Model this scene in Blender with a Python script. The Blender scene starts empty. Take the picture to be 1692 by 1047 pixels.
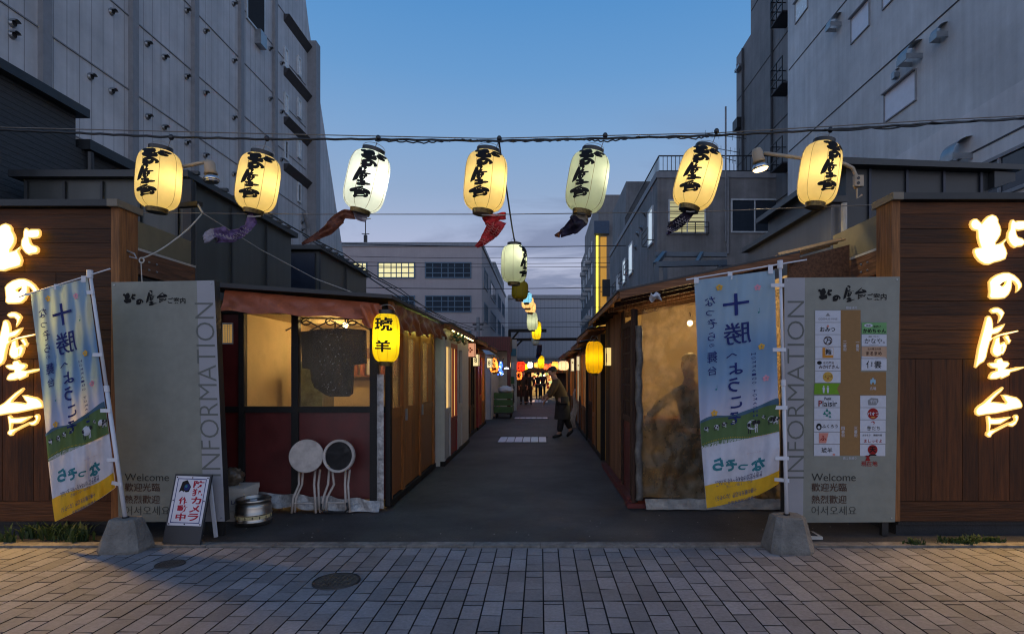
import bpy, bmesh, math, random
from mathutils import Vector, Matrix, noise as mnoise
from mathutils.geometry import tessellate_polygon
R = math.radians
S = bpy.context.scene
C = S.collection
# ------------------------------------------------------------------ camera
F, CX, CY, HC = 950.0, 893.0, 617.0, 1.55      # focal length and principal point in photo pixels, eye height
cd = bpy.data.cameras.new('camera'); cam = bpy.data.objects.new('camera', cd); C.objects.link(cam)
cam.location = (0, 0, HC); cam.rotation_euler = (R(90), 0, 0)
cd.sensor_width = 36; cd.lens = F / 1692 * 36
cd.shift_x = -47 / 1692; cd.shift_y = 93.5 / 1692
cd.clip_start = 0.05; cd.clip_end = 800
S.camera = cam
# ------------------------------------------------------------------ sky
W = bpy.data.worlds.new('World'); S.world = W; W.use_nodes = True
nt = W.node_tree; N = nt.nodes; L = nt.links
for n in list(N): N.remove(n)
def wn(t, **k):
    n = N.new(t)
    for a, v in k.items(): setattr(n, a, v)
    return n
out = wn('ShaderNodeOutputWorld'); bg = wn('ShaderNodeBackground')
sky = wn('ShaderNodeTexSky'); sky.sky_type = 'NISHITA'; sky.sun_disc = False
SUN_EL, SUN_AZ = 1.0, 205.0
sky.sun_elevation = R(SUN_EL); sky.sun_rotation = R(SUN_AZ); sky.air_density = 1.2; sky.ozone_density = 3
tc = wn('ShaderNodeTexCoord'); sep = wn('ShaderNodeSeparateXYZ'); L.new(tc.outputs['Generated'], sep.inputs[0])
ramp = wn('ShaderNodeValToRGB'); L.new(sep.outputs['Z'], ramp.inputs[0])
e = ramp.color_ramp.elements
e[0].position = 0.0; e[0].color = (0.60, 0.60, 0.70, 1)
e[1].position = 1.0; e[1].color = (0.035, 0.13, 0.34, 1)
for p, c in ((0.12, (0.55, 0.56, 0.70, 1)), (0.22, (0.42, 0.48, 0.67, 1)), (0.30, (0.29, 0.41, 0.62, 1)), (0.38, (0.215, 0.38, 0.64, 1)), (0.46, (0.14, 0.33, 0.63, 1)), (0.55, (0.09, 0.28, 0.60, 1)), (0.75, (0.06, 0.21, 0.48, 1))):
    q = e.new(p); q.color = c
mulk = wn('ShaderNodeMixRGB', blend_type='MULTIPLY'); mulk.inputs[0].default_value = 1; mulk.inputs[2].default_value = (0.10, 0.10, 0.10, 1)
L.new(sky.outputs[0], mulk.inputs[1])
mixs = wn('ShaderNodeMixRGB'); mixs.inputs[0].default_value = 0.94
L.new(mulk.outputs[0], mixs.inputs[1]); L.new(ramp.outputs[0], mixs.inputs[2])
# thin evening clouds low over the roofs: noise on the flat cloud layer
addz = wn('ShaderNodeMath', operation='ADD'); addz.inputs[1].default_value = 0.10; L.new(sep.outputs['Z'], addz.inputs[0])
dx = wn('ShaderNodeMath', operation='DIVIDE'); L.new(sep.outputs['X'], dx.inputs[0]); L.new(addz.outputs[0], dx.inputs[1])
dy = wn('ShaderNodeMath', operation='DIVIDE'); L.new(sep.outputs['Y'], dy.inputs[0]); L.new(addz.outputs[0], dy.inputs[1])
comb = wn('ShaderNodeCombineXYZ'); L.new(dx.outputs[0], comb.inputs[0]); L.new(dy.outputs[0], comb.inputs[1]); comb.inputs[2].default_value = 3.3
nz = wn('ShaderNodeTexNoise'); nz.inputs['Scale'].default_value = 1.15; nz.inputs['Detail'].default_value = 9; nz.inputs['Roughness'].default_value = 0.55
nz.inputs['Distortion'].default_value = 0.5
L.new(comb.outputs[0], nz.inputs['Vector'])
hx = wn('ShaderNodeMath', operation='MULTIPLY'); hx.inputs[1].default_value = 0.5; L.new(dx.outputs[0], hx.inputs[0]); L.new(hx.outputs[0], comb.inputs[0])
cr = wn('ShaderNodeValToRGB'); L.new(nz.outputs[0], cr.inputs[0])
cr.color_ramp.elements[0].position = 0.45; cr.color_ramp.elements[0].color = (0, 0, 0, 1)
cr.color_ramp.elements[1].position = 0.54; cr.color_ramp.elements[1].color = (1, 1, 1, 1)
el = wn('ShaderNodeValToRGB'); L.new(sep.outputs['Z'], el.inputs[0])
ee = el.color_ramp.elements
ee[0].position = 0.02; ee[0].color = (0.95, 0.95, 0.95, 1); ee[1].position = 0.42; ee[1].color = (0, 0, 0, 1)
q = ee.new(0.28); q.color = (0.65, 0.65, 0.65, 1)
cm = wn('ShaderNodeMath', operation='MULTIPLY'); L.new(cr.outputs[0], cm.inputs[0]); L.new(el.outputs[0], cm.inputs[1])
mc = wn('ShaderNodeMixRGB'); L.new(cm.outputs[0], mc.inputs[0]); L.new(mixs.outputs[0], mc.inputs[1]); mc.inputs[2].default_value = (0.17, 0.21, 0.34, 1)
# glow added to the unseen sky behind the camera, brightening facades and paving
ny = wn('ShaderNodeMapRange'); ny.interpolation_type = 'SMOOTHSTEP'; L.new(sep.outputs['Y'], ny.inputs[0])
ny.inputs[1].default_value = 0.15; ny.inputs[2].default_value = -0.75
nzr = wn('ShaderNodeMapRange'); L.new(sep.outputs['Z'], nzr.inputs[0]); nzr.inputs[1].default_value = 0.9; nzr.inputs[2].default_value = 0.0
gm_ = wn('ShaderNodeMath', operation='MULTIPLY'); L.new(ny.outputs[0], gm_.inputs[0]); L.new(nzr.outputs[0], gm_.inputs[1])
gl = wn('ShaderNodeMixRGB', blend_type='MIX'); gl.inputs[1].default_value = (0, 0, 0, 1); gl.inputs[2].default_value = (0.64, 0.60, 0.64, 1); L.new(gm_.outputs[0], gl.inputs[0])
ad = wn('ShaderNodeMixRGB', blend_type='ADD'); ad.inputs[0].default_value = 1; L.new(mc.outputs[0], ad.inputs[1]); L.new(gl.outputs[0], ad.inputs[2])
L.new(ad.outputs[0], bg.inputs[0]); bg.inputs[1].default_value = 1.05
L.new(bg.outputs[0], out.inputs[0])
# last light of the evening, low behind the camera
sd = bpy.data.lights.new('sun', 'SUN'); sun = bpy.data.objects.new('sun', sd); C.objects.link(sun)
sd.energy = 0.05; sd.angle = R(25); sd.color = (1, 0.85, 0.75)
sun.rotation_euler = (R(78), 0, R(25)); sun.location = (-6, -10, 20)
S.view_settings.view_transform = 'Standard'; S.view_settings.look = 'None'
S.view_settings.exposure = 0.0; S.view_settings.gamma = 1.0
S.cycles.use_denoising = True; S.cycles.filter_width = 1.15
S.cycles.max_bounces = 8; S.cycles.transparent_max_bounces = 16; S.cycles.sample_clamp_indirect = 4
rnd = random.Random(7)

# ------------------------------------------------------------------ helpers
def X(px, D): return (px - CX) / F * D
def Z(py, D): return HC - (py - CY) / F * D
def P(px, py, D): return Vector((X(px, D), D, Z(py, D)))
def DX(px, x): return F * x / (px - CX)           # depth at which the plane X = x crosses a photo column

MATS = {}
def mat(name, col, rough=0.7, metal=0.0, var=0.18, vs=6.0, bump=0.0, bs=40.0, island=0.0, streak=0.0, spec=0.5, stretch=None,
        emit=None, es=0.0, col2=None, transl=0.0, transp=0.0, blotch=0.0, bls=0.8):
    """procedural surface: base colour broken up by noise (and streaks), optional bump"""
    if name in MATS: return MATS[name]
    m = bpy.data.materials.new(name); m.use_nodes = True
    n = m.node_tree.nodes; l = m.node_tree.links
    b = n['Principled BSDF']; o = n['Material Output']
    b.inputs['Roughness'].default_value = rough; b.inputs['Metallic'].default_value = metal
    b.inputs['Specular IOR Level'].default_value = spec
    tcn = n.new('ShaderNodeTexCoord'); mp = n.new('ShaderNodeMapping'); l.new(tcn.outputs['Object'], mp.inputs[0])
    if stretch: mp.inputs['Scale'].default_value = stretch
    nzz = n.new('ShaderNodeTexNoise'); nzz.inputs['Scale'].default_value = vs; nzz.inputs['Detail'].default_value = 6; nzz.inputs['Roughness'].default_value = 0.62
    l.new(mp.outputs[0], nzz.inputs['Vector'])
    rp = n.new('ShaderNodeValToRGB'); l.new(nzz.outputs[0], rp.inputs[0])
    c1 = [max(0, c * (1 - var)) for c in col]; c2 = [min(1, c * (1 + var)) for c in (col2 or col)]
    rp.color_ramp.elements[0].position = 0.3; rp.color_ramp.elements[0].color = (*c1, 1)
    rp.color_ramp.elements[1].position = 0.7; rp.color_ramp.elements[1].color = (*c2, 1)
    cur = rp.outputs[0]
    def mult(fac_socket, lo, hi):
        nonlocal cur
        mr = n.new('ShaderNodeMapRange'); l.new(fac_socket, mr.inputs[0]); mr.inputs[3].default_value = lo; mr.inputs[4].default_value = hi
        mm = n.new('ShaderNodeMixRGB'); mm.blend_type = 'MULTIPLY'; mm.inputs[0].default_value = 1
        l.new(cur, mm.inputs[1]); l.new(mr.outputs[0], mm.inputs[2]); cur = mm.outputs[0]
    if island:
        g = n.new('ShaderNodeNewGeometry'); mult(g.outputs['Random Per Island'], 1 - island, 1 + island)
    if blotch:
        n4 = n.new('ShaderNodeTexNoise'); n4.inputs['Scale'].default_value = bls; n4.inputs['Detail'].default_value = 8; n4.inputs['Roughness'].default_value = 0.7; l.new(tcn.outputs['Object'], n4.inputs['Vector'])
        r4 = n.new('ShaderNodeValToRGB'); r4.color_ramp.elements[0].position = 0.36; r4.color_ramp.elements[1].position = 0.64; l.new(n4.outputs[0], r4.inputs[0]); mult(r4.outputs[0], 1 - blotch, 1 + blotch * .6)
    if streak:
        mp2 = n.new('ShaderNodeMapping'); l.new(tcn.outputs['Object'], mp2.inputs[0]); mp2.inputs['Scale'].default_value = (3, 3, 0.12)
        n2 = n.new('ShaderNodeTexNoise'); n2.inputs['Scale'].default_value = 2.2; n2.inputs['Detail'].default_value = 5; l.new(mp2.outputs[0], n2.inputs['Vector'])
        mult(n2.outputs[0], 1 - streak, 1 + streak)
    l.new(cur, b.inputs['Base Color'])
    if rough > 0.15:
        mr = n.new('ShaderNodeMapRange'); l.new(nzz.outputs[0], mr.inputs[0]); mr.inputs[3].default_value = max(0.05, rough - 0.12); mr.inputs[4].default_value = min(1, rough + 0.12)
        l.new(mr.outputs[0], b.inputs['Roughness'])
    if bump:
        n3 = n.new('ShaderNodeTexNoise'); n3.inputs['Scale'].default_value = bs; n3.inputs['Detail'].default_value = 5; l.new(mp.outputs[0], n3.inputs['Vector'])
        bp = n.new('ShaderNodeBump'); bp.inputs['Strength'].default_value = bump; bp.inputs['Distance'].default_value = 0.02
        l.new(n3.outputs[0], bp.inputs['Height']); l.new(bp.outputs[0], b.inputs['Normal'])
    if emit:
        b.inputs['Emission Color'].default_value = (*emit, 1); b.inputs['Emission Strength'].default_value = es
    shader = b.outputs[0]
    if transl:
        t = n.new('ShaderNodeBsdfTranslucent'); l.new(cur, t.inputs[0])
        mx = n.new('ShaderNodeMixShader'); mx.inputs[0].default_value = transl; l.new(shader, mx.inputs[1]); l.new(t.outputs[0], mx.inputs[2]); shader = mx.outputs[0]
    if transp:
        t = n.new('ShaderNodeBsdfTransparent')
        mx = n.new('ShaderNodeMixShader'); mx.inputs[0].default_value = transp; l.new(shader, mx.inputs[1]); l.new(t.outputs[0], mx.inputs[2]); shader = mx.outputs[0]
    l.new(shader, o.inputs[0])
    MATS[name] = m
    return m

def wood(name, col, rough=0.65, island=0.25, along='X', bump=0.35):
    st = {'X': (1.2, 14, 22), 'Z': (16, 16, 1.1), 'Y': (16, 1.1, 16)}[along]
    return mat(name, col, rough, var=0.5, vs=2.4, bump=bump, bs=3.5, island=island, stretch=st, spec=.25)

def seams(m, axis, step, width, dark=0.45, offset=0.0):
    """panel joints: thin dark lines every `step` metres along an object axis, sunk with bump"""
    n = m.node_tree.nodes; l = m.node_tree.links; b = n['Principled BSDF']
    tcn = n.new('ShaderNodeTexCoord'); sp = n.new('ShaderNodeSeparateXYZ'); l.new(tcn.outputs['Object'], sp.inputs[0])
    a = n.new('ShaderNodeMath'); a.operation = 'ADD'; a.inputs[1].default_value = 1000 * step + offset; l.new(sp.outputs[axis], a.inputs[0])
    f = n.new('ShaderNodeMath'); f.operation = 'MODULO'; f.inputs[1].default_value = step; l.new(a.outputs[0], f.inputs[0])
    g = n.new('ShaderNodeMath'); g.operation = 'GREATER_THAN'; g.inputs[1].default_value = width; l.new(f.outputs[0], g.inputs[0])
    mr = n.new('ShaderNodeMapRange'); l.new(g.outputs[0], mr.inputs[0]); mr.inputs[3].default_value = dark; mr.inputs[4].default_value = 1
    src = b.inputs['Base Color'].links[0].from_socket
    mm = n.new('ShaderNodeMixRGB'); mm.blend_type = 'MULTIPLY'; mm.inputs[0].default_value = 1
    l.new(src, mm.inputs[1]); l.new(mr.outputs[0], mm.inputs[2]); l.new(mm.outputs[0], b.inputs['Base Color'])
    return m

def emis(name, col, s):
    if name in MATS: return MATS[name]
    m = bpy.data.materials.new(name); m.use_nodes = True
    b = m.node_tree.nodes['Principled BSDF']
    b.inputs['Base Color'].default_value = (*[min(1, c * 0.8) for c in col], 1); b.inputs['Roughness'].default_value = 0.6
    b.inputs['Emission Color'].default_value = (*col, 1); b.inputs['Emission Strength'].default_value = s
    MATS[name] = m; return m

def flat(name, col, rough=0.6):      # printed ink
    return mat(name, col, rough, var=0.06, vs=30, spec=0.15)

class MB:
    """collects geometry (world coordinates) and links it as ONE mesh object"""
    def __init__(s): s.v = []; s.f = []; s.m = []; s.mats = []
    def mi(s, m):
        if m not in s.mats: s.mats.append(m)
        return s.mats.index(m)
    def poly(s, pts, m):
        k = len(s.v); s.v += [Vector(p) for p in pts]; s.f.append(tuple(range(k, k + len(pts)))); s.m.append(s.mi(m))
    def mesh(s, vs, fs, m):
        k = len(s.v); s.v += [Vector(p) for p in vs]; i = s.mi(m)
        for f in fs: s.f.append(tuple(k + a for a in f)); s.m.append(i)
    def hexa(s, p, m):     # 8 corners: bottom 0-3, top 4-7
        s.mesh(p, [(3, 2, 1, 0), (4, 5, 6, 7), (0, 1, 5, 4), (1, 2, 6, 5), (2, 3, 7, 6), (3, 0, 4, 7)], m)
    def box(s, x0, x1, y0, y1, z0, z1, m):
        s.hexa([(x0, y0, z0), (x1, y0, z0), (x1, y1, z0), (x0, y1, z0), (x0, y0, z1), (x1, y0, z1), (x1, y1, z1), (x0, y1, z1)], m)
    def bar(s, a, b, w, h, m, up=(0, 0, 1)):
        a = Vector(a); b = Vector(b); d = (b - a).normalized(); u = Vector(up)
        if abs(d.dot(u)) > 0.98: u = Vector((0, 1, 0))
        r = d.cross(u).normalized() * w / 2; u = r.cross(d).normalized() * h / 2
        s.hexa([a - r - u, a + r - u, b + r - u, b - r - u, a - r + u, a + r + u, b + r + u, b - r + u], m)
    def tube(s, path, r, m, n=8, flat_=1.0, up=(0, 1, 0), cap=True):
        path = [Vector(p) for p in path]; rs = r if isinstance(r, (list, tuple)) else [r] * len(path)
        k = len(s.v); i = s.mi(m); pu = Vector(up)
        for j, p in enumerate(path):
            d = (path[min(j + 1, len(path) - 1)] - path[max(j - 1, 0)]).normalized()
            a = d.cross(pu)
            if a.length < 1e-3: a = d.cross(Vector((1, 0, 0.3)))
            a.normalize(); b = a.cross(d).normalized()
            for q in range(n):
                t = 2 * math.pi * q / n
                s.v.append(p + a * math.cos(t) * rs[j] + b * math.sin(t) * rs[j] * flat_)
        for j in range(len(path) - 1):
            for q in range(n):
                s.f.append((k + j * n + q, k + j * n + (q + 1) % n, k + (j + 1) * n + (q + 1) % n, k + (j + 1) * n + q)); s.m.append(i)
        if cap:
            s.f.append(tuple(k + q for q in range(n))[::-1]); s.m.append(i)
            s.f.append(tuple(k + (len(path) - 1) * n + q for q in range(n))); s.m.append(i)
    def lathe(s, prof, m, c=(0, 0, 0), n=24, a0=0, a1=2 * math.pi, axis=None):
        """profile of (radius, height) turned round an axis through c"""
        c = Vector(c); k = len(s.v); i = s.mi(m)
        ax = Vector(axis or (0, 0, 1)).normalized(); u = ax.orthogonal().normalized() if axis else Vector((1, 0, 0)); w = ax.cross(u)
        for r, h in prof:
            for q in range(n):
                t = a0 + (a1 - a0) * q / n
                s.v.append(c + u * r * math.cos(t) + w * r * math.sin(t) + ax * h)
        for j in range(len(prof) - 1):
            for q in range(n):
                s.f.append((k + j * n + q, k + j * n + (q + 1) % n, k + (j + 1) * n + (q + 1) % n, k + (j + 1) * n + q)); s.m.append(i)
        for j, rev in ((0, True), (len(prof) - 1, False)):
            if prof[j][0] > 1e-5:
                f = tuple(k + j * n + q for q in range(n)); s.f.append(f[::-1] if rev else f); s.m.append(i)
    def grid(s, fn, nu, nv, m):
        k = len(s.v); i = s.mi(m)
        for a in range(nu + 1):
            for b in range(nv + 1): s.v.append(Vector(fn(a / nu, b / nv)))
        for a in range(nu):
            for b in range(nv):
                q = k + a * (nv + 1) + b; s.f.append((q, q + nv + 1, q + nv + 2, q + 1)); s.m.append(i)
    def ball(s, c, r, m, n=12, sc=(1, 1, 1)):
        c = Vector(c); k = len(s.v); i = s.mi(m); h = n // 2
        for a in range(h + 1):
            for q in range(n):
                t = math.pi * a / h; u = 2 * math.pi * q / n
                s.v.append(c + Vector((r * sc[0] * math.sin(t) * math.cos(u), r * sc[1] * math.sin(t) * math.sin(u), r * sc[2] * math.cos(t))))
        for a in range(h):
            for q in range(n):
                s.f.append((k + a * n + q, k + (a + 1) * n + q, k + (a + 1) * n + (q + 1) % n, k + a * n + (q + 1) % n)); s.m.append(i)
    def shape(s, vs, tris, fn, m, step=None):
        """flat 2-D triangles laid on a surface by fn(u, v)"""
        i = s.mi(m)
        st = [tuple(Vector(vs[a]) for a in t) for t in tris]
        while st:
            t = st.pop()
            if step:
                ls = [(t[(a + 1) % 3] - t[a]).length for a in range(3)]; a = ls.index(max(ls))
                if ls[a] > step:
                    mid = (t[a] + t[(a + 1) % 3]) / 2
                    st.append((t[a], mid, t[(a + 2) % 3])); st.append((mid, t[(a + 1) % 3], t[(a + 2) % 3])); continue
            k = len(s.v); s.v += [Vector(fn(p[0], p[1])) for p in t]; s.f.append((k, k + 1, k + 2)); s.m.append(i)
    def build(s, name, parent=None, smooth=False, **tags):
        off = Vector()
        if parent is None:
            lo = Vector([min(v[a] for v in s.v) for a in range(3)]); hi = Vector([max(v[a] for v in s.v) for a in range(3)])
            off = Vector(((lo.x + hi.x) / 2, (lo.y + hi.y) / 2, lo.z))
        else:
            q = parent
            while q: off = off + q.location; q = q.parent
        me = bpy.data.meshes.new(name); me.from_pydata([v - off for v in s.v], [], s.f)
        for m in s.mats: me.materials.append(m)
        me.polygons.foreach_set('material_index', s.m)
        if smooth: me.polygons.foreach_set('use_smooth', [True] * len(s.f))
        me.update()
        o = bpy.data.objects.new(name, me); C.objects.link(o)
        if parent: o.parent = parent
        else: o.location = off
        for a, v in tags.items(): o[a] = v
        return o

def thing(name, label, cat, loc, group=None):
    o = bpy.data.objects.new(name, None); C.objects.link(o); o.location = loc; o.empty_display_size = 0.1
    o['label'] = label; o['category'] = cat
    if group: o['group'] = group
    return o
def lamp(name, loc, power, col, parent=None, radius=0.04, spot=None, aim=None):
    d = bpy.data.lights.new(name, 'SPOT' if spot else 'POINT'); d.energy = power; d.color = col; d.shadow_soft_size = radius
    o = bpy.data.objects.new(name, d); C.objects.link(o); off = Vector(); q = parent
    while q: off = off + q.location; q = q.parent
    o.location = Vector(loc) - off; o.parent = parent
    if spot: d.spot_size = R(spot); d.spot_blend = 0.6
    if aim: o.rotation_euler = Vector(aim).to_track_quat('-Z', 'Y').to_euler()
    return o
def dup(root, loc, rz=None):
    r = root.copy(); C.objects.link(r); r.location = loc
    if rz is not None: r.rotation_euler = (0, 0, rz)
    for ch in list(root.children):
        c = ch.copy(); C.objects.link(c); c.parent = r
        for g in ch.children:
            d = g.copy(); C.objects.link(d); d.parent = c
    return r

# ---- writing
_T = {}
def text2d(body, bold=0.0):
    key = (body, bold)
    if key in _T: return _T[key]
    cu = bpy.data.curves.new('t', 'FONT'); cu.body = body; cu.resolution_u = 3; cu.fill_mode = 'FRONT'; cu.offset = bold
    o = bpy.data.objects.new('t', cu); C.objects.link(o)
    dg = bpy.context.evaluated_depsgraph_get(); dg.update()
    me = bpy.data.meshes.new_from_object(o.evaluated_get(dg))
    vs = [(v.co.x, v.co.y) for v in me.vertices]; me.calc_loop_triangles()
    ts = [tuple(t.vertices) for t in me.loop_triangles]
    bpy.data.objects.remove(o); bpy.data.curves.remove(cu); bpy.data.meshes.remove(me)
    _T[key] = (vs, ts); return _T[key]
def fit(vs, x0, y0, x1, y1, keep=True, mirror=False, rot=0):
    """scale 2-D points into a box (y up)"""
    if rot:
        ca, sa = math.cos(rot), math.sin(rot); vs = [(x * ca - y * sa, x * sa + y * ca) for x, y in vs]
    ax = min(v[0] for v in vs); bx = max(v[0] for v in vs); ay = min(v[1] for v in vs); by = max(v[1] for v in vs)
    sx = (x1 - x0) / max(1e-6, bx - ax); sy = (y1 - y0) / max(1e-6, by - ay)
    if keep: sx = sy = min(sx, sy)
    cx, cy = (x0 + x1) / 2, (y0 + y1) / 2; mx, my = (ax + bx) / 2, (ay + by) / 2
    k = -1 if mirror else 1
    return [(cx + k * (x - mx) * sx, cy + (y - my) * sy) for x, y in vs]
def write(mb, body, box, fn, m, bold=0.0, keep=True, mirror=False, rot=0, step=None):
    vs, ts = text2d(body, bold)
    if not vs: return
    mb.shape(fit(vs, *box, keep=keep, mirror=mirror, rot=rot), ts, fn, m, step)
def write_v(mb, body, box, fn, m, bold=0.0, mirror=False, step=None, keep=True):
    """vertical writing, one cell per character"""
    x0, y0, x1, y1 = box; n = len(body); h = (y1 - y0) / n
    for i, ch in enumerate(body):
        if ch == ' ': continue
        p = 0.16 if ch in 'っょゃュ。' else 0.05
        write(mb, ch, (x0, y1 - (i + 1) * h + h * p, x1, y1 - i * h - h * p), fn, m, bold, keep, mirror, 0, step)
def disc2d(cx, cy, rx, ry, n=20): 
    return [(cx + rx * math.cos(2 * math.pi * i / n), cy + ry * math.sin(2 * math.pi * i / n)) for i in range(n)]
def poly2d(mb, pts, fn, m, holes=(), step=None):
    loops = [[Vector((p[0], p[1], 0)) for p in pts]] + [[Vector((p[0], p[1], 0)) for p in h] for h in holes]
    ts = tessellate_polygon(loops); vs = [p for lp in loops for p in lp]
    mb.shape([(p.x, p.y) for p in vs], ts, fn, m, step)

# the brush-written name of the food-stall street, outlined in photo pixels (x right, y down)
def _s(pts, k, dy, dx=0, ex=0, ey=0): return [((x + ex) / k + dx, (y + ey) / k + dy) for x, y in pts]
LOGO = {}
LOGO['kita'] = [(_s([(68,200),(80,160),(110,140),(145,138),(175,165),(195,190),(225,145),(265,108),(310,92),(355,110),(378,145),(378,175),(400,220),(410,265),(403,315),(378,360),(350,400),(348,415),(395,400),(435,375),(462,352),(462,374),(440,400),(440,420),(462,465),(475,515),(455,575),(400,598),(330,615),(275,638),(225,635),(165,600),(125,550),(107,500),(112,468),(140,452),(185,448),(165,405),(150,340),(148,270),(105,262),(78,235)], 6.54, 0), []),
    (_s([(255,215),(270,178),(292,172),(318,195),(335,185),(425,185),(440,210),(438,255),(415,285),(350,295),(318,285),(328,330),(345,360),(390,375),(415,400),(412,440),(385,465),(335,470),(308,482),(270,460),(240,420),(222,370),(228,315),(250,275)], 6.54, 0, 0, 245, -25), [])]
LOGO['no'] = [(_s([(272,820),(300,780),(360,740),(430,718),(490,718),(550,745),(600,790),(632,840),(632,875),(605,910),(568,938),(575,895),(572,860),(545,825),(522,812),(525,860),(515,910),(490,960),(445,1000),(380,1008),(300,1008),(272,985),(278,930)], 6.54, 0), [_s([(385,855),(420,825),(465,808),(460,840),(425,880)], 6.54, 0)])]
LOGO['ya'] = [(_s([(302,165),(320,140),(360,122),(400,122),(445,145),(475,185),(455,230),(425,275),(400,305),(412,255),(412,220),(385,192),(335,195)], 6.98, 150), []),
    (_s([(258,235),(285,217),(310,225),(330,260),(340,310),(338,368),(390,345),(440,325),(480,312),(465,345),(430,395),(390,425),(330,440),(320,470),(345,475),(305,520),(280,610),(262,700),(235,750),(185,780),(145,822),(128,810),(145,710),(165,590),(190,490),(220,380)], 6.98, 150), []),
    (_s([(325,478),(405,435),(500,412),(625,388),(632,400),(540,425),(420,452),(350,485)], 6.98, 150), []),
    (_s([(355,478),(410,458),(415,520),(418,545),(450,525),(470,515),(480,540),(497,560),(480,620),(450,670),(430,665),(425,680),(380,698),(340,680),(315,640),(320,590),(340,530)], 6.98, 150), [_s([(428,570),(446,572),(440,635),(426,635)], 6.98, 150)]),
    (_s([(455,465),(490,440),(515,450),(525,485),(543,505),(520,545),(500,548),(486,512)], 6.98, 150), []),
    (_s([(272,775),(300,758),(360,755),(355,735),(380,712),(430,705),(450,740),(500,745),(522,770),(510,800),(465,830),(530,828),(600,812),(685,805),(688,820),(620,848),(530,872),(520,905),(470,930),(430,948),(412,935),(370,952),(310,955),(280,940),(290,900),(320,865),(372,850),(375,832),(320,825),(285,800)], 6.98, 150), [])]
LOGO['dai'] = [(_s([(198,520),(215,465),(260,415),(350,360),(440,275),(540,185),(620,130),(680,92),(700,115),(660,170),(590,230),(500,320),(475,355),(540,348),(640,360),(725,375),(740,360),(700,310),(680,270),(655,230),(740,225),(830,250),(920,270),(980,320),(1015,380),(1022,430),(1000,460),(930,475),(850,490),(720,520),(560,555),(400,572),(260,598),(215,570)], 10.47, 290), []),
    (_s([(400,605),(440,590),(465,610),(475,635),(560,635),(690,620),(800,605),(825,615),(760,660),(640,735),(560,745),(470,745),(470,780),(448,845),(540,820),(640,770),(770,710),(830,700),(880,670),(880,640),(855,610),(890,575),(925,570),(950,600),(945,660),(905,740),(850,780),(810,780),(770,760),(640,825),(540,880),(490,920),(470,960),(430,965),(385,930),(385,895),(415,860),(415,760),(405,680)], 10.47, 290), [])]
def logo_box(mb, key, box, fn, m, step=None, grow=0.0):
    """one brush character fitted to a box (y up)"""
    al = [p for o, hs in LOGO[key] for p in o]
    ax = min(p[0] for p in al); bx = max(p[0] for p in al); ay = min(p[1] for p in al); by = max(p[1] for p in al)
    x0, y0, x1, y1 = box
    t = lambda p: (x0 + (p[0] - ax) / (bx - ax) * (x1 - x0), y1 - (p[1] - ay) / (by - ay) * (y1 - y0))
    for o, hs in LOGO[key]:
        poly2d(mb, offset_loop([t(p) for p in o], grow) if grow else [t(p) for p in o], fn, m, [[t(p) for p in h] for h in hs], step)
def offset_loop(pts, d):
    """move an outline outwards (d > 0) or inwards"""
    n = len(pts); a = sum(pts[i][0] * pts[(i + 1) % n][1] - pts[(i + 1) % n][0] * pts[i][1] for i in range(n))
    sg = 1 if a > 0 else -1; o = []
    for i in range(n):
        p0, p1, p2 = Vector(pts[i - 1]), Vector(pts[i]), Vector(pts[(i + 1) % n])
        e1 = (p1 - p0); e2 = (p2 - p1); n1 = Vector((e1.y, -e1.x)); n2 = Vector((e2.y, -e2.x))
        nn = (n1.normalized() + n2.normalized())
        nn = nn.normalized() if nn.length > 1e-4 else n1.normalized()
        o.append(tuple(p1 + nn * d * sg))
    return o

# ---- people: one continuous body grown from a skeleton, clothing as shells of its own
def skin(name, joints, edges, parent, m, root=0, sub=2):
    off = Vector(); q = parent
    while q: off = off + q.location; q = q.parent
    me = bpy.data.meshes.new(name); me.from_pydata([Vector(j[0]) - off for j in joints], edges, [])
    o = bpy.data.objects.new(name, me); C.objects.link(o)
    sk = o.modifiers.new('s', 'SKIN'); o.modifiers.new('u', 'SUBSURF').levels = sub
    sk.use_smooth_shade = True
    for i, j in enumerate(joints):
        r = j[1] if isinstance(j[1], tuple) else (j[1], j[1])
        me.skin_vertices[0].data[i].radius = r; me.skin_vertices[0].data[i].use_root = (i == root)
    dg = bpy.context.evaluated_depsgraph_get(); dg.update()
    m2 = bpy.data.meshes.new_from_object(o.evaluated_get(dg)); o.modifiers.clear(); o.data = m2
    m2.materials.clear(); m2.materials.append(m); m2.polygons.foreach_set('use_smooth', [True] * len(m2.polygons))
    o.parent = parent; return o
# ------------------------------------------------------------------ ground
def struct(mb, name): return mb.build(name, kind='structure')
m_asph = mat('asphalt', (0.060, 0.056, 0.054), 0.6, var=0.4, vs=55, bump=0.8, bs=180, blotch=.55, bls=.9)
m_soil = mat('soil', (0.03, 0.03, 0.03), 0.9, var=0.4, vs=5, bump=0.4)
g = MB(); g.poly([(-300, -60, -0.03), (300, -60, -0.03), (300, 600, -0.03), (-300, 600, -0.03)], m_soil); struct(g, 'ground')
g = MB()
def asp(u, v):
    x = -14 + 28 * u; y = 5.27 + 75 * v
    return (x, y, 0.006 * mnoise.noise(Vector((x * 0.8, y * 0.8, 0))) - 0.004)
g.grid(asp, 60, 120, m_asph); struct(g, 'alley_road')
m_pav = mat('paver', (0.215, 0.208, 0.222), 0.62, var=0.22, vs=40, bump=0.5, bs=220, island=0.25, blotch=.22, bls=1.1)
m_joint = mat('joint_sand', (0.012, 0.012, 0.012), 0.95)
g = MB(); g.poly([(-9, -4, -0.018), (9, -4, -0.018), (9, 5.15, -0.018), (-9, 5.15, -0.018)], m_joint)
CW, RL = 0.1345, 0.596
r2 = random.Random(3)
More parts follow.
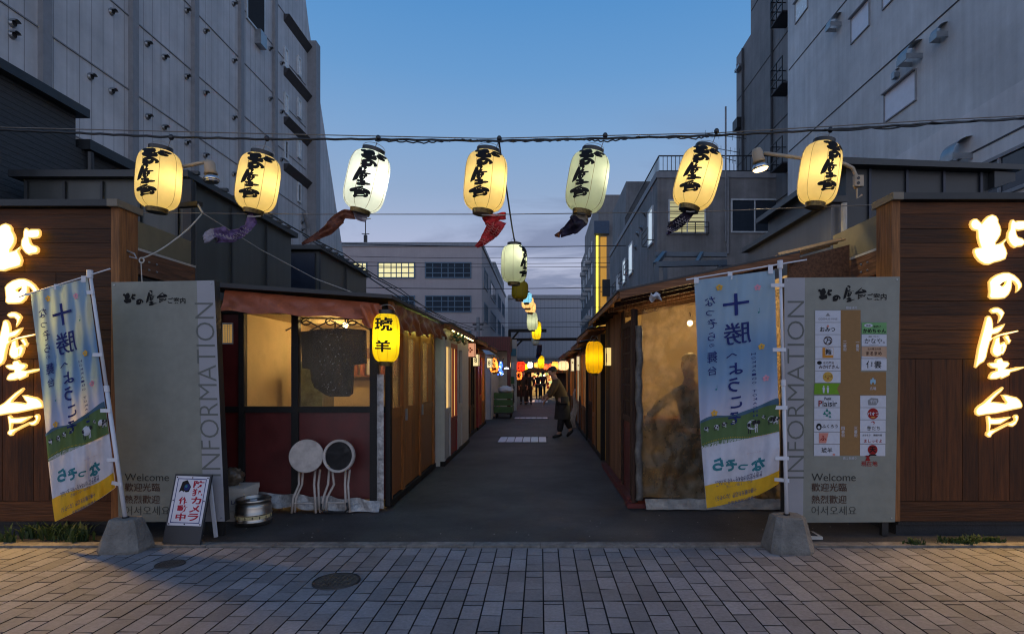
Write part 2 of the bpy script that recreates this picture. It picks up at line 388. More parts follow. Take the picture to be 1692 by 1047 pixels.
for c in range(-60, 60):
    x0 = c * CW + 0.02 + 0.003; x1 = (c + 1) * CW + 0.02 - 0.003
    for k in range(0, 9):
        yb = 5.13 - 0.021 - (k + 1) * RL
        if yb < 0.2: continue
        a = [0.0]
        pat = (c * 7 + k * 3) % 4
        cuts = {0: (0.36, 0.76), 1: (0.24, 0.62), 2: (0.48, 0.9), 3: (0.18, 0.56)}[pat]
        cuts = [q + r2.uniform(-0.03, 0.03) for q in cuts]
        ed = [0] + cuts + [1]
        for i in range(3):
            y0 = yb + ed[i] * RL + 0.002; y1 = yb + ed[i + 1] * RL - 0.002 - (0.006 if i == 2 else 0)
            z = [0.004 + r2.uniform(-0.002, 0.002) for _ in range(4)]; e_ = 0.002
            j = len(g.v)
            g.mesh([(x0, y0, -0.015), (x1, y0, -0.015), (x1, y1, -0.015), (x0, y1, -0.015),
                    (x0 + e_, y0 + e_, z[0]), (x1 - e_, y0 + e_, z[1]), (x1 - e_, y1 - e_, z[2]), (x0 + e_, y1 - e_, z[3])],
                   [(4, 5, 6, 7)], m_pav); g.mesh([tuple(v) for v in g.v[-8:]], [(0, 1, 5, 4), (1, 2, 6, 5), (2, 3, 7, 6), (3, 0, 4, 7)], m_joint)
struct(g, 'pavement')
m_kerb = mat('kerb_concrete', (0.20, 0.18, 0.16), 0.85, var=0.4, vs=14, bump=0.6, blotch=.4, bls=2)
g = MB(); xx = -9.0
while xx < 9:
    g.box(xx, xx + 0.595, 5.152, 5.262, -0.02, 0.008 + r2.uniform(0, 0.004), m_kerb); xx += 0.6
struct(g, 'kerb')
# in-ground plates down the alley
m_steel_pl = mat('plate_steel', (0.62, 0.62, 0.64), 0.42, 0.7, var=0.15, vs=12)
m_iron = mat('cast_iron', (0.10, 0.085, 0.075), 0.5, 0.6, var=0.3, vs=20, bump=0.6, bs=90)
m_dark_metal = mat('dark_metal', (0.03, 0.032, 0.036), 0.45, 0.5)
def plate(x0, x1, y0, y1, label):
    t = thing('drain_grate', label, 'drain cover', ((x0 + x1) / 2, (y0 + y1) / 2, 0), 'steel drain covers set in the alley')
    b = MB(); n = 6
    for i in range(n):
        a = x0 + (x1 - x0) * i / n
        b.box(a + 0.01, a + (x1 - x0) / n - 0.01, y0 + 0.02, y1 - 0.02, 0.003, 0.012, m_steel_pl)
    b.build('grate_panel', t)
    b = MB()
    b.box(x0 - 0.04, x1 + 0.04, y0 - 0.04, y0 - 0.001, 0.0, 0.010, m_dark_metal); b.build('frame_bar', t); b = MB(); b.box(x0 - 0.04, x1 + 0.04, y1 + 0.001, y1 + 0.04, 0.0, 0.010, m_dark_metal)
    b.build('frame_bar', t)
plate(X(824, 13.4), X(903, 13.4), 12.95, 14.0, 'steel drain cover in the alley nearest the pavement, before the bending person')
plate(X(850, 20), X(905, 20), 19.7, 20.3, 'steel drain cover in the alley beside the green cart')
plate(X(874, 32), X(905, 32), 31, 34, 'steel drain cover farthest down the alley, by the standing couple')
def manhole(px, py, rx, label):
    D = F * HC / (py - CY); r = rx / F * D; c = (X(px, D), D, 0)
    t = thing('manhole_cover', label, 'manhole cover', c, None)
    b = MB(); b.lathe([(r * 0.93, 0.006), (r * 0.93, 0.011), (r * 0.8, 0.012)], m_iron, c, 36)
    for i in range(-4, 5):
        for j in range(-4, 5):
            if (i * i + j * j) * (r / 5) ** 2 < (r * 0.8) ** 2:
                x = c[0] + i * r / 5; y = c[1] + j * r / 5
                b.box(x - r * .06, x + r * .06, y - r * .06, y + r * .06, 0.0121, 0.0165, m_iron)
    b.build('cover', t)
    b = MB(); b.lathe([(r * 0.95, 0.0), (r * 0.95, 0.013), (r, 0.013), (r + 0.004, 0.0)], m_dark_metal, c, 36); b.build('ring', t)
manhole(556, 961, 38, 'large round iron manhole cover in the stone pavement')
manhole(281, 933, 22, 'small dark round valve cover in the pavement near the concrete flag base')

# ------------------------------------------------------------------ far and side buildings
m_pale = mat('pale_panel', (0.53, 0.53, 0.54), 0.6, var=0.10, vs=1.5, blotch=.16, bls=.35, streak=0.22, bump=0.12, bs=9)
seams(m_pale, 1, 0.301, 0.016, 0.45, 0.06)
m_pil = mat('pilaster_grey', (0.24, 0.245, 0.26), 0.6, var=0.12, streak=0.15)
m_under = mat('dark_soffit', (0.05, 0.05, 0.055), 0.8)
m_winframe = mat('window_frame_white', (0.55, 0.58, 0.6), 0.4)
m_glassdark = mat('window_glass_dark', (0.03, 0.04, 0.055), 0.08, var=0.1)
m_glasspale = mat('window_glass_pale', (0.35, 0.42, 0.5), 0.25, var=0.15, emit=(0.65, 0.78, 0.95), es=0.10)
m_vent = mat('vent_steel', (0.30, 0.32, 0.34), 0.35, 0.6)
m_hole = mat('vent_dark', (0.012, 0.012, 0.014), 0.9)
XL = -9.0
b1 = thing('office_building', 'tall grey panelled building with rows of vent hoods behind the left stalls', 'building', (XL - 4, 17, 0))
q = MB()
prof = [(7.0, 0), (26.3, 0), (26.3, 6.9), (22.35, 15.0), (20.9, 19.0), (7.0, 19.0)]
q.poly([(XL, y, z) for y, z in prof], m_pale); q.poly([(XL - 9, y, z) for y, z in prof][::-1], m_pale)
for i in range(6):
    a, b = prof[i], prof[(i + 1) % 6]
    q.poly([(XL, *a), (XL - 9, *a), (XL - 9, *b), (XL, *b)], m_pale)
q.build('wall', b1)
for k, y in enumerate((10.39, 12.65, 14.9, 17.2, 19.4)):
    q = MB(); q.box(XL, XL + 0.10, y - 0.10, y + 0.10, 0, 19.0, m_pil); q.build('pilaster', b1)
q = MB(); q.box(XL, XL + 0.34, 22.2, 22.62, 0, 14.4, m_pil); q.build('pilaster', b1)
for k in range(9):
    z = 4.53 + 1.61 * k; q = MB(); q.box(XL, XL + 0.022, 7.1, 20.4 if z > 15 else 22, z - 0.012, z + 0.012, m_pil); q.build('panel_joint', b1)
for z in (14.1, 12.2, 10.5, 8.86):
    q = MB(); q.mesh([(XL, 20.15, z + .05), (XL, 22.2, z + .05), (XL, 22.2, z - .20), (XL, 20.15, z - .20), (XL + .2, 20.15, z + .05), (XL + .2, 22.2, z + .05)],
                     [(0, 1, 5, 4), (4, 5, 2, 3), (0, 4, 3), (1, 2, 5)], m_under); q.build('ledge', b1)
def side_window(parent, x, y0, y1, z0, z1, s, glass, frame=m_winframe, fw=0.05, mull=0):
    """window in a wall on plane X = x; s = direction out of the wall"""
    f = MB()
    for a0, a1, c0, c1 in ((y0, y1, z1 - fw, z1), (y0, y1, z0, z0 + fw), (y0, y0 + fw, z0 + fw, z1 - fw), (y1 - fw, y1, z0 + fw, z1 - fw)):
        f.box(min(x, x + s * .06), max(x, x + s * .06), a0, a1, c0, c1, frame)
    for k in range(mull):
        yy = y0 + (y1 - y0) * (k + 1) / (mull + 1); f.box(min(x, x + s * .05), max(x, x + s * .05), yy - .025, yy + .025, z0 + fw, z1 - fw, frame)
    o = f.build('window', parent)
    p = MB(); p.box(min(x, x + s * .02), max(x, x + s * .02), y0 + fw, y1 - fw, z0 + fw, z1 - fw, glass); p.build('pane', o)
for y, zs in ((20.3, (12.66, 11.06, 9.43)), (21.4, (12.95, 11.4, 9.9, 8.27))):
    for z in zs: side_window(b1, XL, y - .16, y + .16, z - .36, z + .36, 1, m_glasspale if (z > 9.5) else m_glassdark, fw=.07)
def hood(parent, x, y, z, s, r=0.055):
    """round vent with a half-cowl"""
    v = MB()
    v.lathe([(r * 1.25, 0), (r * 1.25, .02), (r, .02), (r, .05)], m_vent, (x, y, z), 14, axis=(s, 0, 0))
    v.grid(lambda a, b: (x + s * (.02 + .10 * math.sin(b * 1.4)), y + r * 1.1 * math.cos(a * math.pi), z + r * 1.1 * math.sin(a * math.pi) * math.cos(b * .9) + .02), 10, 4, m_vent)
    o = v.build('vent_hood', parent, smooth=True)
    v = MB(); v.lathe([(r * .85, .052), (r * .85, .056)], m_hole, (x, y, z), 12, axis=(s, 0, 0)); v.build('opening', o)
for px, py in ((19,39),(19,58),(183,20),(183,151),(148,127),(307,18),(307,127),(270,95),(270,211),(242,73),(243,193),(338,52),(338,154),(338,257),(445,81),(445,164),(385,101),(385,195),(385,7),(385,288),(307,236),(464,105),(464,185),(464,264),(498,380),(498,367)):
    D = DX(px, XL); hood(b1, XL, D, Z(py, D), 1)
q = MB(); D = 18.05; q.box(XL, XL + .2, D + .05, D + .45, Z(62, D) - .15, Z(62, D) + .3, m_vent); q.build('louvre_box', b1)
D = 17.55; q = MB(); q.box(XL, XL + .05, D - .0, D + 1.15, Z(30, D), Z(30, D) + 1.3, m_winframe); q.box(XL + .02, XL + .052, D + .06, D + 1.09, Z(30, D) + .06, Z(30, D) + 1.24, m_hole); q.build('window', b1)
q = MB(); q.tube([(XL + .04, 14.9 + t * .35 + .1 * math.sin(t * 3), 13.9 - t * 2.2) for t in [i / 8 for i in range(9)]], .015, m_under, 5)
q.tube([(XL + .04, 25.95, 6.5), (XL + .04, 25.95, 0)], .05, m_pil, 6); q.tube([(XL + .1, 21.6, 7.6), (XL + .12, 22.0, 7.1), (XL + .12, 22.0, 0)], .07, m_pil, 6); q.build('drain_pipe', b1)

# right-hand pale tower
XR = 8.0
m_rwall = mat('painted_concrete', (0.53, 0.54, 0.55), 0.65, var=0.10, vs=1.2, blotch=.16, bls=.4, streak=0.24, bump=0.25, bs=16)
m_rwall2 = mat('painted_concrete_low', (0.60, 0.60, 0.61), 0.65, var=0.10, vs=1.2, blotch=.14, bls=.4, streak=0.20, bump=0.25, bs=16)
b2 = thing('apartment_tower', 'tall pale blue-grey concrete building with small windows on the right', 'building', (XR + 5, 14, 0))
q = MB(); q.box(XR, XR + 12, 6.5, 18.6, 0, 24, m_rwall); q.build('wall', b2)
q = MB(); q.box(XR - .03, XR, 6.5, 14.6, 0, 6.40, m_rwall2); q.build('lower_wall', b2)
for z in (5.62, 8.68, 11.3, 13.9, 16.5):
    q = MB(); xo = XR - .03 if z < 6 else XR
    q.box(xo - .012, xo, 6.6, 14.5 if z < 6 else 18.5, z - .016, z + .016, m_under); q.build('floor_joint', b2)
m_blind = mat('window_film', (0.68, 0.70, 0.78), 0.35, var=0.06)
for y0, y1, z0, z1, gl in ((12.24, 13.33, 7.38, 8.0, m_blind), (13.97, 14.76, 10.02, 10.64, m_blind), (17.2, 18.0, 12.5, 13.1, m_glasspale), (12.9, 13.4, 10.04, 10.7, m_blind), (11.0, 11.8, 12.6, 13.2, m_blind)):
    # set into the wall: dark reveal round a pale pane
    f = MB(); x = XR; w = .028
    for a0, a1, c0, c1 in ((y0 - w, y1 + w, z1, z1 + w), (y0 - w, y1 + w, z0 - w, z0), (y0 - w, y0, z0, z1), (y1, y1 + w, z0, z1)):
        f.box(x - (.10 if c0 >= z1 else .035), x, a0, a1, c0, c1, m_pil)
    o = f.build('window', b2)
    f = MB(); f.box(x - .015, x, y0, y1, z0, z1, gl); f.build('pane', o)
side_window(b2, XR - .03, 9.3, 10.6, 4.6, 5.33, -1, m_glassdark, m_pil, .06, 1)
for px, py, s_ in ((1386, 45, 1.2), (1560, 62, .9), (1516, 100, 1.4), (1484, 126, .5), (1598, 264, 1.5)):
    D = DX(px, XR); z = Z(py, D); v = MB(); a = .12 * s_; xo = XR - (.03 if z < 6.4 else 0)
    v.grid(lambda u, t: (xo - .24 * s_ * math.sin(t * 1.57), D + a * (2 * u - 1), z + .05 + .22 * s_ * math.cos(t * 1.57)), 2, 8, m_vent)
    v.box(xo - .24 * s_, xo, D - a - .01, D - a, z - .05, z + .06, m_vent); v.box(xo - .24 * s_, xo, D + a, D + a + .01, z - .05, z + .06, m_vent)
    v.box(xo - .25 * s_, xo - .235 * s_, D - a, D + a, z - .06, z + .06, m_vent)
    v.build('vent_hood', b2, smooth=False)
# darker tower behind it
m_dwall = mat('grey_render', (0.19, 0.185, 0.185), 0.75, var=0.14, vs=1.3, blotch=.2, bls=.4, streak=0.3, bump=0.2, bs=14)
b3 = thing('stair_tower', 'dark grey stepped tower with caged stair landings beside the pale tower', 'building', (13, 23, 0))
q = MB(); q.box(9.0, 16, 20.0, 24.6, 0, 27, m_dwall); q.box(9.0, 16, 24.6, 26.4, 0, 16.05, m_dwall); q.build('wall', b3)
for z in (8.1, 11.0, 14.0, 17.0, 20.0):
    q = MB(); q.box(8.985, 9.0, 20, 26.35 if z < 16 else 24.5, z - .02, z + .02, m_under); q.build('floor_joint', b3)
q = MB(); q.tube([(8.93, 22.2, 27), (8.93, 22.2, 3)], .05, m_under, 6); q.tube([(8.93, 25.4, 15.9), (8.93, 25.4, 3)], .05, m_under, 6); q.build('drain_pipe', b3)
for z in (8.9, 11.7, 14.2, 16.6):
    q = MB(); x0, x1, y0, y1 = 8.45, 9.0, 20.1, 21.1
    q.box(x0, x1, y0, y1, z, z + .05, m_under)
    for zz in (z + .3, z + .6, z + .95): q.bar((x0, y0, zz), (x0, y1, zz), .03, .03, m_dark_metal); q.bar((x0, y1, zz), (x1, y1, zz), .03, .03, m_dark_metal)
    for yy in (y0, y0 + .5, y1): q.bar((x0, yy, z), (x0, yy, z + .95), .03, .03, m_dark_metal)
    q.build('stair_landing', b3)
D = 25.9; q = MB(); q.box(8.75, 9.0, D - .3, D + .3, Z(215, D), Z(198, D), m_dark_metal); q.build('louvre_box', b3)
D = 25.8; q = MB(); q.box(8.8, 9.0, D - .3, D + .3, Z(115, D), Z(111, D), m_vent); q.tube([(8.85, D + .1, Z(117, D)), (8.85, D + .1, Z(104, D))], .04, m_vent, 6); q.build('light_fitting', b3)

# low grey building in the middle right with a railed roof
m_gwall = mat('weathered_concrete', (0.22, 0.215, 0.215), 0.8, var=0.16, vs=1.5, blotch=.2, bls=.5, streak=0.4, bump=0.3, bs=18)
m_litpane = emis('lit_blind', (0.95, 0.85, 0.42), 0.34)
m_whitepane = emis('lit_white_pane', (0.75, 0.9, 1.0), 0.55)
b4 = thing('corner_building', 'low weathered grey building with roof railing and lit blinds, right of the alley', 'building', (7, 28, 0))
q = MB(); q.box(4.47, 9.3, 22.0, 36.9, 0, 9.19, m_gwall); q.build('wall', b4)
q = MB(); q.box(4.62, 8.6, 31, 36.8, 9.19, 11.9, m_gwall); q.build('penthouse', b4)
q = MB(); q.box(4.42, 9.3, 21.95, 22.0, 9.02, 9.26, m_pil); q.box(4.42, 4.47, 22.0, 36.9, 9.02, 9.26, m_pil); q.build('parapet', b4)
q = MB()
for zz in (9.32, 9.9): q.bar((4.55, 22.08, zz), (9.2, 22.08, zz), .04, .04, m_dark_metal); q.bar((4.55, 22.1, zz), (4.55, 30.9, zz), .04, .04, m_dark_metal)
k = 4.55
while k < 9.2: q.bar((k, 22.08, 9.2), (k, 22.08, 9.9), .022, .022, m_dark_metal); k += .16
k = 22.1
while k < 31: q.bar((4.55, k, 9.2), (4.55, k, 9.9), .022, .022, m_dark_metal); k += .22
q.build('railing', b4)
def front_window(parent, x0, x1, y, z0, z1, glass, frame=m_winframe, fw=.06, vb=(), hb=(), lit=None):
    f = MB()
    for a0, a1, c0, c1 in ((x0, x1, z1 - fw, z1), (x0, x1, z0, z0 + fw), (x0, x0 + fw, z0 + fw, z1 - fw), (x1 - fw, x1, z0 + fw, z1 - fw)):
        f.box(a0, a1, y - .06, y, c0, c1, frame)
    w = fw * .35
    for v_ in vb: xx_ = x0 + (x1 - x0) * v_; f.box(xx_ - w, xx_ + w, y - .055, y, z0 + fw, z1 - fw, frame)
    for h_ in hb: zz = z0 + (z1 - z0) * h_; f.box(x0 + fw, x1 - fw, y - .05, y, zz - w, zz + w, frame)
    o = f.build('window', parent)
    f = MB(); f.box(x0 + fw, x1 - fw, y - .02, y, z0 + fw, z1 - fw, glass); f.build('pane', o); return o
D = 22.0
m_slat = mat('blind_shade', (0.25, 0.22, 0.12), 0.7)
o = front_window(b4, X(1104, D), X(1166, D), D, Z(387, D), Z(330, D), m_litpane, vb=(.5,))
q = MB()
for k in range(9): zz = Z(384 - 6 * k, D); q.box(X(1106, D), X(1164, D), D - .03, D - .021, zz - .012, zz + .012, m_slat)
q.build('blind', o)
q = MB()
for zz in (Z(370, D), Z(378, D), Z(388, D)): q.bar((X(1102, D), D - .25, zz), (X(1168, D), D - .25, zz), .03, .03, m_dark_metal)
for a in (1102, 1124, 1146, 1168): q.bar((X(a, D), D - .25, Z(388, D)), (X(a, D), D - .25, Z(370, D)), .03, .03, m_dark_metal)
for a in (1102, 1168): q.bar((X(a, D), D - .25, Z(388, D)), (X(a, D), D, Z(388, D)), .03, .03, m_dark_metal)
q.build('window_guard', b4)
front_window(b4, X(1207, D), X(1286, D), D, Z(385, D), Z(329, D), m_glassdark, vb=(.5,))
q = MB(); q.tube([(X(1198, D), D - .08, Z(178, D)), (X(1198, D), D - .08, Z(400, D))], .035, m_pil, 6); q.tube([(X(1202, D), D - .06, Z(290, D)), (X(1202, D), D - .06, Z(420, D))], .05, m_pil, 6); q.build('drain_pipe', b4)
for y0, y1, z0, z1 in ((22.7, 23.7, 6.7, 8.2), (27.7, 28.9, 6.4, 7.95), (30, 31.0, 6.3, 7.6), (32.4, 33.6, 6.1, 7.2)):
    side_window(b4, 4.47, y0, y1, z0, z1, -1, m_whitepane if y0 < 31 else m_glasspale, fw=.08)
    q = MB()
    for zz in (z0 + .1, z0 + .35, z0 + .6): q.bar((4.2, y0 - .1, zz), (4.2, y1 + .1, zz), .03, .03, m_dark_metal)
    for yy in (y0 - .1, y1 + .1): q.bar((4.2, yy, z0 + .1), (4.2, yy, z0 + .6), .03, .03, m_dark_metal); q.bar((4.2, yy, z0 + .1), (4.47, yy, z0 + .1), .03, .03, m_dark_metal)
    q.build('window_guard', b4)
for y, z in ((25.2, 7.9), (26.2, 7.9), (24.4, 8.3), (26.8, 7.4)): hood(b4, 4.47, y, z, -1, .1)
# television aerial standing on that roof
t = thing('rooftop_aerial', 'thin rooftop television aerial on a pole above the grey railed building', 'aerial', (X(1199, 22.6), 22.6, 9.19))
q = MB(); xa = X(1199, 22.6); q.tube([(xa, 22.6, 9.19), (xa, 22.6, Z(178, 22.6))], .03, m_dark_metal, 6); q.build('pole', t)
q = MB()
for zz, w in ((Z(248, 22.6), .55), (Z(262, 22.6), .4), (Z(225, 22.6), .8)):
    q.bar((xa - w, 22.6, zz + .1), (xa + w, 22.6, zz - .1), .02, .02, m_dark_metal)
    for k in range(-3, 4): q.bar((xa + k * w / 3, 22.6, zz - .14 - k * .03), (xa + k * w / 3, 22.6, zz + .14 - k * .03), .012, .012, m_dark_metal)
q.build('antenna', t)
# tall building with the yellow light tube far behind
b5 = thing('sign_building', 'distant grey building with a glowing yellow vertical light strip', 'building', (6, 53, 0))
q = MB(); q.box(4.3, 9, 45.4, 61, 0, 13.3, m_dwall); q.box(4.7, 9, 46.5, 61, 13.3, 16, m_dwall); q.build('wall', b5)
q = MB(); q.box(4.2, 5.4, 45.0, 45.4, 12.5, 13.5, mat('blue_cap', (0.03, 0.06, 0.11), .5)); q.build('cap', b5)
q = MB(); q.box(4.4, 4.55, 45.2, 45.4, 0, 12.4, emis('yellow_tube', (1, 0.8, 0.08), 1.5)); q.build('light_strip', b5)
q = MB(); q.box(4.75, 5.2, 45.25, 45.4, 0, 12.3, emis('amber_panel', (0.75, 0.36, 0.05), .5)); q.build('lit_panel', b5)
for zz in (9.9, 8.0, 6.1, 4.2):
    q = MB(); q.box(4.72, 5.23, 45.22, 45.249, zz - .03, zz + .03, m_under); q.build('panel_joint', b5)
q = MB(); q.box(4.85, 5.45, 44.9, 45.2, 7.6, 8.9, m_dark_metal); q.build('sign_box', b5)
for y in (47.5, 50, 53, 56, 59):
    for z in (11.6, 9.8, 8.0, 6.2): side_window(b5, 4.3, y, y + .8, z, z + .9, -1, m_glasspale, fw=.1)
for y in (49, 52, 55):
    for z in (10.9, 8.6, 6.2): q = MB(); q.box(3.8, 4.3, y, y + .7, z, z + .3, m_vent); q.build('vent_hood', b5)
# beige school-like block at the back left
m_beige = mat('beige_render', (0.42, 0.36, 0.355), 0.8, var=0.08, vs=.8, streak=0.08, bump=0.15, bs=8)
m_bwin = mat('blue_steel_frame', (0.10, 0.16, 0.22), 0.5)
m_litroom = mat('lit_room', (0.8, 0.75, 0.5), .6, var=.35, vs=1.3, emit=(1.0, 0.86, 0.36), es=.75)
b6 = thing('beige_building', 'beige three-storey block with lit yellow upper windows at the back left', 'building', (-11, 55, 0))
q = MB(); q.box(-22, -4.6, 45, 75, 0, 11.65, m_beige); q.build('wall', b6)
q = MB(); q.box(-22, -4.5, 44.9, 45, 11.5, 11.8, m_pil); q.box(-4.6, -4.5, 45, 75, 11.5, 11.8, m_pil); q.build('parapet', b6)
D = 45.0; vb = (.17, .36, .5, .64, .83)
for a, c, lit in ((560, 607, 1), (624, 686, 1), (702, 779, 0)):
    front_window(b6, X(a, D), X(c, D), D, Z(460, D), Z(433, D), m_litroom if lit else m_glassdark, m_bwin, .1, vb, (.33, .67))
for a, c in ((560, 607), (624, 686), (702, 779)):
    front_window(b6, X(a, D), X(c, D), D, Z(516, D), Z(488, D), m_glassdark, m_bwin, .1, vb, (.33, .67))
    front_window(b6, X(a, D), X(c, D), D, Z(574, D), Z(546, D), m_glassdark, m_bwin, .1, vb, (.33, .67))
for y0, y1 in ((47, 50), (53, 59), (62, 66), (69, 73)):
    for z0, z1 in ((8.6, 10.2), (5.8, 7.4), (3.0, 4.6)): side_window(b6, -4.6, y0, y1, z0, z1, 1, m_glassdark, m_bwin, .12, 3)
q = MB(); q.box(-5.3, -4.7, 60, 74, 11.65, 13.2, m_gwall); q.build('penthouse', b6)
t = thing('roof_mast', 'slim mast with a small box on the roof of the beige block', 'mast', (X(604, 45.5), 45.5, 11.65))
q = MB(); x = X(604, 45.5); q.tube([(x, 45.5, 11.65), (x, 45.5, Z(352, 45.5))], .04, m_dark_metal, 6); q.build('pole', t)
q = MB(); q.box(x - .12, x + .12, 45.4, 45.6, 11.9, 12.5, m_dark_metal); q.bar((x - .3, 45.5, 12.6), (x + .3, 45.5, 12.6), .05, .05, m_dark_metal); q.build('junction_box', t)
# long metal hall closing the alley
m_hall = mat('metal_siding', (0.30, 0.31, 0.34), 0.55, var=0.06, streak=0.06)
seams(m_hall, 0, 0.5, 0.06, 0.75)
b7 = thing('metal_hall', 'long pale metal-sided hall closing off the far end of the alley', 'building', (0, 85, 0))
q = MB(); q.box(-4.4, 6.6, 78, 92, 0, 12.0, m_hall); q.build('wall', b7)
q = MB(); q.box(-9, -4.4, 77.4, 92, 0, 12.0, m_rwall2); q.build('stair_block', b7)
q = MB(); q.box(-4.4, 6.7, 77.8, 78, 11.7, 12.2, m_pil); q.build('parapet', b7)
q = MB(); q.box(-4.4, 6.6, 77.6, 78, 3.6, 3.9, m_pil); q.build('canopy', b7)

# dark brick building, far left
m_brick = mat('black_brick', (0.045, 0.05, 0.055), 0.7, var=0.3, vs=8, stretch=(1, 2, 14), bump=0.6, bs=4)
seams(m_brick, 2, 0.075, 0.012, 0.4)
m_dkroof = mat('dark_roof_metal', (0.035, 0.04, 0.045), 0.4, 0.3, var=0.2)
b8 = thing('brick_building', 'dark brick building with sloping eaves at the far left', 'building', (-8, 8, 0))
q = MB(); q.box(-8.9, -6.5, 5.9, 8.04, 0, 5.15, m_brick); q.box(-8.9, -6.5, 8.04, 11.2, 0, 4.72, m_brick); q.build('wall', b8)
q = MB(); q.box(-8.9, -6.36, 5.8, 8.12, 5.15, 5.27, m_dkroof); q.box(-8.9, -6.36, 8.125, 11.3, 4.72, 4.86, m_dkroof); q.build('roof', b8)
q = MB(); q.tube([(-6.42, 8.2, 4.7), (-6.42, 8.2, 0)], .045, m_dkroof, 8); q.build('drain_pipe', b8)

# metal-clad sheds behind the front walls
m_shed = mat('green_grey_metal', (0.055, 0.062, 0.062), 0.38, 0.25, var=0.22, vs=1.2, streak=0.35)
m_shedR = mat('blue_grey_metal', (0.105, 0.11, 0.12), 0.38, 0.25, var=0.18, vs=1.2, streak=0.3)
m_slate = mat('slate_metal', (0.035, 0.04, 0.045), 0.45, 0.3, var=0.18, vs=1.4)
m_navy = mat('navy_metal', (0.022, 0.03, 0.05), 0.4, 0.3, var=0.2)
m_pale_trim = mat('pale_trim', (0.42, 0.40, 0.36), 0.6)
s1 = thing('metal_shed', 'dark green-grey metal shed with rolled roof edge behind the left wooden wall', 'shed', (-5.2, 8, 0), 'metal sheds behind the front walls')
q = MB(); q.box(-6.2, -4.25, 6.9, 9.8, 0, 3.88, m_shed); q.build('wall', s1)
q = MB()
for k in range(5): q.bar((-6.15 + k * .45, 6.885, 0), (-6.15 + k * .45, 6.885, 3.85), .03, .03, m_slate)
for y in (7.9, 8.9): q.bar((-4.238, y, 0), (-4.238, y, 3.85), .024, .03, m_slate)
q.build('seam', s1)
q = MB(); q.box(-6.3, -4.17, 6.8, 9.9, 3.88, 3.96, m_dkroof)
for k in range(9): q.box(-4.28, -4.14, 6.95 + k * .32, 7.0 + k * .32, 3.96, 4.0, m_dkroof)
q.build('roof', s1)
q = MB(); q.tube([(-4.2, 6.92, 3.85), (-4.2, 6.92, .2)], .05, m_dkroof, 8); q.build('drain_pipe', s1)
s2 = thing('metal_shed', 'second green-grey metal shed, pale stained panels above the orange awning stall', 'shed', (-5, 12, 0), 'metal sheds behind the front walls')
q = MB(); q.box(-6.2, -4.24, 11.0, 14.0, 0, 3.9, m_shed); q.build('wall', s2)
q = MB(); q.box(-6.2, -4.3, 10.95, 10.99, 1, 3.85, m_navy); q.build('recess_panel', s2)
q = MB(); q.box(-6.3, -4.15, 10.85, 14.1, 3.9, 3.98, m_dkroof)
for k in range(9): q.box(-4.25, -4.12, 11 + k * .34, 11.05 + k * .34, 3.98, 4.02, m_dkroof)
q.build('roof', s2)
q = MB(); q.bar((-4.222, 12.5, 0), (-4.222, 12.5, 3.88), .024, .03, m_slate); q.bar((-4.225, 11.02, 0), (-4.225, 11.02, 3.88), .03, .04, m_slate); q.build('seam', s2)
q = MB(); q.box(-5.3, -4.0, 10.4, 10.95, 2.46, 2.5, m_pale_trim); q.build('shelf', s2)
# right shed: dark front block and a pale side
s3 = thing('metal_shed', 'dark slate metal shed with standing seams behind the right wooden wall', 'shed', (5, 8, 0), 'metal sheds behind the front walls')
q = MB(); q.box(3.72, 5.45, 7.0, 9.4, 0, 4.05, m_slate); q.build('wall', s3)
q = MB(); q.box(3.55, 3.72, 7.02, 9.86, 0, 3.62, m_shedR); q.build('side_wall', s3)
q = MB(); q.hexa([(3.6, 6.85, 4.05), (5.75, 6.85, 3.98), (5.75, 9.6, 3.98), (3.6, 9.6, 4.05), (3.6, 6.85, 4.13), (5.8, 6.85, 4.04), (5.8, 9.6, 4.04), (3.6, 9.6, 4.13)], m_dkroof)
q.hexa([(5.45, 6.9, 3.78), (5.7, 6.9, 3.86), (5.7, 9, 3.86), (5.45, 9, 3.78), (5.45, 6.9, 3.98), (5.7, 6.9, 3.96), (5.7, 9, 3.96), (5.45, 9, 3.98)], m_slate)
q.box(3.46, 3.71, 6.95, 9.9, 3.625, 3.70, m_dkroof); q.build('roof', s3)
q = MB()
for k in range(4): q.bar((4.0 + k * .45, 6.985, 0), (4.0 + k * .45, 6.985, 4.04), .03, .03, m_navy)
q.build('seam', s3)
q = MB(); q.tube([(3.66, 6.93, 3.6), (3.66, 6.93, .2)], .035, m_pale_trim, 8); q.build('drain_pipe', s3)
s4 = thing('metal_shed', 'small navy metal shed with a sloping roof behind the steel canopy frame', 'shed', (4.2, 12, 0), 'metal sheds behind the front walls')
q = MB(); q.box(3.35, 5.4, 10.6, 13.5, 0, 3.55, m_navy); q.build('wall', s4)
q = MB(); q.hexa([(3.0, 10.4, 3.3), (5.5, 10.4, 3.62), (5.5, 13.6, 3.62), (3.0, 13.6, 3.3), (3.0, 10.4, 3.38), (5.5, 10.4, 3.7), (5.5, 13.6, 3.7), (3.0, 13.6, 3.38)], m_dkroof); q.build('roof', s4)
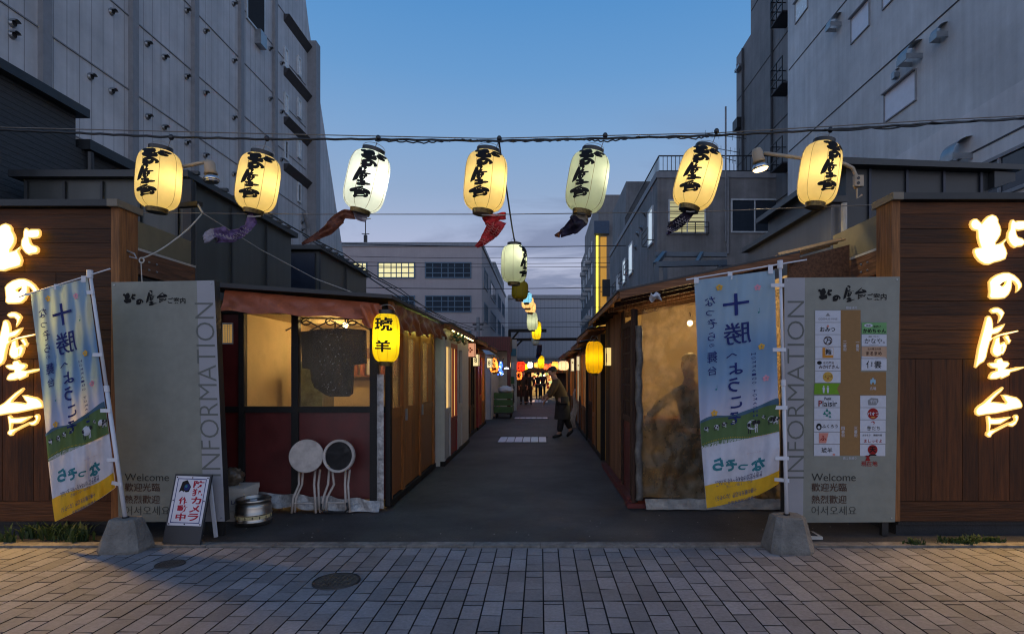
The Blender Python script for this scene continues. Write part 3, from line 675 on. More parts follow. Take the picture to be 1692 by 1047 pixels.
# blue steel canopy frame between the sheds
cf = thing('canopy_frame', 'blue-grey steel canopy frame standing above the right stall roofs', 'frame', (X(1130, 11.5), 11.5, 0))
m_bsteel = mat('blue_steel', (0.06, 0.085, 0.115), .45, .3)
q = MB()
for D, ya, yb in ((11.0, 437, 430), (13.0, 420, 417)):
    q.bar(P(1083, ya, D), P(1200, yb + 4, D), .1, .1, m_bsteel)
q.build('beam', cf)
q = MB(); q.bar(P(1083, 437, 11), P(1098, 418, 13), .09, .09, m_bsteel); q.bar(P(1150, 436, 11), P(1160, 418, 13), .07, .07, m_bsteel); q.build('cross_beam', cf)
q = MB()
for px, D in ((1084, 11), (1190, 11), (1099, 13)): q.bar(P(px, 437, D), (X(px, D), D, 0), .09, .09, m_bsteel)
q.build('post', cf)
# ------------------------------------------------------------------ wooden front walls with the backlit name
m_board = wood('cedar_board', (0.060, 0.021, 0.006), .6, .35, 'X')
m_boardv = wood('cedar_board_upright', (0.055, 0.018, 0.005), .6, .35, 'Z')
m_post = wood('corner_post_wood', (0.21, 0.088, 0.030), .6, .1, 'Z')
m_cap = mat('wall_cap_metal', (0.018, 0.021, 0.024), .5, .2, var=.15)
m_capend = mat('cap_end_metal', (0.16, 0.13, 0.09), .5)
m_plinth = mat('plinth_concrete', (0.022, 0.022, 0.024), .85, var=.3, bump=.4)
m_olive = mat('olive_sheet', (0.15, 0.13, 0.075), .55, var=.15, streak=.15)
m_beam = wood('beam_wood', (0.12, 0.055, 0.028), .65, .1, 'Y')
m_glow = emis('sign_face', (1.0, 0.84, 0.55), 1.7)
m_rim = emis('sign_halo', (1.0, 0.60, 0.14), 0.8)
m_back = emis('sign_backlight', (1.0, 0.55, 0.08), 2.6)
YW = 5.5
def wooden_wall(x0, x1, ztop, inner, label):
    s = 1 if inner == x1 else -1                       # direction of the opening
    t = thing('wooden_wall', label, 'wall', ((x0 + x1) / 2, YW + .1, 0), 'wooden walls either side of the alley mouth')
    rr = random.Random(int(x0 * 10))
    q = MB(); q.box(x0, x1, YW + .03, YW + .25, .1, ztop - .02, m_plinth); q.build('core', t)
    zs = Z(592, YW)
    q = MB(); z = zs; hb = .138
    while z < ztop - .01:
        z1 = min(z + hb - .004, ztop); x = x0
        while x < x1:
            xe = min(x + rr.uniform(1.2, 2.6), x1)
            if x1 - xe < .3: xe = x1
            q.box(x + .0015, xe - .0015, YW + rr.uniform(0, .004), YW + .029, z, z1, m_board); x = xe
        z += hb
    q.build('cladding', t)
    q = MB(); x = x0
    while x < x1 - .01:
        xe = min(x + .15, x1); q.box(x + .002, xe - .002, YW + rr.uniform(0, .004), YW + .029, .335, zs - .006, m_boardv); x = xe
    q.box(x0, x1, YW + .001, YW + .029, .14, .33, m_board)
    q.build('cladding', t)
    q = MB(); a = inner if s > 0 else inner - .08
    q.box(a, a + .08, YW - .004, YW + .25, .14, ztop + .01, m_post); q.build('corner_post', t)
    q = MB(); q.box(x0, x1 + (.0 if s > 0 else 0), YW - .06, YW + .3, ztop + .012, ztop + .075, m_cap); q.build('cap', t)
    q = MB(); a0 = inner if s > 0 else inner - .10
    q.box(a0 + (.001 if s > 0 else 0), a0 + .10 - (0 if s > 0 else .001), YW - .062, YW + .3, ztop + .010, ztop + .077, m_capend); q.build('cap_end', t)
    q = MB(); q.box(x0, x1, YW + .06, YW + .24, -.02, .1, m_plinth); q.build('plinth', t)
    # return wall running back beside the stalls: olive sheet above, timber rail below
    q = MB(); a, b = sorted((inner + s * .02, inner - s * .06)); q.box(a, b, YW + .26, 6.72, 2.83, ztop - .03, m_olive); q.build('return_sheet', t)
    q = MB(); a, b = sorted((inner + s * .05, inner - s * .07)); q.box(a, b, YW + .26, 6.75, 2.55, 2.79, m_beam); q.build('return_rail', t)
    q = MB(); q.box(a - .005, b + .005, YW + .26, 6.76, 2.79, 2.815, m_pale_trim); q.build('rail_trim', t)
    q = MB(); q.box(a + .03, b - .03, YW + .26, 6.7, 0, 2.54, m_plinth); q.build('return_wall', t)
    q = MB()
    for k in range(4): q.lathe([(.012, 0), (.008, .012)], m_vent, (inner + s * .052, 5.95 + (k % 2) * .12, 2.62 + (k // 2) * .08), 8, axis=(s, 0, 0))
    q.build('bolt', t)
    return t
wooden_wall(-8.6, X(184, YW), Z(345, YW), X(184, YW), 'dark cedar wall left of the alley mouth behind the tilted flag')
wooden_wall(X(1487, YW), 8.9, Z(334, YW), X(1487, YW), 'dark cedar wall right of the alley mouth beside the directory board')

def lit_sign(tr, label):
    D0 = YW - .06
    al = [tr(p) for k in LOGO for o, _ in LOGO[k] for p in o]
    xs = [X(p[0], D0) for p in al]; zs = [Z(p[1], D0) for p in al]
    t = thing('illuminated_sign', label, 'sign', ((min(xs) + max(xs)) / 2, D0, min(zs)), 'glowing brush-written shop signs')
    for key in ('kita', 'no', 'ya', 'dai'):
        q = MB()
        for i, (o, hs) in enumerate(LOGO[key]):
            yf = D0 - i * .0022
            lo = [(X(a, D0), Z(b, D0)) for a, b in map(tr, o)]
            rim = offset_loop(lo, .0005); face = offset_loop(lo, -.0125)
            hl = [[(X(a, D0), Z(b, D0)) for a, b in map(tr, h)] for h in hs]
            poly2d(q, face, lambda u, v, y=yf: (u, y - .004, v), m_glow, hl)
            poly2d(q, rim, lambda u, v, y=yf: (u, y, v), m_rim, [offset_loop(h, -.004) for h in hl]); poly2d(q, rim, lambda u, v, y=yf: (u, y + .014, v), m_back, [offset_loop(h, -.004) for h in hl])
            n = len(rim)
            for k in range(n):
                a, b = rim[k], rim[(k + 1) % n]; q.poly([(a[0], yf, a[1]), (b[0], yf, b[1]), (b[0], yf + .0135, b[1]), (a[0], yf + .0135, a[1])], m_rim)
        q.build('character', t)
        al_ = [(X(a, D0), Z(b, D0)) for o, _ in LOGO[key] for a, b in map(tr, o)]
        lamp('added_letter_spot', ((min(p[0] for p in al_) + max(p[0] for p in al_)) / 2, YW - .15, (min(p[1] for p in al_) + max(p[1] for p in al_)) / 2), 56, (1, .56, .11), t, .02, 165, (0, -1, -.45))  # added spot before each character, throwing the sign's yellow onto the paving
    return t
lit_sign(lambda p: (p[0] + 1592, p[1] + 340), 'glowing white brush characters on the right cedar wall')
def trl(p):
    x, y = p[0] + 1592, p[1] + 340
    return (x - 1629 + (y - 385) * .0385, 398 + (y - 385) * .954)
lit_sign(trl, 'glowing white brush characters on the left cedar wall, partly behind the flag')

# ------------------------------------------------------------------ information boards
m_panel = mat('board_olive_grey', (0.19, 0.195, 0.165), .45, var=.08, vs=9, blotch=.10, bls=3, streak=.08)
m_stripe = mat('board_lilac_stripe', (0.27, 0.27, 0.29), .45, var=.04)
m_edge = mat('board_edge', (0.012, 0.012, 0.013), .5)
k_black = flat('ink_black', (0.008, 0.008, 0.009)); k_grey = flat('ink_grey', (0.125, 0.13, 0.12)); k_brown = flat('ink_brown', (0.06, 0.028, 0.02)); k_ink = flat('ink_darkgrey', (0.035, 0.035, 0.032))
k_white = flat('ink_white', (0.48, 0.49, 0.54)); k_red = flat('ink_red', (0.25, 0.015, 0.015)); k_tan = flat('ink_tan', (0.24, 0.135, 0.055)); k_green = flat('ink_green', (0.13, 0.27, 0.02))
k_leaf = flat('ink_leaf', (0.14, 0.30, 0.12)); k_teal = flat('ink_teal', (0.02, 0.16, 0.14)); k_orange = flat('ink_orange', (0.48, 0.20, 0.03)); k_pink = flat('ink_pink', (0.5, 0.2, 0.16)); k_yel = flat('ink_ochre', (0.45, 0.28, 0.06)); k_mid = flat('ink_midgrey', (0.2, 0.2, 0.21))
DB = 5.46
def pb(x0, y0, x1, y1): return (x0, -y1, x1, -y0)      # photo box -> y-up box
def on(D): return lambda u, v: P(u, -v, D)
def board(tl, tr_, br, bl, stripe, label):
    t = thing('information_board', label, 'notice board', (X((bl[0] + br[0]) / 2, DB), DB, 0), 'information boards at the alley mouth')
    q = MB(); f = [P(*tl, DB), P(*tr_, DB), P(*br, DB), P(*bl, DB)]; bk = [p + Vector((0, .09, 0)) for p in f]
    q.poly(f, m_panel); o = 1
    q.mesh(f + bk, [(0, 1, 5, 4), (1, 2, 6, 5), (2, 3, 7, 6), (3, 0, 4, 7), (7, 6, 5, 4)], m_edge); q.build('panel', t)
    q = MB(); q.poly([P(*p, DB - .002) for p in stripe], m_stripe); q.build('stripe', t)
    q = MB()
    for px in ((bl[0] + 12), (br[0] - 12)):
        x = X(px, DB); q.box(x - .03, x + .03, DB + .04, DB + .085, 0, .3, m_edge); q.build('leg', t); q = MB()
    for px_, py_ in ((tl[0] + 5, tl[1] + 5), (tr_[0] - 5, tr_[1] + 5), (bl[0] + 6, bl[1] - 6), (br[0] - 6, br[1] - 6)): q.lathe([(.009, 0), (.007, .004), (0, .005)], m_vent, P(px_, py_, DB - .002), 10, axis=(0, -1, 0)); q.build('bolt', t); q = MB()
    return t
def words(q, xo, dy=0):
    f = on(DB - .0045)
    write(q, 'Welcome', pb(xo, 781 + dy, xo + 73, 795 + dy), f, k_ink, -.004)
    write(q, '歓迎光臨'.replace('歓', '歡'), pb(xo, 797 + dy, xo + 58, 812 + dy), f, k_brown, .006)
    write(q, '熱烈歡迎', pb(xo, 817 + dy, xo + 58, 832 + dy), f, k_brown, .006)
    write(q, '어서오세요', pb(xo, 835 + dy, xo + 74, 851 + dy), f, k_ink, -.008)
def title(q, x0, y0, k=1.0):
    f = on(DB - .0045); b = lambda a, c, d, e_: pb(x0 + a * k, y0 + c * k, x0 + d * k, y0 + e_ * k)
    logo_box(q, 'kita', b(0, 5, 23, 24), f, k_black); logo_box(q, 'no', b(24, 16, 37, 26.5), f, k_black)
    logo_box(q, 'ya', b(41.5, .5, 61, 28), f, k_black); logo_box(q, 'dai', b(61, 4, 80, 23), f, k_black)
    write(q, 'ご案内', b(80.5, 13.5, 113.5, 24.5), f, k_black, .012)
bl_ = board((184, 466), (354, 463), (371.5, 861), (196, 862), [(325, 463.6), (354, 463), (371.5, 861), (337, 861.4)], 'blank olive information board without shop tiles, left of the alley')
q = MB(); title(q, 203, 479, .915); words(q, 206); q.build('lettering', bl_)
q = MB(); write(q, 'INFORMATION', pb(328, 500, 359, 786), lambda u, v: P(u + (-v - 640) * .045 - .5, -v, DB - .004), k_grey, -.012, False, False, math.pi / 2); q.build('lettering', bl_)
br_ = board((1296, 459), (1487, 457), (1479, 862), (1296, 863), [(1296, 459), (1330, 458.6), (1327, 862.5), (1296, 863)], 'shop directory board with coloured tiles and a tan map, right of the alley')
q = MB(); title(q, 1352, 471); words(q, 1341); q.build('lettering', br_)
q = MB(); write(q, 'INFORMATION', pb(1301, 497, 1329, 790), on(DB - .004), k_grey, -.012, False, False, math.pi / 2); q.build('lettering', br_)
# the map: tan lanes, then one tile per shop
f1, f2, f3, f4 = on(DB - .003), on(DB - .0045), on(DB - .006), on(DB - .0075)
q = MB()
poly2d(q, [(1389, -512), (1422, -512), (1422, -614), (1464, -614), (1464, -653), (1421, -653), (1421, -752), (1386, -752), (1386, -651), (1381, -643), (1389, -633)], f1, k_tan)
poly2d(q, [(1346, -633), (1388, -633), (1383, -642), (1387, -651), (1345, -651)], f2, k_green)
for x in (1361, 1368):
    poly2d(q, disc2d(x, -638.3, 1.3, 1.3, 10), f3, k_white); poly2d(q, [(x - 2, -640), (x + 2, -640), (x + 1.2, -649), (x - 1.2, -649)], f3, k_white)
poly2d(q, [(1430, -752), (1438, -752), (1438, -754), (1435.6, -755), (1438.4, -761), (1429.6, -761), (1432.4, -755), (1430, -754)], f2, k_red)
write(q, '現在地', pb(1423, 761, 1450, 770), f2, k_red, .01)
write(q, '銀座通り', pb(1398, 506, 1416, 511), f2, k_white); write(q, '西１条通り', pb(1393, 754, 1415, 759), f2, k_white)
for x, y, s_ in ((1393, 562, '二番街'), (1414, 562, '一番街'), (1390, 704, '四番街'), (1411, 704, '三番街')): write_v(q, s_, pb(x, y, x + 6, y + 18), f2, k_white)
write(q, '広場', pb(1437, 639, 1448, 644), f2, k_white)
for a in (-3, 0, 3):
    poly2d(q, disc2d(1442.5 + a, -628 - abs(a) * .8, 1.6, 4.5, 8), f2, flat('ink_sky', (.25, .4, .5)))
q.build('street_map', br_)
T = []
for i in range(6): T.append((1347, 513 + i * 20, 1389, 532 + i * 20))
for i in range(5): T.append((1345.5 - i * .15, 653.5 + i * 20.1, 1388 - i * .15, 672.5 + i * 20.1))
for i in range(4): T.append((1424 - i * .2, 532.5 + i * 20, 1465, 551.5 + i * 20))
for i in range(5): T.append((1421.5 - i * .1, 653.5 + i * 20.1, 1464 - i * .3, 672.5 + i * 20.1))
def tile(i, bg_=None):
    q = MB(); x0, y0, x1, y1 = T[i]; poly2d(q, [(x0, -y0), (x1, -y0), (x1, -y1), (x0, -y1)], f2, bg_ or k_white)
    poly2d(q, [(x0, -y0 + .9), (x1, -y0 + .9), (x1, -y0), (x0, -y0)], f2, k_mid)
    w = lambda s_, a, b, c, d, k, bo=.01, f=f3: write(q, s_, pb(x0 + a, y0 + b, x0 + c, y0 + d), f, k, bo)
    cx, cy = (x0 + x1) / 2, -(y0 + y1) / 2
    if i == 0: poly2d(q, [(cx - 4, cy + .5), (cx, cy + 6), (cx + 4, cy + .5)], f3, k_mid); w('COSMUS VINE', 4, 12, 38, 15.5, k_mid, 0)
    elif i == 1: w('おみつ', 8, 5, 33, 17, k_black, .02); poly2d(q, disc2d(cx, cy + 4, 2, 2, 8), f4, k_pink)
    elif i == 2: poly2d(q, disc2d(cx, cy, 7.3, 7.3), f3, k_brown); poly2d(q, disc2d(cx, cy, 5.8, 5.8), f4, k_white); w('万', 16, 5, 27, 15, k_black, .02, on(DB - .009))
    elif i == 3:
        poly2d(q, [(cx - 9, cy + 8.5), (cx + 9, cy + 8.5), (cx + 9, cy - 8.5), (cx - 9, cy - 8.5)], f3, k_orange); poly2d(q, [(cx - 4, cy + 8), (cx + 8.5, cy + 8), (cx + 8.5, cy - 4), (cx - 4, cy - 4)], f4, k_white)
        w('鮨', 17, 3, 27, 13, k_black, .02, on(DB - .009))
    elif i == 4: poly2d(q, disc2d(x0 + 7, -y0 - 6, 4, 3), f3, k_black); w('北の屋台', 13, 3, 31, 9, k_brown); w('みかげさん', 6, 8.5, 40, 17, k_brown, .015)
    elif i == 5: poly2d(q, disc2d(cx, cy, 8.5, 8.5), f3, k_yel); w('よつば', 15, 6, 29, 10, k_brown, .01, f4); poly2d(q, disc2d(cx, cy - 2.5, 2, 1, 8), f4, k_red)
    elif i == 6: w('Petit', 15, 2.5, 30, 7, k_black, .02); w('Plaisir', 7, 8, 38, 18, k_black, .01); w('P', 7, 7, 13, 18, k_red, .02, f4)
    elif i == 7:
        for a, b, c in ((0, 5, 4), (-4, 0, 4), (4.5, 1, 4), (0, -3, 3.5), (5, -5, 3)): poly2d(q, [(cx + a, cy + b + c), (cx + a + c * .7, cy + b - c * .4), (cx + a - c * .7, cy + b - c * .4)], on(DB - .006 - .0006 * (a + 5)), k_teal)
    elif i == 8: poly2d(q, disc2d(x0 + 8, -y0 - 11, 4.6, 5.6), f3, k_black); poly2d(q, disc2d(x0 + 8, -y0 - 12, 2.2, 2.6), f4, k_white); w('ふくろう', 13, 3, 39, 17, k_black, .02)
    elif i == 9: poly2d(q, [(x0 + 8, -y0 - 1), (x0 + 24, -y0 - 1), (x0 + 20, -y1 + 1), (x0 + 8, -y1 + 1)], f3, k_pink); w('ふ', 10, 4, 20, 15, k_red, .02, f4)
    elif i == 10: w('琥羊', 11, 5, 32, 14, k_black, .01); poly2d(q, [(x0 + 31, -y1 + 4), (x0 + 35, -y1 + 4), (x0 + 35, -y1 + 1), (x0 + 31, -y1 + 1)], f3, k_pink)
    elif i == 11: poly2d(q, disc2d(x0 + 11, -y0 - 5, 7, 3), f3, k_white); w('鉄板', 5, 3.4, 17, 7, k_ink, 0, f4); w('串揚げ', 19, 5, 32, 9, k_black, .015); w('かめちゃん', 2, 10, 40, 18, k_black, .03)
    elif i == 12: w('焼鳥・ホルモン', 9, 2, 32, 4.5, k_ink); w('かなや。', 5, 6, 38, 15, k_black, .0); poly2d(q, [(x0 + 12, -y1 + 2.4), (x0 + 28, -y1 + 2.4), (x0 + 28, -y1 + 1.8), (x0 + 12, -y1 + 1.8)], f3, k_mid)
    elif i == 13: w('まるまめ', 3, 8, 38, 14, k_brown, .02); w('北の郷土料理', 6, 2, 36, 5.5, k_brown); poly2d(q, [(x0, -y1 + 3), (x0 + 40, -y1 + 1.5), (x0 + 40, -y1 + .2), (x0, -y1 + .2)], f3, k_white)
    elif i == 14: w('伊雲', 8, 3, 33, 16, k_black, .015)
    elif i == 15: poly2d(q, [(cx - 8, cy - 6), (cx - 9, cy + 2), (cx - 3, cy + 6), (cx + 8, cy + 5), (cx + 9, cy), (cx + 5, cy - 6)], f3, k_mid); w('千円', 16, 6, 27, 13, k_white, .02, f4)
    elif i == 16: poly2d(q, disc2d(cx, cy, 9.2, 9.2), f3, k_red); w('パオズ', 12, 6, 31, 13, k_white, .03, f4); poly2d(q, disc2d(cx, cy - 6, 4, 1, 8), f4, k_yel)
    elif i == 17: poly2d(q, disc2d(cx, cy + 5, 3, 3, 12), f3, k_red); poly2d(q, disc2d(cx - .8, cy + 4, 2.2, 2.2, 12), f4, k_white); w('梟だち', 11, 9.5, 33, 17, k_ink, .005)
    elif i == 18: w('おかえり', 4, 3, 17, 6.5, k_black); w('韓国料理', 22, 3, 36, 6.5, k_black, .01); w('ましっそよ', 3, 11.5, 40, 17, k_red, .015)
    elif i == 19: poly2d(q, disc2d(cx, cy + .8, 8.2, 8.2), f3, k_red); poly2d(q, [(cx - 7, cy - 9), (cx + 7, cy - 9), (cx + 5, cy - 6.5), (cx - 5, cy - 6.5)], f4, k_black); w('天', 15.5, 3, 26.5, 14, k_black, .03, on(DB - .009))
    q.build('shop_tile', br_)
for i in range(20): tile(i, k_green if False else (k_leaf if i == 11 else flat('ink_peach', (.40, .26, .17)) if i == 13 else None))

# ------------------------------------------------------------------ tall flags on poles in concrete blocks
m_conc = mat('weight_concrete', (0.16, 0.15, 0.135), .9, var=.35, vs=7, bump=.9, bs=45)
m_white = mat('white_plastic', (0.55, 0.56, 0.6), .45, var=.05)
m_flagsky = mat('flag_print_blue', (0.2, 0.35, 0.55), .8, var=0.05, transl=.35)
nt2 = m_flagsky.node_tree; at = nt2.nodes.new('ShaderNodeAttribute'); at.attribute_name = 'down'
fr = nt2.nodes.new('ShaderNodeValToRGB'); nt2.links.new(at.outputs['Fac'], fr.inputs[0]); fe = fr.color_ramp.elements
fe[0].position = 0; fe[0].color = (.28, .42, .55, 1); fe[1].position = .62; fe[1].color = (.50, .52, .68, 1)
for p_, c_ in ((.2, (.27, .40, .54, 1)), (.33, (.15, .29, .50, 1)), (.45, (.20, .34, .54, 1))):
    q_ = fe.new(p_); q_.color = c_
for n_ in list(nt2.nodes):
    if n_.type in ('BSDF_PRINCIPLED', 'BSDF_TRANSLUCENT'): nt2.links.new(fr.outputs[0], n_.inputs[0])
def cloth(nm, c): return mat(nm, c, .8, var=.07, vs=14, transl=.3)
c_navy = cloth('print_navy', (.012, .025, .16)); c_green = cloth('print_field', (.10, .17, .06)); c_hill = cloth('print_hill', (.06, .13, .2)); c_white = cloth('print_white', (.62, .62, .68)); c_yel = cloth('print_yellow', (.72, .42, .02))
c_blk = cloth('print_black', (.02, .02, .025)); c_or = cloth('print_orange', (.75, .42, .06)); c_pk = cloth('print_pink', (.75, .32, .4)); c_teal = cloth('print_teal', (.03, .2, .24)); c_ink = cloth('print_ink', (.10, .10, .16)); c_red = cloth('print_red', (.4, .05, .04)); c_tree = cloth('print_tree', (.03, .09, .05))
def ruv(px, py):
    u = .5
    for _ in range(4):
        t = (py - 462 + 17 * u) / (376 - 11 * u); u = (px - 1147 - 18 * t) / (133 - 8 * t)
    return (u, 1 - t)
def rbox(x0, y0, x1, y1):
    a = ruv(x0, y1); b = ruv(x1, y0); return (a[0], a[1], b[0], b[1])
def flag(tl, tr_, bl, br, pole_b, pole_t, bar_l, bar_r, D, base, curl, ph, label, blabel):
    t = thing('banner_flag', label, 'flag', P(*pole_b, D), 'tall welcome flags')
    def srf(u, v, d=0.0):
        w = 1 - v
        x = (tl[0] + (tr_[0] - tl[0]) * u) * (1 - w) + (bl[0] + (br[0] - bl[0]) * u) * w
        y = (tl[1] + (tr_[1] - tl[1]) * u) * (1 - w) + (bl[1] + (br[1] - bl[1]) * u) * w
        x += 3.0 * math.sin(w * 5 + ph) * (1 - u) * w
        k = max(0.0, (w - .80) / .20) * max(0.0, (u - .45) / .55)
        y -= curl * k * k * 14; x -= curl * k * 4
        dep = D + .05 * math.sin(u * 6.5 + w * 2.2 + ph) * (.25 + .75 * w) * (1 - .35 * u) + .015 * math.sin(w * 23 + u * 9 + ph) + .10 * k + .012 * math.sin(u * 31 + w * 6 + ph * 2)
        return P(x, y, dep) + Vector((0, -d, 0))
    nu, nv = 44, 120
    q = MB(); q.grid(lambda a, b: srf(a, b), nu, nv, m_flagsky); o = q.build('flag_cloth', t, smooth=True)
    at_ = o.data.attributes.new('down', 'FLOAT', 'POINT')
    at_.data.foreach_set('value', [1 - b / nv for a in range(nu + 1) for b in range(nv + 1)])
    S1, S2, S3 = (lambda u, v: srf(u, v, .005)), (lambda u, v: srf(u, v, .009)), (lambda u, v: srf(u, v, .013))
    q = MB(); st = .022
    # field, hills, lower white and yellow bands
    hz = lambda u: .378 + .02 * u + .008 * math.sin(u * 9)
    us = [i / 24 for i in range(25)]
    poly2d(q, [(u, hz(u) - .004) for u in us] + [(1, .272), (0, .262)], S1, c_green, step=st)
    poly2d(q, [(u, hz(u) + .004 + .028 * max(0, u - .45) ** 1.2 + .004 * math.sin(u * 14)) for u in us] + [(u, hz(u) - .006) for u in us[::-1]], S2, c_hill, step=st)
    poly2d(q, [(u, .272 + .01 * math.sin(u * 6)) for u in us] + [(u, .085 + .012 * math.sin(u * 5 + 1)) for u in us[::-1]], S1, c_white, step=st)
    poly2d(q, [(u, .088 + .012 * math.sin(u * 5 + 1)) for u in us] + [(1, 0.0), (0, 0.0)], S2, c_yel, step=st)
    for k in range(44): u = .02 + k * .022; poly2d(q, disc2d(u, .279 + .01 * math.sin(u * 6), .005, .0016, 6), S2, c_yel)
    rr = random.Random(5)
    for u, v, r_ in ((.66, .325, 1.7), (.9, .335, 1.1), (.2, .345, .75), (.3, .35, .7), (.07, .345, .7), (.95, .33, 1.0), (.42, .352, .5), (.8, .352, .5)):
        poly2d(q, disc2d(u, v, .042 * r_, .013 * r_, 12), S2, c_white)
        for k in range(4): poly2d(q, disc2d(u + rr.uniform(-.03, .03) * r_, v + rr.uniform(-.005, .007) * r_, .013 * r_, .0055 * r_, 8), S3, c_blk)
        for k in (-.032, -.018, .02, .033): poly2d(q, [(u + k * r_ - .004 * r_, v), (u + k * r_ + .004 * r_, v), (u + k * r_ + .003 * r_, v - .022 * r_), (u + k * r_ - .003 * r_, v - .022 * r_)], S2, c_white if k > 0 else c_blk)
        poly2d(q, disc2d(u + .045 * r_, v + .004 * r_, .014 * r_, .006 * r_, 8), S3, c_blk)
    q.build('picture', o)
    q = MB()
    for ch, b in (('十', (1194.6, 481, 1236.6, 523)), ('勝', (1195.6, 528, 1239.8, 571)), ('へ', (1199.8, 581, 1217.7, 591)), ('よ', (1205, 596, 1227, 619)), ('う', (1204, 621, 1222, 648)), ('こ', (1208, 652, 1226, 674)), ('そ', (1204.5, 677, 1224, 701))):
        write(q, ch, rbox(*b), S2, c_navy, .006 if ch == '勝' else .022, False, True, 0, st)
    for ch, b in (('な', (1164, 488, 1181, 506)), ('つ', (1166, 511, 1180, 522)), ('ぞ', (1169, 525, 1184, 543)), ('ら', (1169, 547, 1181, 563)), ('の', (1172, 566, 1180, 573)), ('舞', (1169, 578, 1185, 600)), ('台', (1170, 603, 1184, 620))):
        write(q, ch, rbox(*b), S2, c_navy, .004, False, True, 0, st)
    for i, ch in enumerate('HOKKAIDO TOKACHI'):
        if ch != ' ': write(q, ch, rbox(1241 + i * .25, 581 + i * 6.75, 1248 + i * .25, 585.6 + i * 6.75), S2, c_navy, .01, False, True)
    for i, (ch, b) in enumerate((('な', (1241, 752, 1264, 779)), ('つ', (1219, 763, 1236, 776)), ('ぞ', (1198, 755, 1217, 778)), ('ら', (1177, 753, 1195, 778)))):
        write(q, ch, rbox(*b), S2, c_teal, .05, False, True, 0, st)
    write(q, '連続テレビ小説', rbox(1234, 742, 1261, 748), S2, c_red, .02, False, True)
    write(q, '放送予定2019年4月〜9月 全156回', rbox(1181, 786, 1260, 793), S2, c_ink, .01, False, True)
    write(q, '撮影地十勝の物語', rbox(1199, 795, 1243, 799), S2, c_ink, .01, False, True)
    write(q, '十勝の観光を応援（なつぞら）', rbox(1180, 811, 1250, 818), S3, c_ink, .01, False, True)
    write(q, '十勝観光連盟推進会', rbox(1200, 821, 1250, 827), S3, c_ink, .01, False, True)
    for px, py, m_ in ((1188, 474, c_or), (1251, 474, c_pk), (1257.6, 571, c_or), (1265, 623, c_pk), (1181, 681, c_or)):
        c = ruv(px, py)
        for k in range(5): poly2d(q, disc2d(c[0] + .026 * math.cos(k * 1.2566 + .3), c[1] + .0085 * math.sin(k * 1.2566 + .3), .018, .006, 8), S2 if k % 2 else S3, m_)
    for px, py in ((1253, 515), (1184, 642)):
        c = ruv(px, py); poly2d(q, disc2d(c[0], c[1], .012, .004, 8), S2, c_teal); poly2d(q, [(c[0] + .01, c[1]), (c[0] + .014, c[1]), (c[0] + .014, c[1] + .02), (c[0] + .01, c[1] + .02)], S2, c_teal)
    q.build('lettering', o)
    a, b = P(*pole_b, D), P(*pole_t, D); mid = a.lerp(b, .53)
    q = MB(); q.tube([a, mid], .0165, m_white, 10); q.tube([mid, b], .0135, m_white, 10); q.build('pole', t, smooth=True)
    q = MB(); q.tube([mid - (b - a) * .012, mid + (b - a) * .012], .021, m_white, 10); q.build('joint', t); q = MB(); q.tube([b - Vector((0, 0, .05)), b + Vector((0, 0, .02))], .024, m_white, 10); q.build('joint', t)
    q = MB(); q.tube([P(*bar_l, D), P(*bar_r, D)], .0065, m_white, 6); q.build('crossbar', t)
    for u in (.02, .45, .94):
        p = srf(u, 1.0); k = (P(*bar_l, D).x - p.x) / (P(*bar_l, D).x - P(*bar_r, D).x); top = P(*bar_l, D).lerp(P(*bar_r, D), k)
        q = MB(); q.box(p.x - .02, p.x + .02, D - .012, D - .007, p.z - .03, top.z + .006, m_white); q.build('loop', t)
    for w in (.07, .36, .62, .85, .97):
        p = srf(1.0, 1 - w); k = (p.z - a.z) / (b.z - a.z); pp = a.lerp(b, k); q = MB()
        q.bar(p + Vector((-.04, -.012, 0)), pp + Vector((.022, -.02, 0)), .006, .032, m_white, (0, 0, 1)); q.build('loop', t)
    # concrete weight, tapered, with a lifting hole worn at the top
    (x0, x1, xt0, xt1, yb, yt) = base
    Db = D; w = X(x1, Db) - X(x0, Db); wt = X(xt1, Db) - X(xt0, Db); zt = Z(yt, Db) + .01
    cx = (X(x0, Db) + X(x1, Db)) / 2; cxt = (X(xt0, Db) + X(xt1, Db)) / 2
    n = 9; vs = []; rr = random.Random(int(x0))
    tb = MB()
    def rect(cx_, w_, z, c=.82):
        o_ = []
        for i in range(16):
            t_ = 2 * math.pi * (i + .5) / 16; ca, sa = math.cos(t_), math.sin(t_); k = 1 / max(abs(ca), abs(sa)); k = min(k, 1.22)
            o_.append((cx_ + w_ / 2 * ca * k + rr.uniform(-.004, .004), D + w_ / 2 * .85 * sa * k + rr.uniform(-.004, .004), z + rr.uniform(-.003, .003)))
        return o_
    rings = [rect(cx, w * .97, 0.0), rect(cx, w, .03)] + [rect(cx + (cxt - cx) * s_, w + (wt - w) * s_, .03 + (zt - .03) * s_) for s_ in (.33, .66, .95)] + [rect(cxt, wt * .93, zt)]
    vs = [p for r_ in rings for p in r_]; fs = [(j * 16 + i, j * 16 + (i + 1) % 16, (j + 1) * 16 + (i + 1) % 16, (j + 1) * 16 + i) for j in range(len(rings) - 1) for i in range(16)] + [tuple(80 + i for i in range(16))]
    tb.mesh(vs, fs, m_conc); tw = thing('concrete_weight', blabel, 'flag base', (cx, D, 0), 'concrete flag bases'); tb.build('block', tw)
    q = MB(); q.lathe([(.028, zt - .003), (.028, zt + .012), (.022, zt + .012)], m_hole, (a.x, D, 0), 12); q.build('socket', tw)
    return t
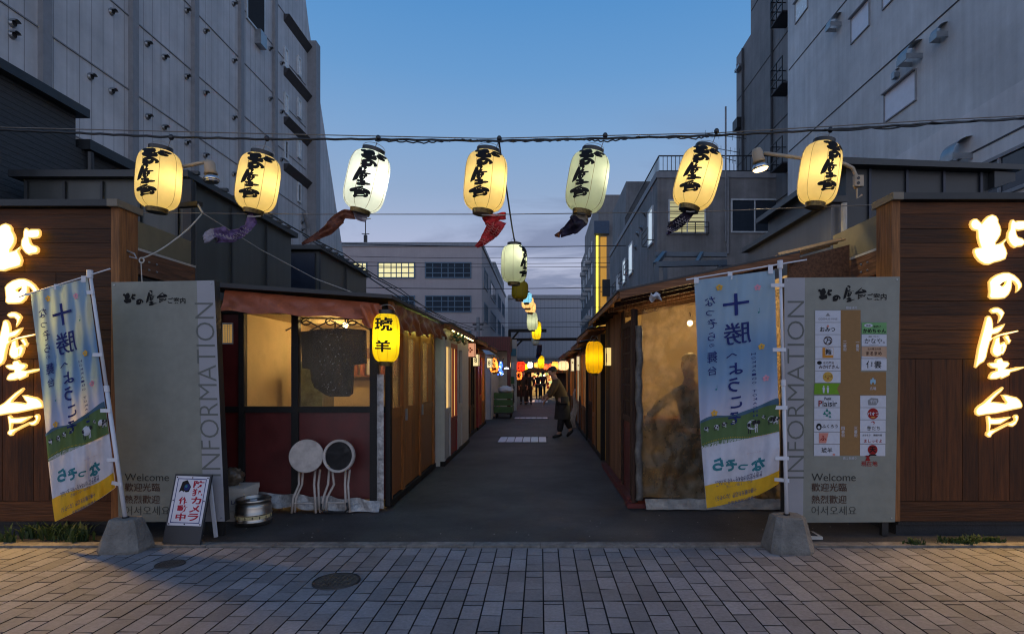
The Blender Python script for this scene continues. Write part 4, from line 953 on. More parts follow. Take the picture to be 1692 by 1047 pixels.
flag((50, 484), (145, 459), (94, 861), (194, 812), (207.5, 858), (148.5, 450), (32, 490), (182, 444), 5.05, (175, 243, 188, 229, 914, 857), .55, .6, 'leaning blue welcome flag before the left cedar wall', 'concrete block holding the leaning left flag')
flag((1147, 463), (1280, 446), (1165, 839), (1290, 812), (1300, 855), (1289, 434), (1134, 462), (1333, 429), 5.05, (1265, 1337, 1277, 1325, 914, 852), 1.0, 2.1, 'upright blue welcome flag before the right clear-curtained stall', 'concrete block under the upright right flag beside the directory board')

# ------------------------------------------------------------------ camera-warning sign, keg, boxes, stools
t = thing('warning_sign', 'small leaning A-frame sign with red security camera warning', 'sign', P(299, 898, 5.25), None)
m_sgn = mat('sign_white', (.50, .50, .56), .4, var=.05); m_abk = mat('sign_back_board', (0.02, .024, .03), .6)
BL, BR, TL_, TR_ = P(268, 897, 5.19), P(330, 899, 5.16), P(290, 782, 5.37), P(350, 784, 5.35)
nrm = (BR - BL).cross(TL_ - BL).normalized(); nrm = nrm if nrm.y < 0 else -nrm
def af(u, v, d=0): return (BL.lerp(BR, u)).lerp(TL_.lerp(TR_, u), v) + nrm * d
q = MB(); q.hexa([af(0, 0, 0), af(1, 0, 0), af(1, 0, -.02), af(0, 0, -.02), af(0, 1, 0), af(1, 1, 0), af(1, 1, -.02), af(0, 1, -.02)], m_abk); q.build('backboard', t)
q = MB(); sf = lambda d: (lambda u, v: af(.045 + .91 * u, .255 + .715 * v, d))
poly2d(q, [(0, 0), (1, 0), (1, 1), (0, 1)], sf(.002), m_sgn); q.build('face', t)
q = MB()
for a, b, c, d in ((.07, .05, .93, .065), (.07, .935, .93, .95), (.07, .065, .09, .935), (.91, .065, .93, .935)): poly2d(q, [(a, b), (c, b), (c, d), (a, d)], sf(.0035), c_navy)
for a, b in ((.04, .03), (.5, .03), (.96, .03), (.04, .97), (.5, .97), (.96, .97), (.04, .5), (.96, .5)): poly2d(q, disc2d(a, b, .022, .014, 8), sf(.004), k_black)
q.build('border', t)
q = MB(); k_sr = flat('sign_red', (.30, .012, .03))
write_v(q, '防犯カメラ', (.56, .09, .88, .92), sf(.0035), k_sr, .03, keep=False); write_v(q, '作動中', (.2, .09, .5, .58), sf(.0035), k_sr, .03, keep=False); q.build('lettering', t)
q = MB(); poly2d(q, [(.16, .66), (.22, .88), (.36, .92), (.44, .84), (.5, .78), (.46, .68), (.34, .66), (.24, .70)], sf(.0035), k_black); poly2d(q, disc2d(.38, .77, .09, .07, 14), sf(.0045), c_navy); poly2d(q, disc2d(.36, .79, .04, .03, 10), sf(.0055), c_teal); q.build('camera_picture', t)
q = MB(); q.bar(af(.1, .97, -.02), Vector((af(.1, 0).x + .02, 5.44, 0.01)), .03, .02, m_abk); q.build('rear_leg', t); q = MB(); q.bar(af(.9, .97, -.02), Vector((af(.9, 0).x + .03, 5.43, 0.01)), .03, .02, m_white); q.build('rear_leg', t)

m_ss = mat('keg_steel', (.36, .34, .31), .36, 1.0, var=.15, vs=10)
kx, ky = X(419, 5.95), 5.95
t = thing('beer_keg', 'short steel beer keg on the asphalt beside the folding stools', 'keg', (kx, ky, 0))
q = MB(); q.lathe([(.12, .005), (.165, .012), (.172, .04), (.178, .045), (.172, .05), (.172, .11), (.18, .118), (.172, .126), (.172, .185), (.166, .215), (.14, .235), (.10, .240), (.10, .232), (.05, .229), (.0, .229)], m_ss, (kx, ky, 0), 40); q.build('body', t, smooth=True)
q = MB(); q.lathe([(.148, .222), (.168, .235), (.17, .262), (.163, .268), (.158, .262), (.158, .236), (.146, .224)], m_ss, (kx, ky, 0), 40); q.build('rim', t, smooth=True)
q = MB(); q.lathe([(.036, .230), (.036, .246), (.03, .25), (.0, .25)], m_white, (kx, ky, 0), 18); q.build('spear_cap', t)
m_tape = mat('keg_label', (.50, .42, .22), .6, var=.2, vs=30)
q = MB(); q.lathe([(.1735, .075), (.1735, .108)], m_tape, (kx, ky, 0), 40); q.build('label_band', t)
for k in range(16):
    a = k * math.pi / 8; q = MB()
    if math.sin(a) < .3:
        p = Vector((kx + .1745 * math.cos(a), ky + .1745 * math.sin(a), .09)); q.lathe([(.006, 0), (.006, .001)], k_ink, p, 6, axis=(math.cos(a), math.sin(a), 0)); q.bar(p + Vector((0, 0, -.014)), p + Vector((0, 0, .014)), .006, .004, k_ink); q.build('print_mark', t)
m_styro = mat('styrofoam', (.52, .49, .44), .85, var=.06, vs=40, bump=.2)
def foam(px0, px1, y0, y1, D, dd, lab):
    t = thing('foam_box', lab, 'box', ((X(px0, D) + X(px1, D)) / 2, D, Z(y1, D)), 'foam boxes behind the left board')
    x0, x1, z0, z1 = X(px0, D), X(px1, D), Z(y1, D), Z(y0, D); h = z1 - z0
    q = MB(); q.hexa([(x0 + .01, D + .005, z0), (x1 - .012, D + .005, z0), (x1 - .012, D + dd - .01, z0), (x0 + .01, D + dd - .01, z0), (x0, D, z1 - h * .22), (x1, D, z1 - h * .22), (x1, D + dd, z1 - h * .22), (x0, D + dd, z1 - h * .22)], m_styro); q.build('body', t)
    q = MB(); q.box(x0 - .006, x1 + .006, D - .006, D + dd + .006, z1 - h * .215, z1, m_styro); q.build('lid', t); return t
D = 6.05
t = foam(352, 402, 845, 872, D, .3, 'white foam box lowest of the stack by the steel keg'); 
t = foam(350, 403, 806, 844.5, D, .32, 'white foam box with blue marks, upper of the stack by the keg')
q = MB(); write(q, 'LA', pb(382, 826, 392, 833), on(D - .004), c_navy, .0); write(q, '2', pb(396, 821, 400, 827), on(D - .004), c_navy, .0); q.build('marking', t)
t = thing('plastic_bag', 'crumpled brown plastic bag lying on the foam boxes', 'bag', (X(376, D), D + .1, Z(805, D)))
q = MB(); m_bag = mat('brown_bag', (.10, .075, .05), .35, var=.4, vs=14); k0 = Vector((X(374, D), D + .14, Z(791, D)))
def bagf(a, b):
    th = a * 2 * math.pi; ph_ = b * math.pi; d = Vector((math.cos(th) * math.sin(ph_), math.sin(th) * math.sin(ph_), math.cos(ph_)))
    r_ = 1 + .32 * mnoise.noise(d * 2.6); return k0 + Vector((d.x * .10 * r_, d.y * .10 * r_, d.z * .093 * r_))
q.grid(bagf, 28, 18, m_bag); q.build('bag', t, smooth=True)

m_stool = mat('stool_cream', (.42, .37, .33), .5, var=.12, vs=9, blotch=.15, bls=9); m_stblk = mat('stool_black', (.008, .008, .01), .5)
def stool(cx_px, back, label):
    D = 6.44; c = P(cx_px, 753, 6.34); gx = X(cx_px - (3 if not back else 6), D)
    t = thing('folding_stool', label, 'stool', (gx, 6.4, 0), 'folded stools leaning on the red stall')
    r = 27.3 / F * 6.34; ax = Vector((.18 if not back else -.10, -1, .16)).normalized()
    q = MB(); q.lathe([(.0, .0), (r * .94, 0), (r, .008), (r, .03), (r * .97, .036), (0, .036)] if not back else [(r * .85, -.004), (r * .85, .030), (r * .98, .034), (r, .026), (r, .0), (0, -.004)], m_stool, c, 40, axis=ax); q.build('seat', t, smooth=False)
    if back:
        q = MB(); q.lathe([(r * .845, .010), (0, .010)], m_stblk, c, 36, axis=ax); q.build('seat_underside', t)
    sgn = -1 if back else 1
    def leg(xt, xm, xb, dt, db, ze=.012):
        q = MB(); q.tube([P(cx_px + xt, 775, 6.42 + dt), P(cx_px + xm, 800, 6.40 + dt * .5 + db * .5), P(cx_px + xb * .9, 822, 6.39 + db), (X(cx_px + xb, 6.38 + db), 6.38 + db, ze)], .0135, m_stool, 8); q.build('leg', t, smooth=True)
    if not back:
        leg(-13, -13, -25, 0, -.03); leg(-6, -8, -20, .025, .0); leg(14, 12, 15, 0, -.03); leg(22, 19, 22, .025, .0)
        z_ = Z(831, 6.36); 
        q = MB(); q.tube([P(cx_px - 21, 831, 6.37), P(cx_px + 14, 831, 6.37)], .009, m_stool, 8); q.build('stretcher', t)
    else:
        leg(-17, -19, -30, 0, -.03, .03); leg(-12, -9, -23, .025, .0); leg(10, 9, 11, 0, -.03, .03); leg(17, 14, 17, .025, .0)
        q = MB(); q.tube([P(cx_px - 20, 830, 6.38), P(cx_px + 10, 830, 6.38)], .009, m_stool, 8); q.build('stretcher', t)
        q = MB(); q.tube([P(cx_px - 30, 832, 6.33), P(cx_px - 31, 840, 6.33), P(cx_px - 26, 845, 6.33), P(cx_px + 8, 845.5, 6.33), P(cx_px + 14, 841, 6.33), P(cx_px + 12, 830, 6.33)], .011, m_stblk, 8); q.build('foot_rail', t, smooth=True)
stool(507, False, 'cream folding stool with its round seat facing the alley mouth, before the red stall')
stool(561, True, 'folding stool showing its black seat underside, beside the cream seat')
# ------------------------------------------------------------------ food stalls
m_black = mat('black_timber', (0.009, 0.008, 0.0075), .6, var=.3, spec=.25)
m_redp = mat('oxblood_panel', (0.095, 0.010, 0.009), .42, var=.25, vs=5, streak=.15)
m_awn = mat('awning_rust', (0.33, 0.085, 0.035), .5, var=.25, vs=7, bump=.5, bs=14)
m_awn2 = mat('awning_brown', (0.20, 0.06, 0.025), .32, var=.3, vs=7, bump=.5, bs=20)
m_vin = mat('clear_vinyl', (0.20, 0.15, 0.08), .28, var=.6, vs=4, bump=.4, bs=14, transp=.78)
m_sheet = mat('clear_sheet', (0.3, 0.29, 0.27), .25, var=.2, vs=5, bump=.4, bs=9, transp=.965)
m_cream = mat('interior_cream', (0.55, 0.43, 0.24), .8, var=.15, vs=2)
m_doorw = wood('door_orange_wood', (0.24, 0.085, 0.022), .42, .12, 'Z')
m_doorp = mat('door_panel_wood', (0.20, 0.068, 0.018), .45, var=.2, vs=4, stretch=(8, 8, 1))
m_roofd = mat('stall_roof_sheet', (0.03, 0.03, 0.032), .6, var=.2)
m_silver = mat('silver_tape', (0.32, 0.31, 0.30), .35, .2, var=.4, vs=18, bump=.7, bs=30)
m_warmglass = mat('warm_glass', (0.35, 0.26, 0.12), .2, var=.3, vs=3, transp=.55)
m_bulb = emis('bulb', (1, .78, .38), 18)
WARM = (1.0, .66, .26)
YF = 6.56
t = thing('food_stall', 'red stall with rust awning, lit vinyl windows and hanging jacket, left of the alley mouth', 'food stall', (-2.7, 8, 0), 'food stalls along the alley')
fx = lambda px: X(px, YF); fz = lambda py: Z(py, YF)
q = MB()
for a, b in ((356, 367), (396, 405), (483, 494), (612, 625), (638, 646)): q.box(fx(a), fx(b), YF - .03, YF + .05, .05, fz(505), m_black)
q.box(fx(367), fx(638), YF - .02, YF + .04, fz(681), fz(671), m_black); q.box(fx(367), fx(638), YF - .02, YF + .04, fz(518), fz(506), m_black)
q.build('frame', t)
for a, b in ((367, 396), (405, 483), (494, 612), (625, 638)):
    q = MB(); q.box(fx(a), fx(b), YF + .01, YF + .03, .12, fz(681), m_redp); q.build('lower_panel', t)
q = MB(); q.box(fx(367), fx(396), YF + .01, YF + .03, fz(671), fz(518), m_redp)
o = q.build('upper_panel', t)
q = MB(); q.box(fx(367), fx(385), YF + .0, YF + .009, fz(568), fz(533), m_pale_trim)
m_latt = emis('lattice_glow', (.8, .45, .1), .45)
for i in range(4):
    for j in range(9): q.box(fx(368.5 + i * 4), fx(371.2 + i * 4), YF - .004, YF - .0005, fz(565.5 - j * 3.4), fz(567.6 - j * 3.4 - 4.2), m_latt)
q.build('lattice_vent', o)
for a, b in ((405, 483), (494, 612)):
    q = MB(); q.box(fx(a), fx(b), YF + .012, YF + .014, fz(671), fz(518), m_vin); q.build('window', t)
q = MB(); q.box(fx(612) , fx(638), YF + .012, YF + .014, fz(671), fz(518), m_vin); q.build('window', t)
# loose clear sheet over the front with a silver hem
def sheet(u, v):
    x = fx(400) + (fx(637) - fx(400)) * u; z = .10 + (fz(506) - .10) * v
    return (x, YF - .065 + .018 * mnoise.noise(Vector((u * 5, v * 6, 1))) + .01 * math.sin(u * 17 + v * 9) * (1 - v) - .05 * (1 - v) ** 3, z)
q = MB(); q.grid(sheet, 30, 30, m_sheet); q.build('vinyl_curtain', t, smooth=True)
def hem(u, v):
    x = fx(378) + (fx(632) - fx(378)) * u; z = fz(806) + (fz(823) - fz(806)) * u + (v - 1) * .14 + .012 * math.sin(u * 31)
    return (x, YF - .10 - .05 * (1 - v) - .02 * math.sin(u * 40 + v * 3) - .015 * mnoise.noise(Vector((u * 20, v * 4, 2))), max(.01, z))
q = MB(); q.grid(hem, 70, 6, m_silver); q.build('curtain_hem', t, smooth=True)
q = MB(); q.grid(lambda u, v: (fx(626 + 11 * u) , YF - .075 + .003 * math.sin(v * 60) - .01 * math.sin(u * 3.1), .03 + (fz(618) - .03) * v), 4, 60, m_silver); q.build('corner_trim', t, smooth=True)
# roof, awnings
xl, xr = fx(352), -1.60
q = MB(); q.hexa([(xl, 6.2, 2.50), (xr, 6.2, 2.36), (xr, 9.5, 2.36), (xl, 9.5, 2.50), (xl, 6.2, 2.55), (xr, 6.2, 2.40), (xr, 9.5, 2.40), (xl, 9.5, 2.55)], m_roofd); q.build('roof', t)
def awn(u, v):     # v: 0 bottom, 1 top
    a = P(372, 479, 6.30).lerp(P(628, 501, 6.30), u); b = P(362, 514, 6.12).lerp(P(604, 526, 6.14), u)
    p = b.lerp(a, v); s_ = .022 * math.sin(u * 26 + v * 4) * math.sin(v * 3.1) + .03 * mnoise.noise(Vector((u * 9, v * 3, 4))) * (1 - v * .6)
    p.y += s_; p.z += .012 * math.sin(u * 19) * (1 - v); return p
q = MB(); q.grid(awn, 70, 10, m_awn); q.build('awning', t, smooth=True)
def awn2(u, v):
    a = Vector((-1.66, 6.28, 2.345)).lerp(Vector((-1.60, 9.5, 2.345)), u); b = Vector((-1.70 + .05, 6.34, 2.03)).lerp(Vector((-1.56, 9.48, 2.13)), min(1, u * 1.0))
    p = b.lerp(a, v); p.x += .03 * math.sin(u * 60 + v * 5) * (1 - v) + .035 * mnoise.noise(Vector((u * 14, v * 3, 9))); p.z += .03 * math.sin(u * 42) * (1 - v); return p
q = MB(); q.grid(awn2, 110, 10, m_awn2); q.build('side_awning', t, smooth=True)
q = MB(); q.grid(lambda u, v: P(597 + 33 * u, 503 + 40 * (1 - v) * (.75 + .25 * math.sin(u * 3)), 6.13 + .10 * u) + Vector((0, .04 * math.sin(u * 9 + v * 5), 0)), 14, 10, m_awn); q.build('awning_corner', t, smooth=True)
# alley side: boarded doors with slim windows
xs = -1.745
def dside(px): return F * xs / (px - CX)
def sbox(q, d0, d1, z0, z1, m, t0=0., t1=.04): q.box(xs - t1, xs + t0, d0, d1, z0, z1, m)
q = MB()
for a, b in ((6.62, 6.72), (7.24, 7.34), (8.28, 8.34), (9.3, 9.42)): sbox(q, a, b, .06, 2.3, m_doorw, .02, .05)
sbox(q, 6.62, 9.42, .02, .09, m_black, .03, .05); sbox(q, 6.72, 9.3, 2.22, 2.3, m_doorw, .015, .05); q.build('side_frame', t)
q = MB(); sbox(q, 6.72, 7.24, .1, 1.02, m_doorp, -.01); sbox(q, 6.72, 7.24, 1.02, 1.14, m_doorw, .01); sbox(q, 6.76, 7.2, .16, .9, m_doorp, .0, .0001); o = q.build('side_panel', t)
q = MB(); sbox(q, 6.72, 7.24, 1.14, 2.2, m_warmglass, -.02, .028); q.build('pane', o)
for d0, d1, w0, w1 in ((7.35, 8.27, 7.62, 7.98), (8.35, 9.29, 8.55, 8.95)):
    q = MB(); n = 6 if d0 < 8 else 1
    for k in range(n):
        a = d0 + (d1 - d0) * k / n; b = d0 + (d1 - d0) * (k + 1) / n - .004
        for z0, z1 in ((.1, 1.12), (2.02, 2.2)): sbox(q, a, b, z0, z1, m_doorw, -.004, .03)
        if b <= w0 or a >= w1: sbox(q, a, b, 1.12, 2.02, m_doorw, -.004, .03)
        else:
            if a < w0: sbox(q, a, w0, 1.12, 2.02, m_doorw, -.004, .03)
            if b > w1: sbox(q, w1, b, 1.12, 2.02, m_doorw, -.004, .03)
    if n == 1: sbox(q, d0 + .1, d1 - .1, .18, .9, m_doorp, .0, .0039); sbox(q, d0, d1, 1.02, 1.1, m_doorw, .008, .0)
    o = q.build('door', t)
    q = MB(); sbox(q, w0, w1, 1.12, 2.02, m_warmglass, -.012, .018); q.build('pane', o)
    q = MB(); q.box(xs, xs + .03, d0 + .06, d0 + .09, .95, 1.1, m_vent); q.build('handle', o)
# inside: cream walls, counter, back shelf
q = MB(); q.box(fx(356), xs - .06, 9.38, 9.42, 0, 2.34, m_cream); q.box(fx(356), fx(358), YF + .06, 9.38, 0, 2.4, m_cream); q.box(fx(358) + .001, xs - .06, YF + .06, 9.38, 2.30, 2.33, m_cream); q.build('inner_wall', t)
q = MB(); q.box(fx(358) + .01, xs - .07, 7.7, 8.1, .85, .93, m_doorp); q.box(fx(358) + .01, xs - .07, 8.05, 8.1, 0, .85, m_doorp); q.build('counter', t)
q = MB(); q.box(-3.42, -2.98, 7.9, 8.3, .94, 1.72, mat('fridge_grey', (.16, .17, .12), .4, var=.3)); q.box(-3.40, -3.0, 7.885, 7.899, .97, 1.69, mat('fridge_glass', (.10, .12, .07), .2, var=.5, vs=5)); q.build('fridge', t)
q = MB(); q.grid(lambda u, v: (-2.86 + .20 * math.cos(u * 6.283) * math.sin(v * 1.57) * (1 + .2 * math.sin(u * 14)), 7.85 + .13 * math.sin(u * 6.283) * math.sin(v * 1.57), .935 + .17 * math.cos(v * 1.57)), 20, 6, m_white); q.build('cloth_bundle', t, smooth=True)
rr = random.Random(31)
for k in range(7):
    q = MB(); x = -3.3 + k * .2; z = rr.uniform(1.75, 1.95); q.box(x, x + rr.uniform(.09, .15), 9.365, 9.375, z, z + rr.uniform(.15, .28), [m_white, m_pale_trim, m_doorp][k % 3]); q.build('menu_sheet', t)
q = MB(); q.box(-3.3, -2.2, 9.15, 9.375, 1.5, 1.53, m_doorp)
for k in range(9): q.lathe([(.04, 0), (.045, .1), (.03, .2), (.02, .24)], [m_awn, m_white, m_doorw][k % 3], (-3.2 + k * .11, 9.28, 1.53), 10)
q.build('back_shelf', t)
q = MB(); c = Vector((-2.46, 7.25, 2.16)); q.ball(c, .035, m_bulb, 12); q.tube([c + Vector((0, 0, .03)), c + Vector((0, 0, .14))], .012, m_black, 6); q.build('ceiling_bulb', t)
lamp('bulb_light', c + Vector((0, 0, -.07)), 32, WARM, t, .05)
q = MB(); c = Vector((-3.0, 8.4, 2.15)); q.ball(c, .035, m_bulb, 12); q.tube([c + Vector((0, 0, .03)), c + Vector((0, 0, .15))], .012, m_black, 6); q.build('ceiling_bulb', t)
lamp('bulb_light', c + Vector((0, 0, -.07)), 26, WARM, t, .05)
m_greenlamp = emis('green_tube', (.75, 1, .25), 14)
q = MB(); q.tube([(xs + .09, 7.3, 2.17), (xs + .09, 9.2, 2.17)], .012, m_greenlamp, 6); q.build('eave_light', t)
# jacket and wire hangers inside the window
dj = 6.78
t = thing('hanging_jacket', 'dark patterned happi jacket hanging inside the stall window', 'jacket', P(548, 655, dj), None)
jk = [(497, 548), (512, 546), (530, 543), (575, 542), (603, 545), (604, 600), (583, 603), (581, 650), (575, 655), (545, 655), (534, 650), (520, 640), (514, 626), (512, 610), (500, 608)]
m_jack = mat('jacket_cloth', (.016, .012, .014), .85, var=.3, vs=9); m_jpat = mat('jacket_print', (.16, .18, .22), .85, var=.9, vs=26)
fr_ = [P(a, b, dj) for a, b in jk]; bk = [p + Vector((0, .06, 0)) for p in fr_]; n = len(jk)
q = MB(); poly2d(q, [(a, -b) for a, b in jk], lambda u, v: P(u, -v, dj) + Vector((0, .015 * math.sin(u * .3), 0)), m_jack, (), 6)
q.mesh(fr_ + bk, [(i, (i + 1) % n, n + (i + 1) % n, n + i) for i in range(n)] + [tuple(range(n, 2 * n))], m_jack); q.build('cloth', t)
rr = random.Random(2); q = MB()
for k in range(70):
    a, b = rr.gauss(549, 13), rr.uniform(548, 650)
    if 526 < a < 576: r_ = rr.uniform(.8, 2.2); th = rr.random() * 6; poly2d(q, [(a + r_ * math.cos(th + i * 2.1) * rr.uniform(.5, 1.2), -b + r_ * math.sin(th + i * 2.1)) for i in range(3)], lambda u, v: P(u, -v, dj) + Vector((0, .015 * math.sin(u * .3) - .012, 0)), m_jpat)
q.build('flower_print', t)
m_wire = mat('hanger_black', (.015, .014, .013), .4)
for k, (px, lab) in enumerate(((506, 'black wire hanger leftmost on the rail inside the lit window'), (546, 'black wire hanger in the middle of the rail above the jacket'), (582, 'black wire hanger rightmost on the rail nearest the yellow lantern'))):
    th = thing('wire_hanger', lab, 'hanger', P(px, 545, 6.74), 'hangers in the stall window')
    q = MB(); D = 6.74; c = (px, 531)
    q.tube([P(c[0] + 8 * math.cos(a), c[1] + 5.5 * math.sin(a), D) for a in [i * math.pi / 8 for i in range(15)]], .009, m_wire, 6); q.build('hook', th)
    q = MB(); q.tube([P(px - 34, 546, D), P(px, 529, D + .01), P(px + 30, 545, D), ], .009, m_wire, 6); q.build('shoulder_bar', th)
D = 6.76; t = thing('hanger_rail', 'dark rail across the lit window carrying the wire hangers', 'rail', P(545, 526, D)); q = MB(); q.tube([P(490, 525, D), P(612, 527, D)], .008, m_wire, 6); q.build('rail', t)

# right stall under the clear curtain
m_tarp = mat('clear_tarpaulin', (0.42, 0.32, 0.19), .26, var=.45, vs=4, bump=.5, bs=6, blotch=.35, bls=3, transl=.55, transp=.42)
m_brw = wood('weathered_board', (0.16, 0.075, 0.038), .75, .35, 'Z', .8)
m_brd = wood('dark_board', (0.045, 0.022, 0.014), .7, .35, 'Z', .6)
m_eave = wood('eave_board', (0.20, 0.085, 0.035), .6, .2, 'Y')
m_eavef = wood('eave_front', (0.16, 0.068, 0.03), .6, .2, 'X')
xr_ = 1.10; YR = 6.68
t = thing('food_stall', 'brown stall behind a crumpled clear curtain with a shadowed worker, right of the alley mouth', 'food stall', (2, 8, 0), 'food stalls along the alley')
def tarp(u, v):
    p0 = Vector((1.17, YR, .12)).lerp(Vector((2.98, YR, .08)), u); top = Vector((1.17, YR - .02, 2.28)).lerp(Vector((2.98, YR - .04, 2.56)), u)
    p = p0.lerp(top, v); lo = (1 - v)
    k = .03 + .12 * max(0, .55 - v)
    p.y += k * (mnoise.noise(Vector((u * 7, v * 9, 3))) + .6 * mnoise.noise(Vector((u * 16, v * 15, 8)))) + .02 * math.sin((u * 1.0 + (1 - v) * .5) * 30 / (1 + 6 * (1 - v))) * max(0, v - .75) * 4
    p.y += .012 * math.sin(u * 70) * math.exp(-u * 9) - .028 * (1 - abs(mnoise.noise(Vector((u * 6 + v * 2, v * 7, 21))))) ** 4 * (1.25 - v) - .02 * (1 - abs(mnoise.noise(Vector((u * 13 - v * 5, v * 11, 33))))) ** 5 * .6
    return p
q = MB(); q.grid(tarp, 150, 160, m_tarp); q.build('clear_curtain', t, smooth=True)
m_hem = mat('grey_hem', (.30, .28, .25), .4, var=.3, vs=12, bump=.6)
def hemr(u, v):
    x = 1.2 + 1.75 * u; return (x, YR - .07 - .10 * (1 - v) - .04 * mnoise.noise(Vector((u * 12, v * 2, 5))), .012 + .10 * v + .03 * mnoise.noise(Vector((u * 9, v * 2, 1))) * v)
q = MB(); q.grid(hemr, 60, 6, m_hem); q.build('curtain_hem', t, smooth=True)
def gather(u, v):
    z = .1 + 2.0 * v; a = u * 3.2; return (1.135 + .04 * math.cos(a) + .006 * math.sin(v * 17) + .006 * math.sin(v * 41), YR - .06 - .035 * math.sin(a) * (1 + .3 * math.sin(v * 33)), z)
q = MB(); q.grid(gather, 12, 90, mat('grimy_hem', (.10, .09, .08), .4, var=.5, vs=14, bump=.6)); q.build('gathered_edge', t, smooth=True)
q = MB(); q.box(1.06, 1.10, YR - .03, YR + .06, .03, 2.3, m_brd); q.build('corner_post', t); q = MB(); q.box(1.10, 1.13, YR, YR + .05, .03, 2.3, m_black); q.build('corner_post', t); q = MB(); q.box(2.98, 3.06, YR - .02, YR + .06, .03, 2.6, m_brd); q.build('corner_post', t)
q = MB(); q.box(1.0, 3.1, YR - .08, YR + .1, .005, .055, m_redp); q.box(1.02, 1.12, YR + .1, 9.6, .005, .075, m_redp); q.build('base_sill', t)
# roof sloping down to the alley, its timber eaves
rz = lambda x: 2.40 + .215 * (x - .85)
def roofslab(q, x0, x1, y0, y1, dz, th, m):
    q.hexa([(x0, y0, rz(x0) + dz), (x1, y0, rz(x1) + dz), (x1, y1, rz(x1) + dz), (x0, y1, rz(x0) + dz), (x0, y0, rz(x0) + dz + th), (x1, y0, rz(x1) + dz + th), (x1, y1, rz(x1) + dz + th), (x0, y1, rz(x0) + dz + th)], m)
q = MB(); roofslab(q, .87, 2.78, 6.2, 10.1, 0, .03, m_eave); roofslab(q, .83, 2.78, 6.16, 10.15, .032, .02, m_roofd); q.build('roof', t)
q = MB(); roofslab(q, .85, 2.78, 6.165, 6.199, -.05, .08, m_eavef); q.build('fascia', t)
q = MB(); roofslab(q, .84, .868, 6.2, 10.1, -.03, .06, m_eave); q.build('fascia', t)
q = MB()
for k in range(7): q.hexa([(.9, 6.4 + k * .58, rz(.9) - .06), (2.7, 6.4 + k * .58, rz(2.7) - .06), (2.7, 6.45 + k * .58, rz(2.7) - .06), (.9, 6.45 + k * .58, rz(.9) - .06), (.9, 6.4 + k * .58, rz(.9) - .003), (2.7, 6.4 + k * .58, rz(2.7) - .003), (2.7, 6.45 + k * .58, rz(2.7) - .003), (.9, 6.45 + k * .58, rz(.9) - .003)], m_brd)
q.build('rafter', t)
def rbx(q, d0, d1, z0, z1, m, out_=0., th=.04): q.box(xr_ - out_, xr_ + th, d0, d1, z0, z1, m)
q = MB()
for k in range(9): rbx(q, 8.0 + k * .13, 8.126 + k * .13, .08, 2.42, m_brw, .0, .03)
rbx(q, 7.72, 7.99, .08, 2.4, m_brd, -.02); rbx(q, 9.18, 9.6, .08, 2.45, m_brd, .01); q.build('side_wall', t)
q = MB(); rbx(q, 6.95, 7.02, .08, 2.2, m_brd, .01); rbx(q, 7.65, 7.72, .08, 2.2, m_brd, .01); rbx(q, 7.02, 7.65, .08, .95, m_redp, -.01); rbx(q, 7.02, 7.65, .95, 1.02, m_brd, .005)
for k in range(4): rbx(q, 7.02 + .126 * (k + 1) - .012, 7.02 + .126 * (k + 1) + .012, 1.02, 2.13, m_brd, .002)
for k in range(5): rbx(q, 7.02, 7.65, 1.2 + k * .2, 1.22 + k * .2, m_brd, .0)
rbx(q, 7.02, 7.65, 2.13, 2.2, m_brd, .01); o = q.build('lattice_door', t)
q = MB(); rbx(q, 7.02, 7.65, 1.02, 2.13, m_warmglass, -.018, .024); q.build('pane', o)
q = MB(); q.box(xr_ + .05, 3.0, 9.62, 9.66, 0, 2.7, m_cream); q.box(3.0, 3.04, YR + .1, 9.66, 0, 2.75, m_cream); q.build('inner_wall', t)
q = MB(); q.box(1.14, 2.96, 7.22, 7.25, .02, .92, m_brd); q.build('light_block_board', t)  # added board behind the curtain, keeping lamplight off its lower half
q = MB(); q.box(1.5, 2.9, 8.4, 8.9, .02, .86, m_doorp); q.box(1.45, 2.95, 8.35, 8.95, .86, .9, m_doorp); q.build('counter', t)
for c in (Vector((1.925, 7.4, 2.2)), Vector((2.22, 7.5, 2.26))):
    q = MB(); q.ball(c, .035, m_bulb, 12); q.tube([c + Vector((0, 0, .03)), c + Vector((0, 0, .14))], .01, m_black, 6); q.build('ceiling_bulb', t)
lamp('bulb_light', (1.95, 7.5, 2.1), 26, WARM, t, .06); lamp('bulb_light', (2.2, 8.3, 2.1), 22, WARM, t, .06)
q = MB(); q.grid(lambda u, v: P(1074 + 18 * u, 484 + 12 * (1 - v) + 3 * math.sin(u * 7), 6.1) + Vector((0, .05 * math.sin(v * 5 + u * 4), 0)), 10, 8, m_white); q.build('tarp_rag', t, smooth=True)
t = thing('bamboo_bundle', 'bundle of split bamboo and boards lying on the right stall roof by the timber rail', 'timber', (2.95, 6.5, rz(2.7)), None)
q = MB(); m_bam = mat('dry_bamboo', (.26, .17, .085), .7, var=.3, vs=10)
for k in range(9): q.tube([(2.62 + k * .012, 6.3 + k * .05, 2.84 + (k % 3) * .02), (3.34, 6.3 + k * .055, 3.02 + (k % 3) * .015)], .012, m_bam, 6)
q.build('bamboo', t)
q = MB(); q.hexa([(2.70, 6.25, 2.55), (3.36, 6.25, 2.55), (3.36, 6.29, 2.55), (2.70, 6.29, 2.55), (2.70, 6.25, 2.78), (3.36, 6.25, 2.95), (3.36, 6.29, 2.95), (2.70, 6.29, 2.78)], m_beam); q.build('plank', t)

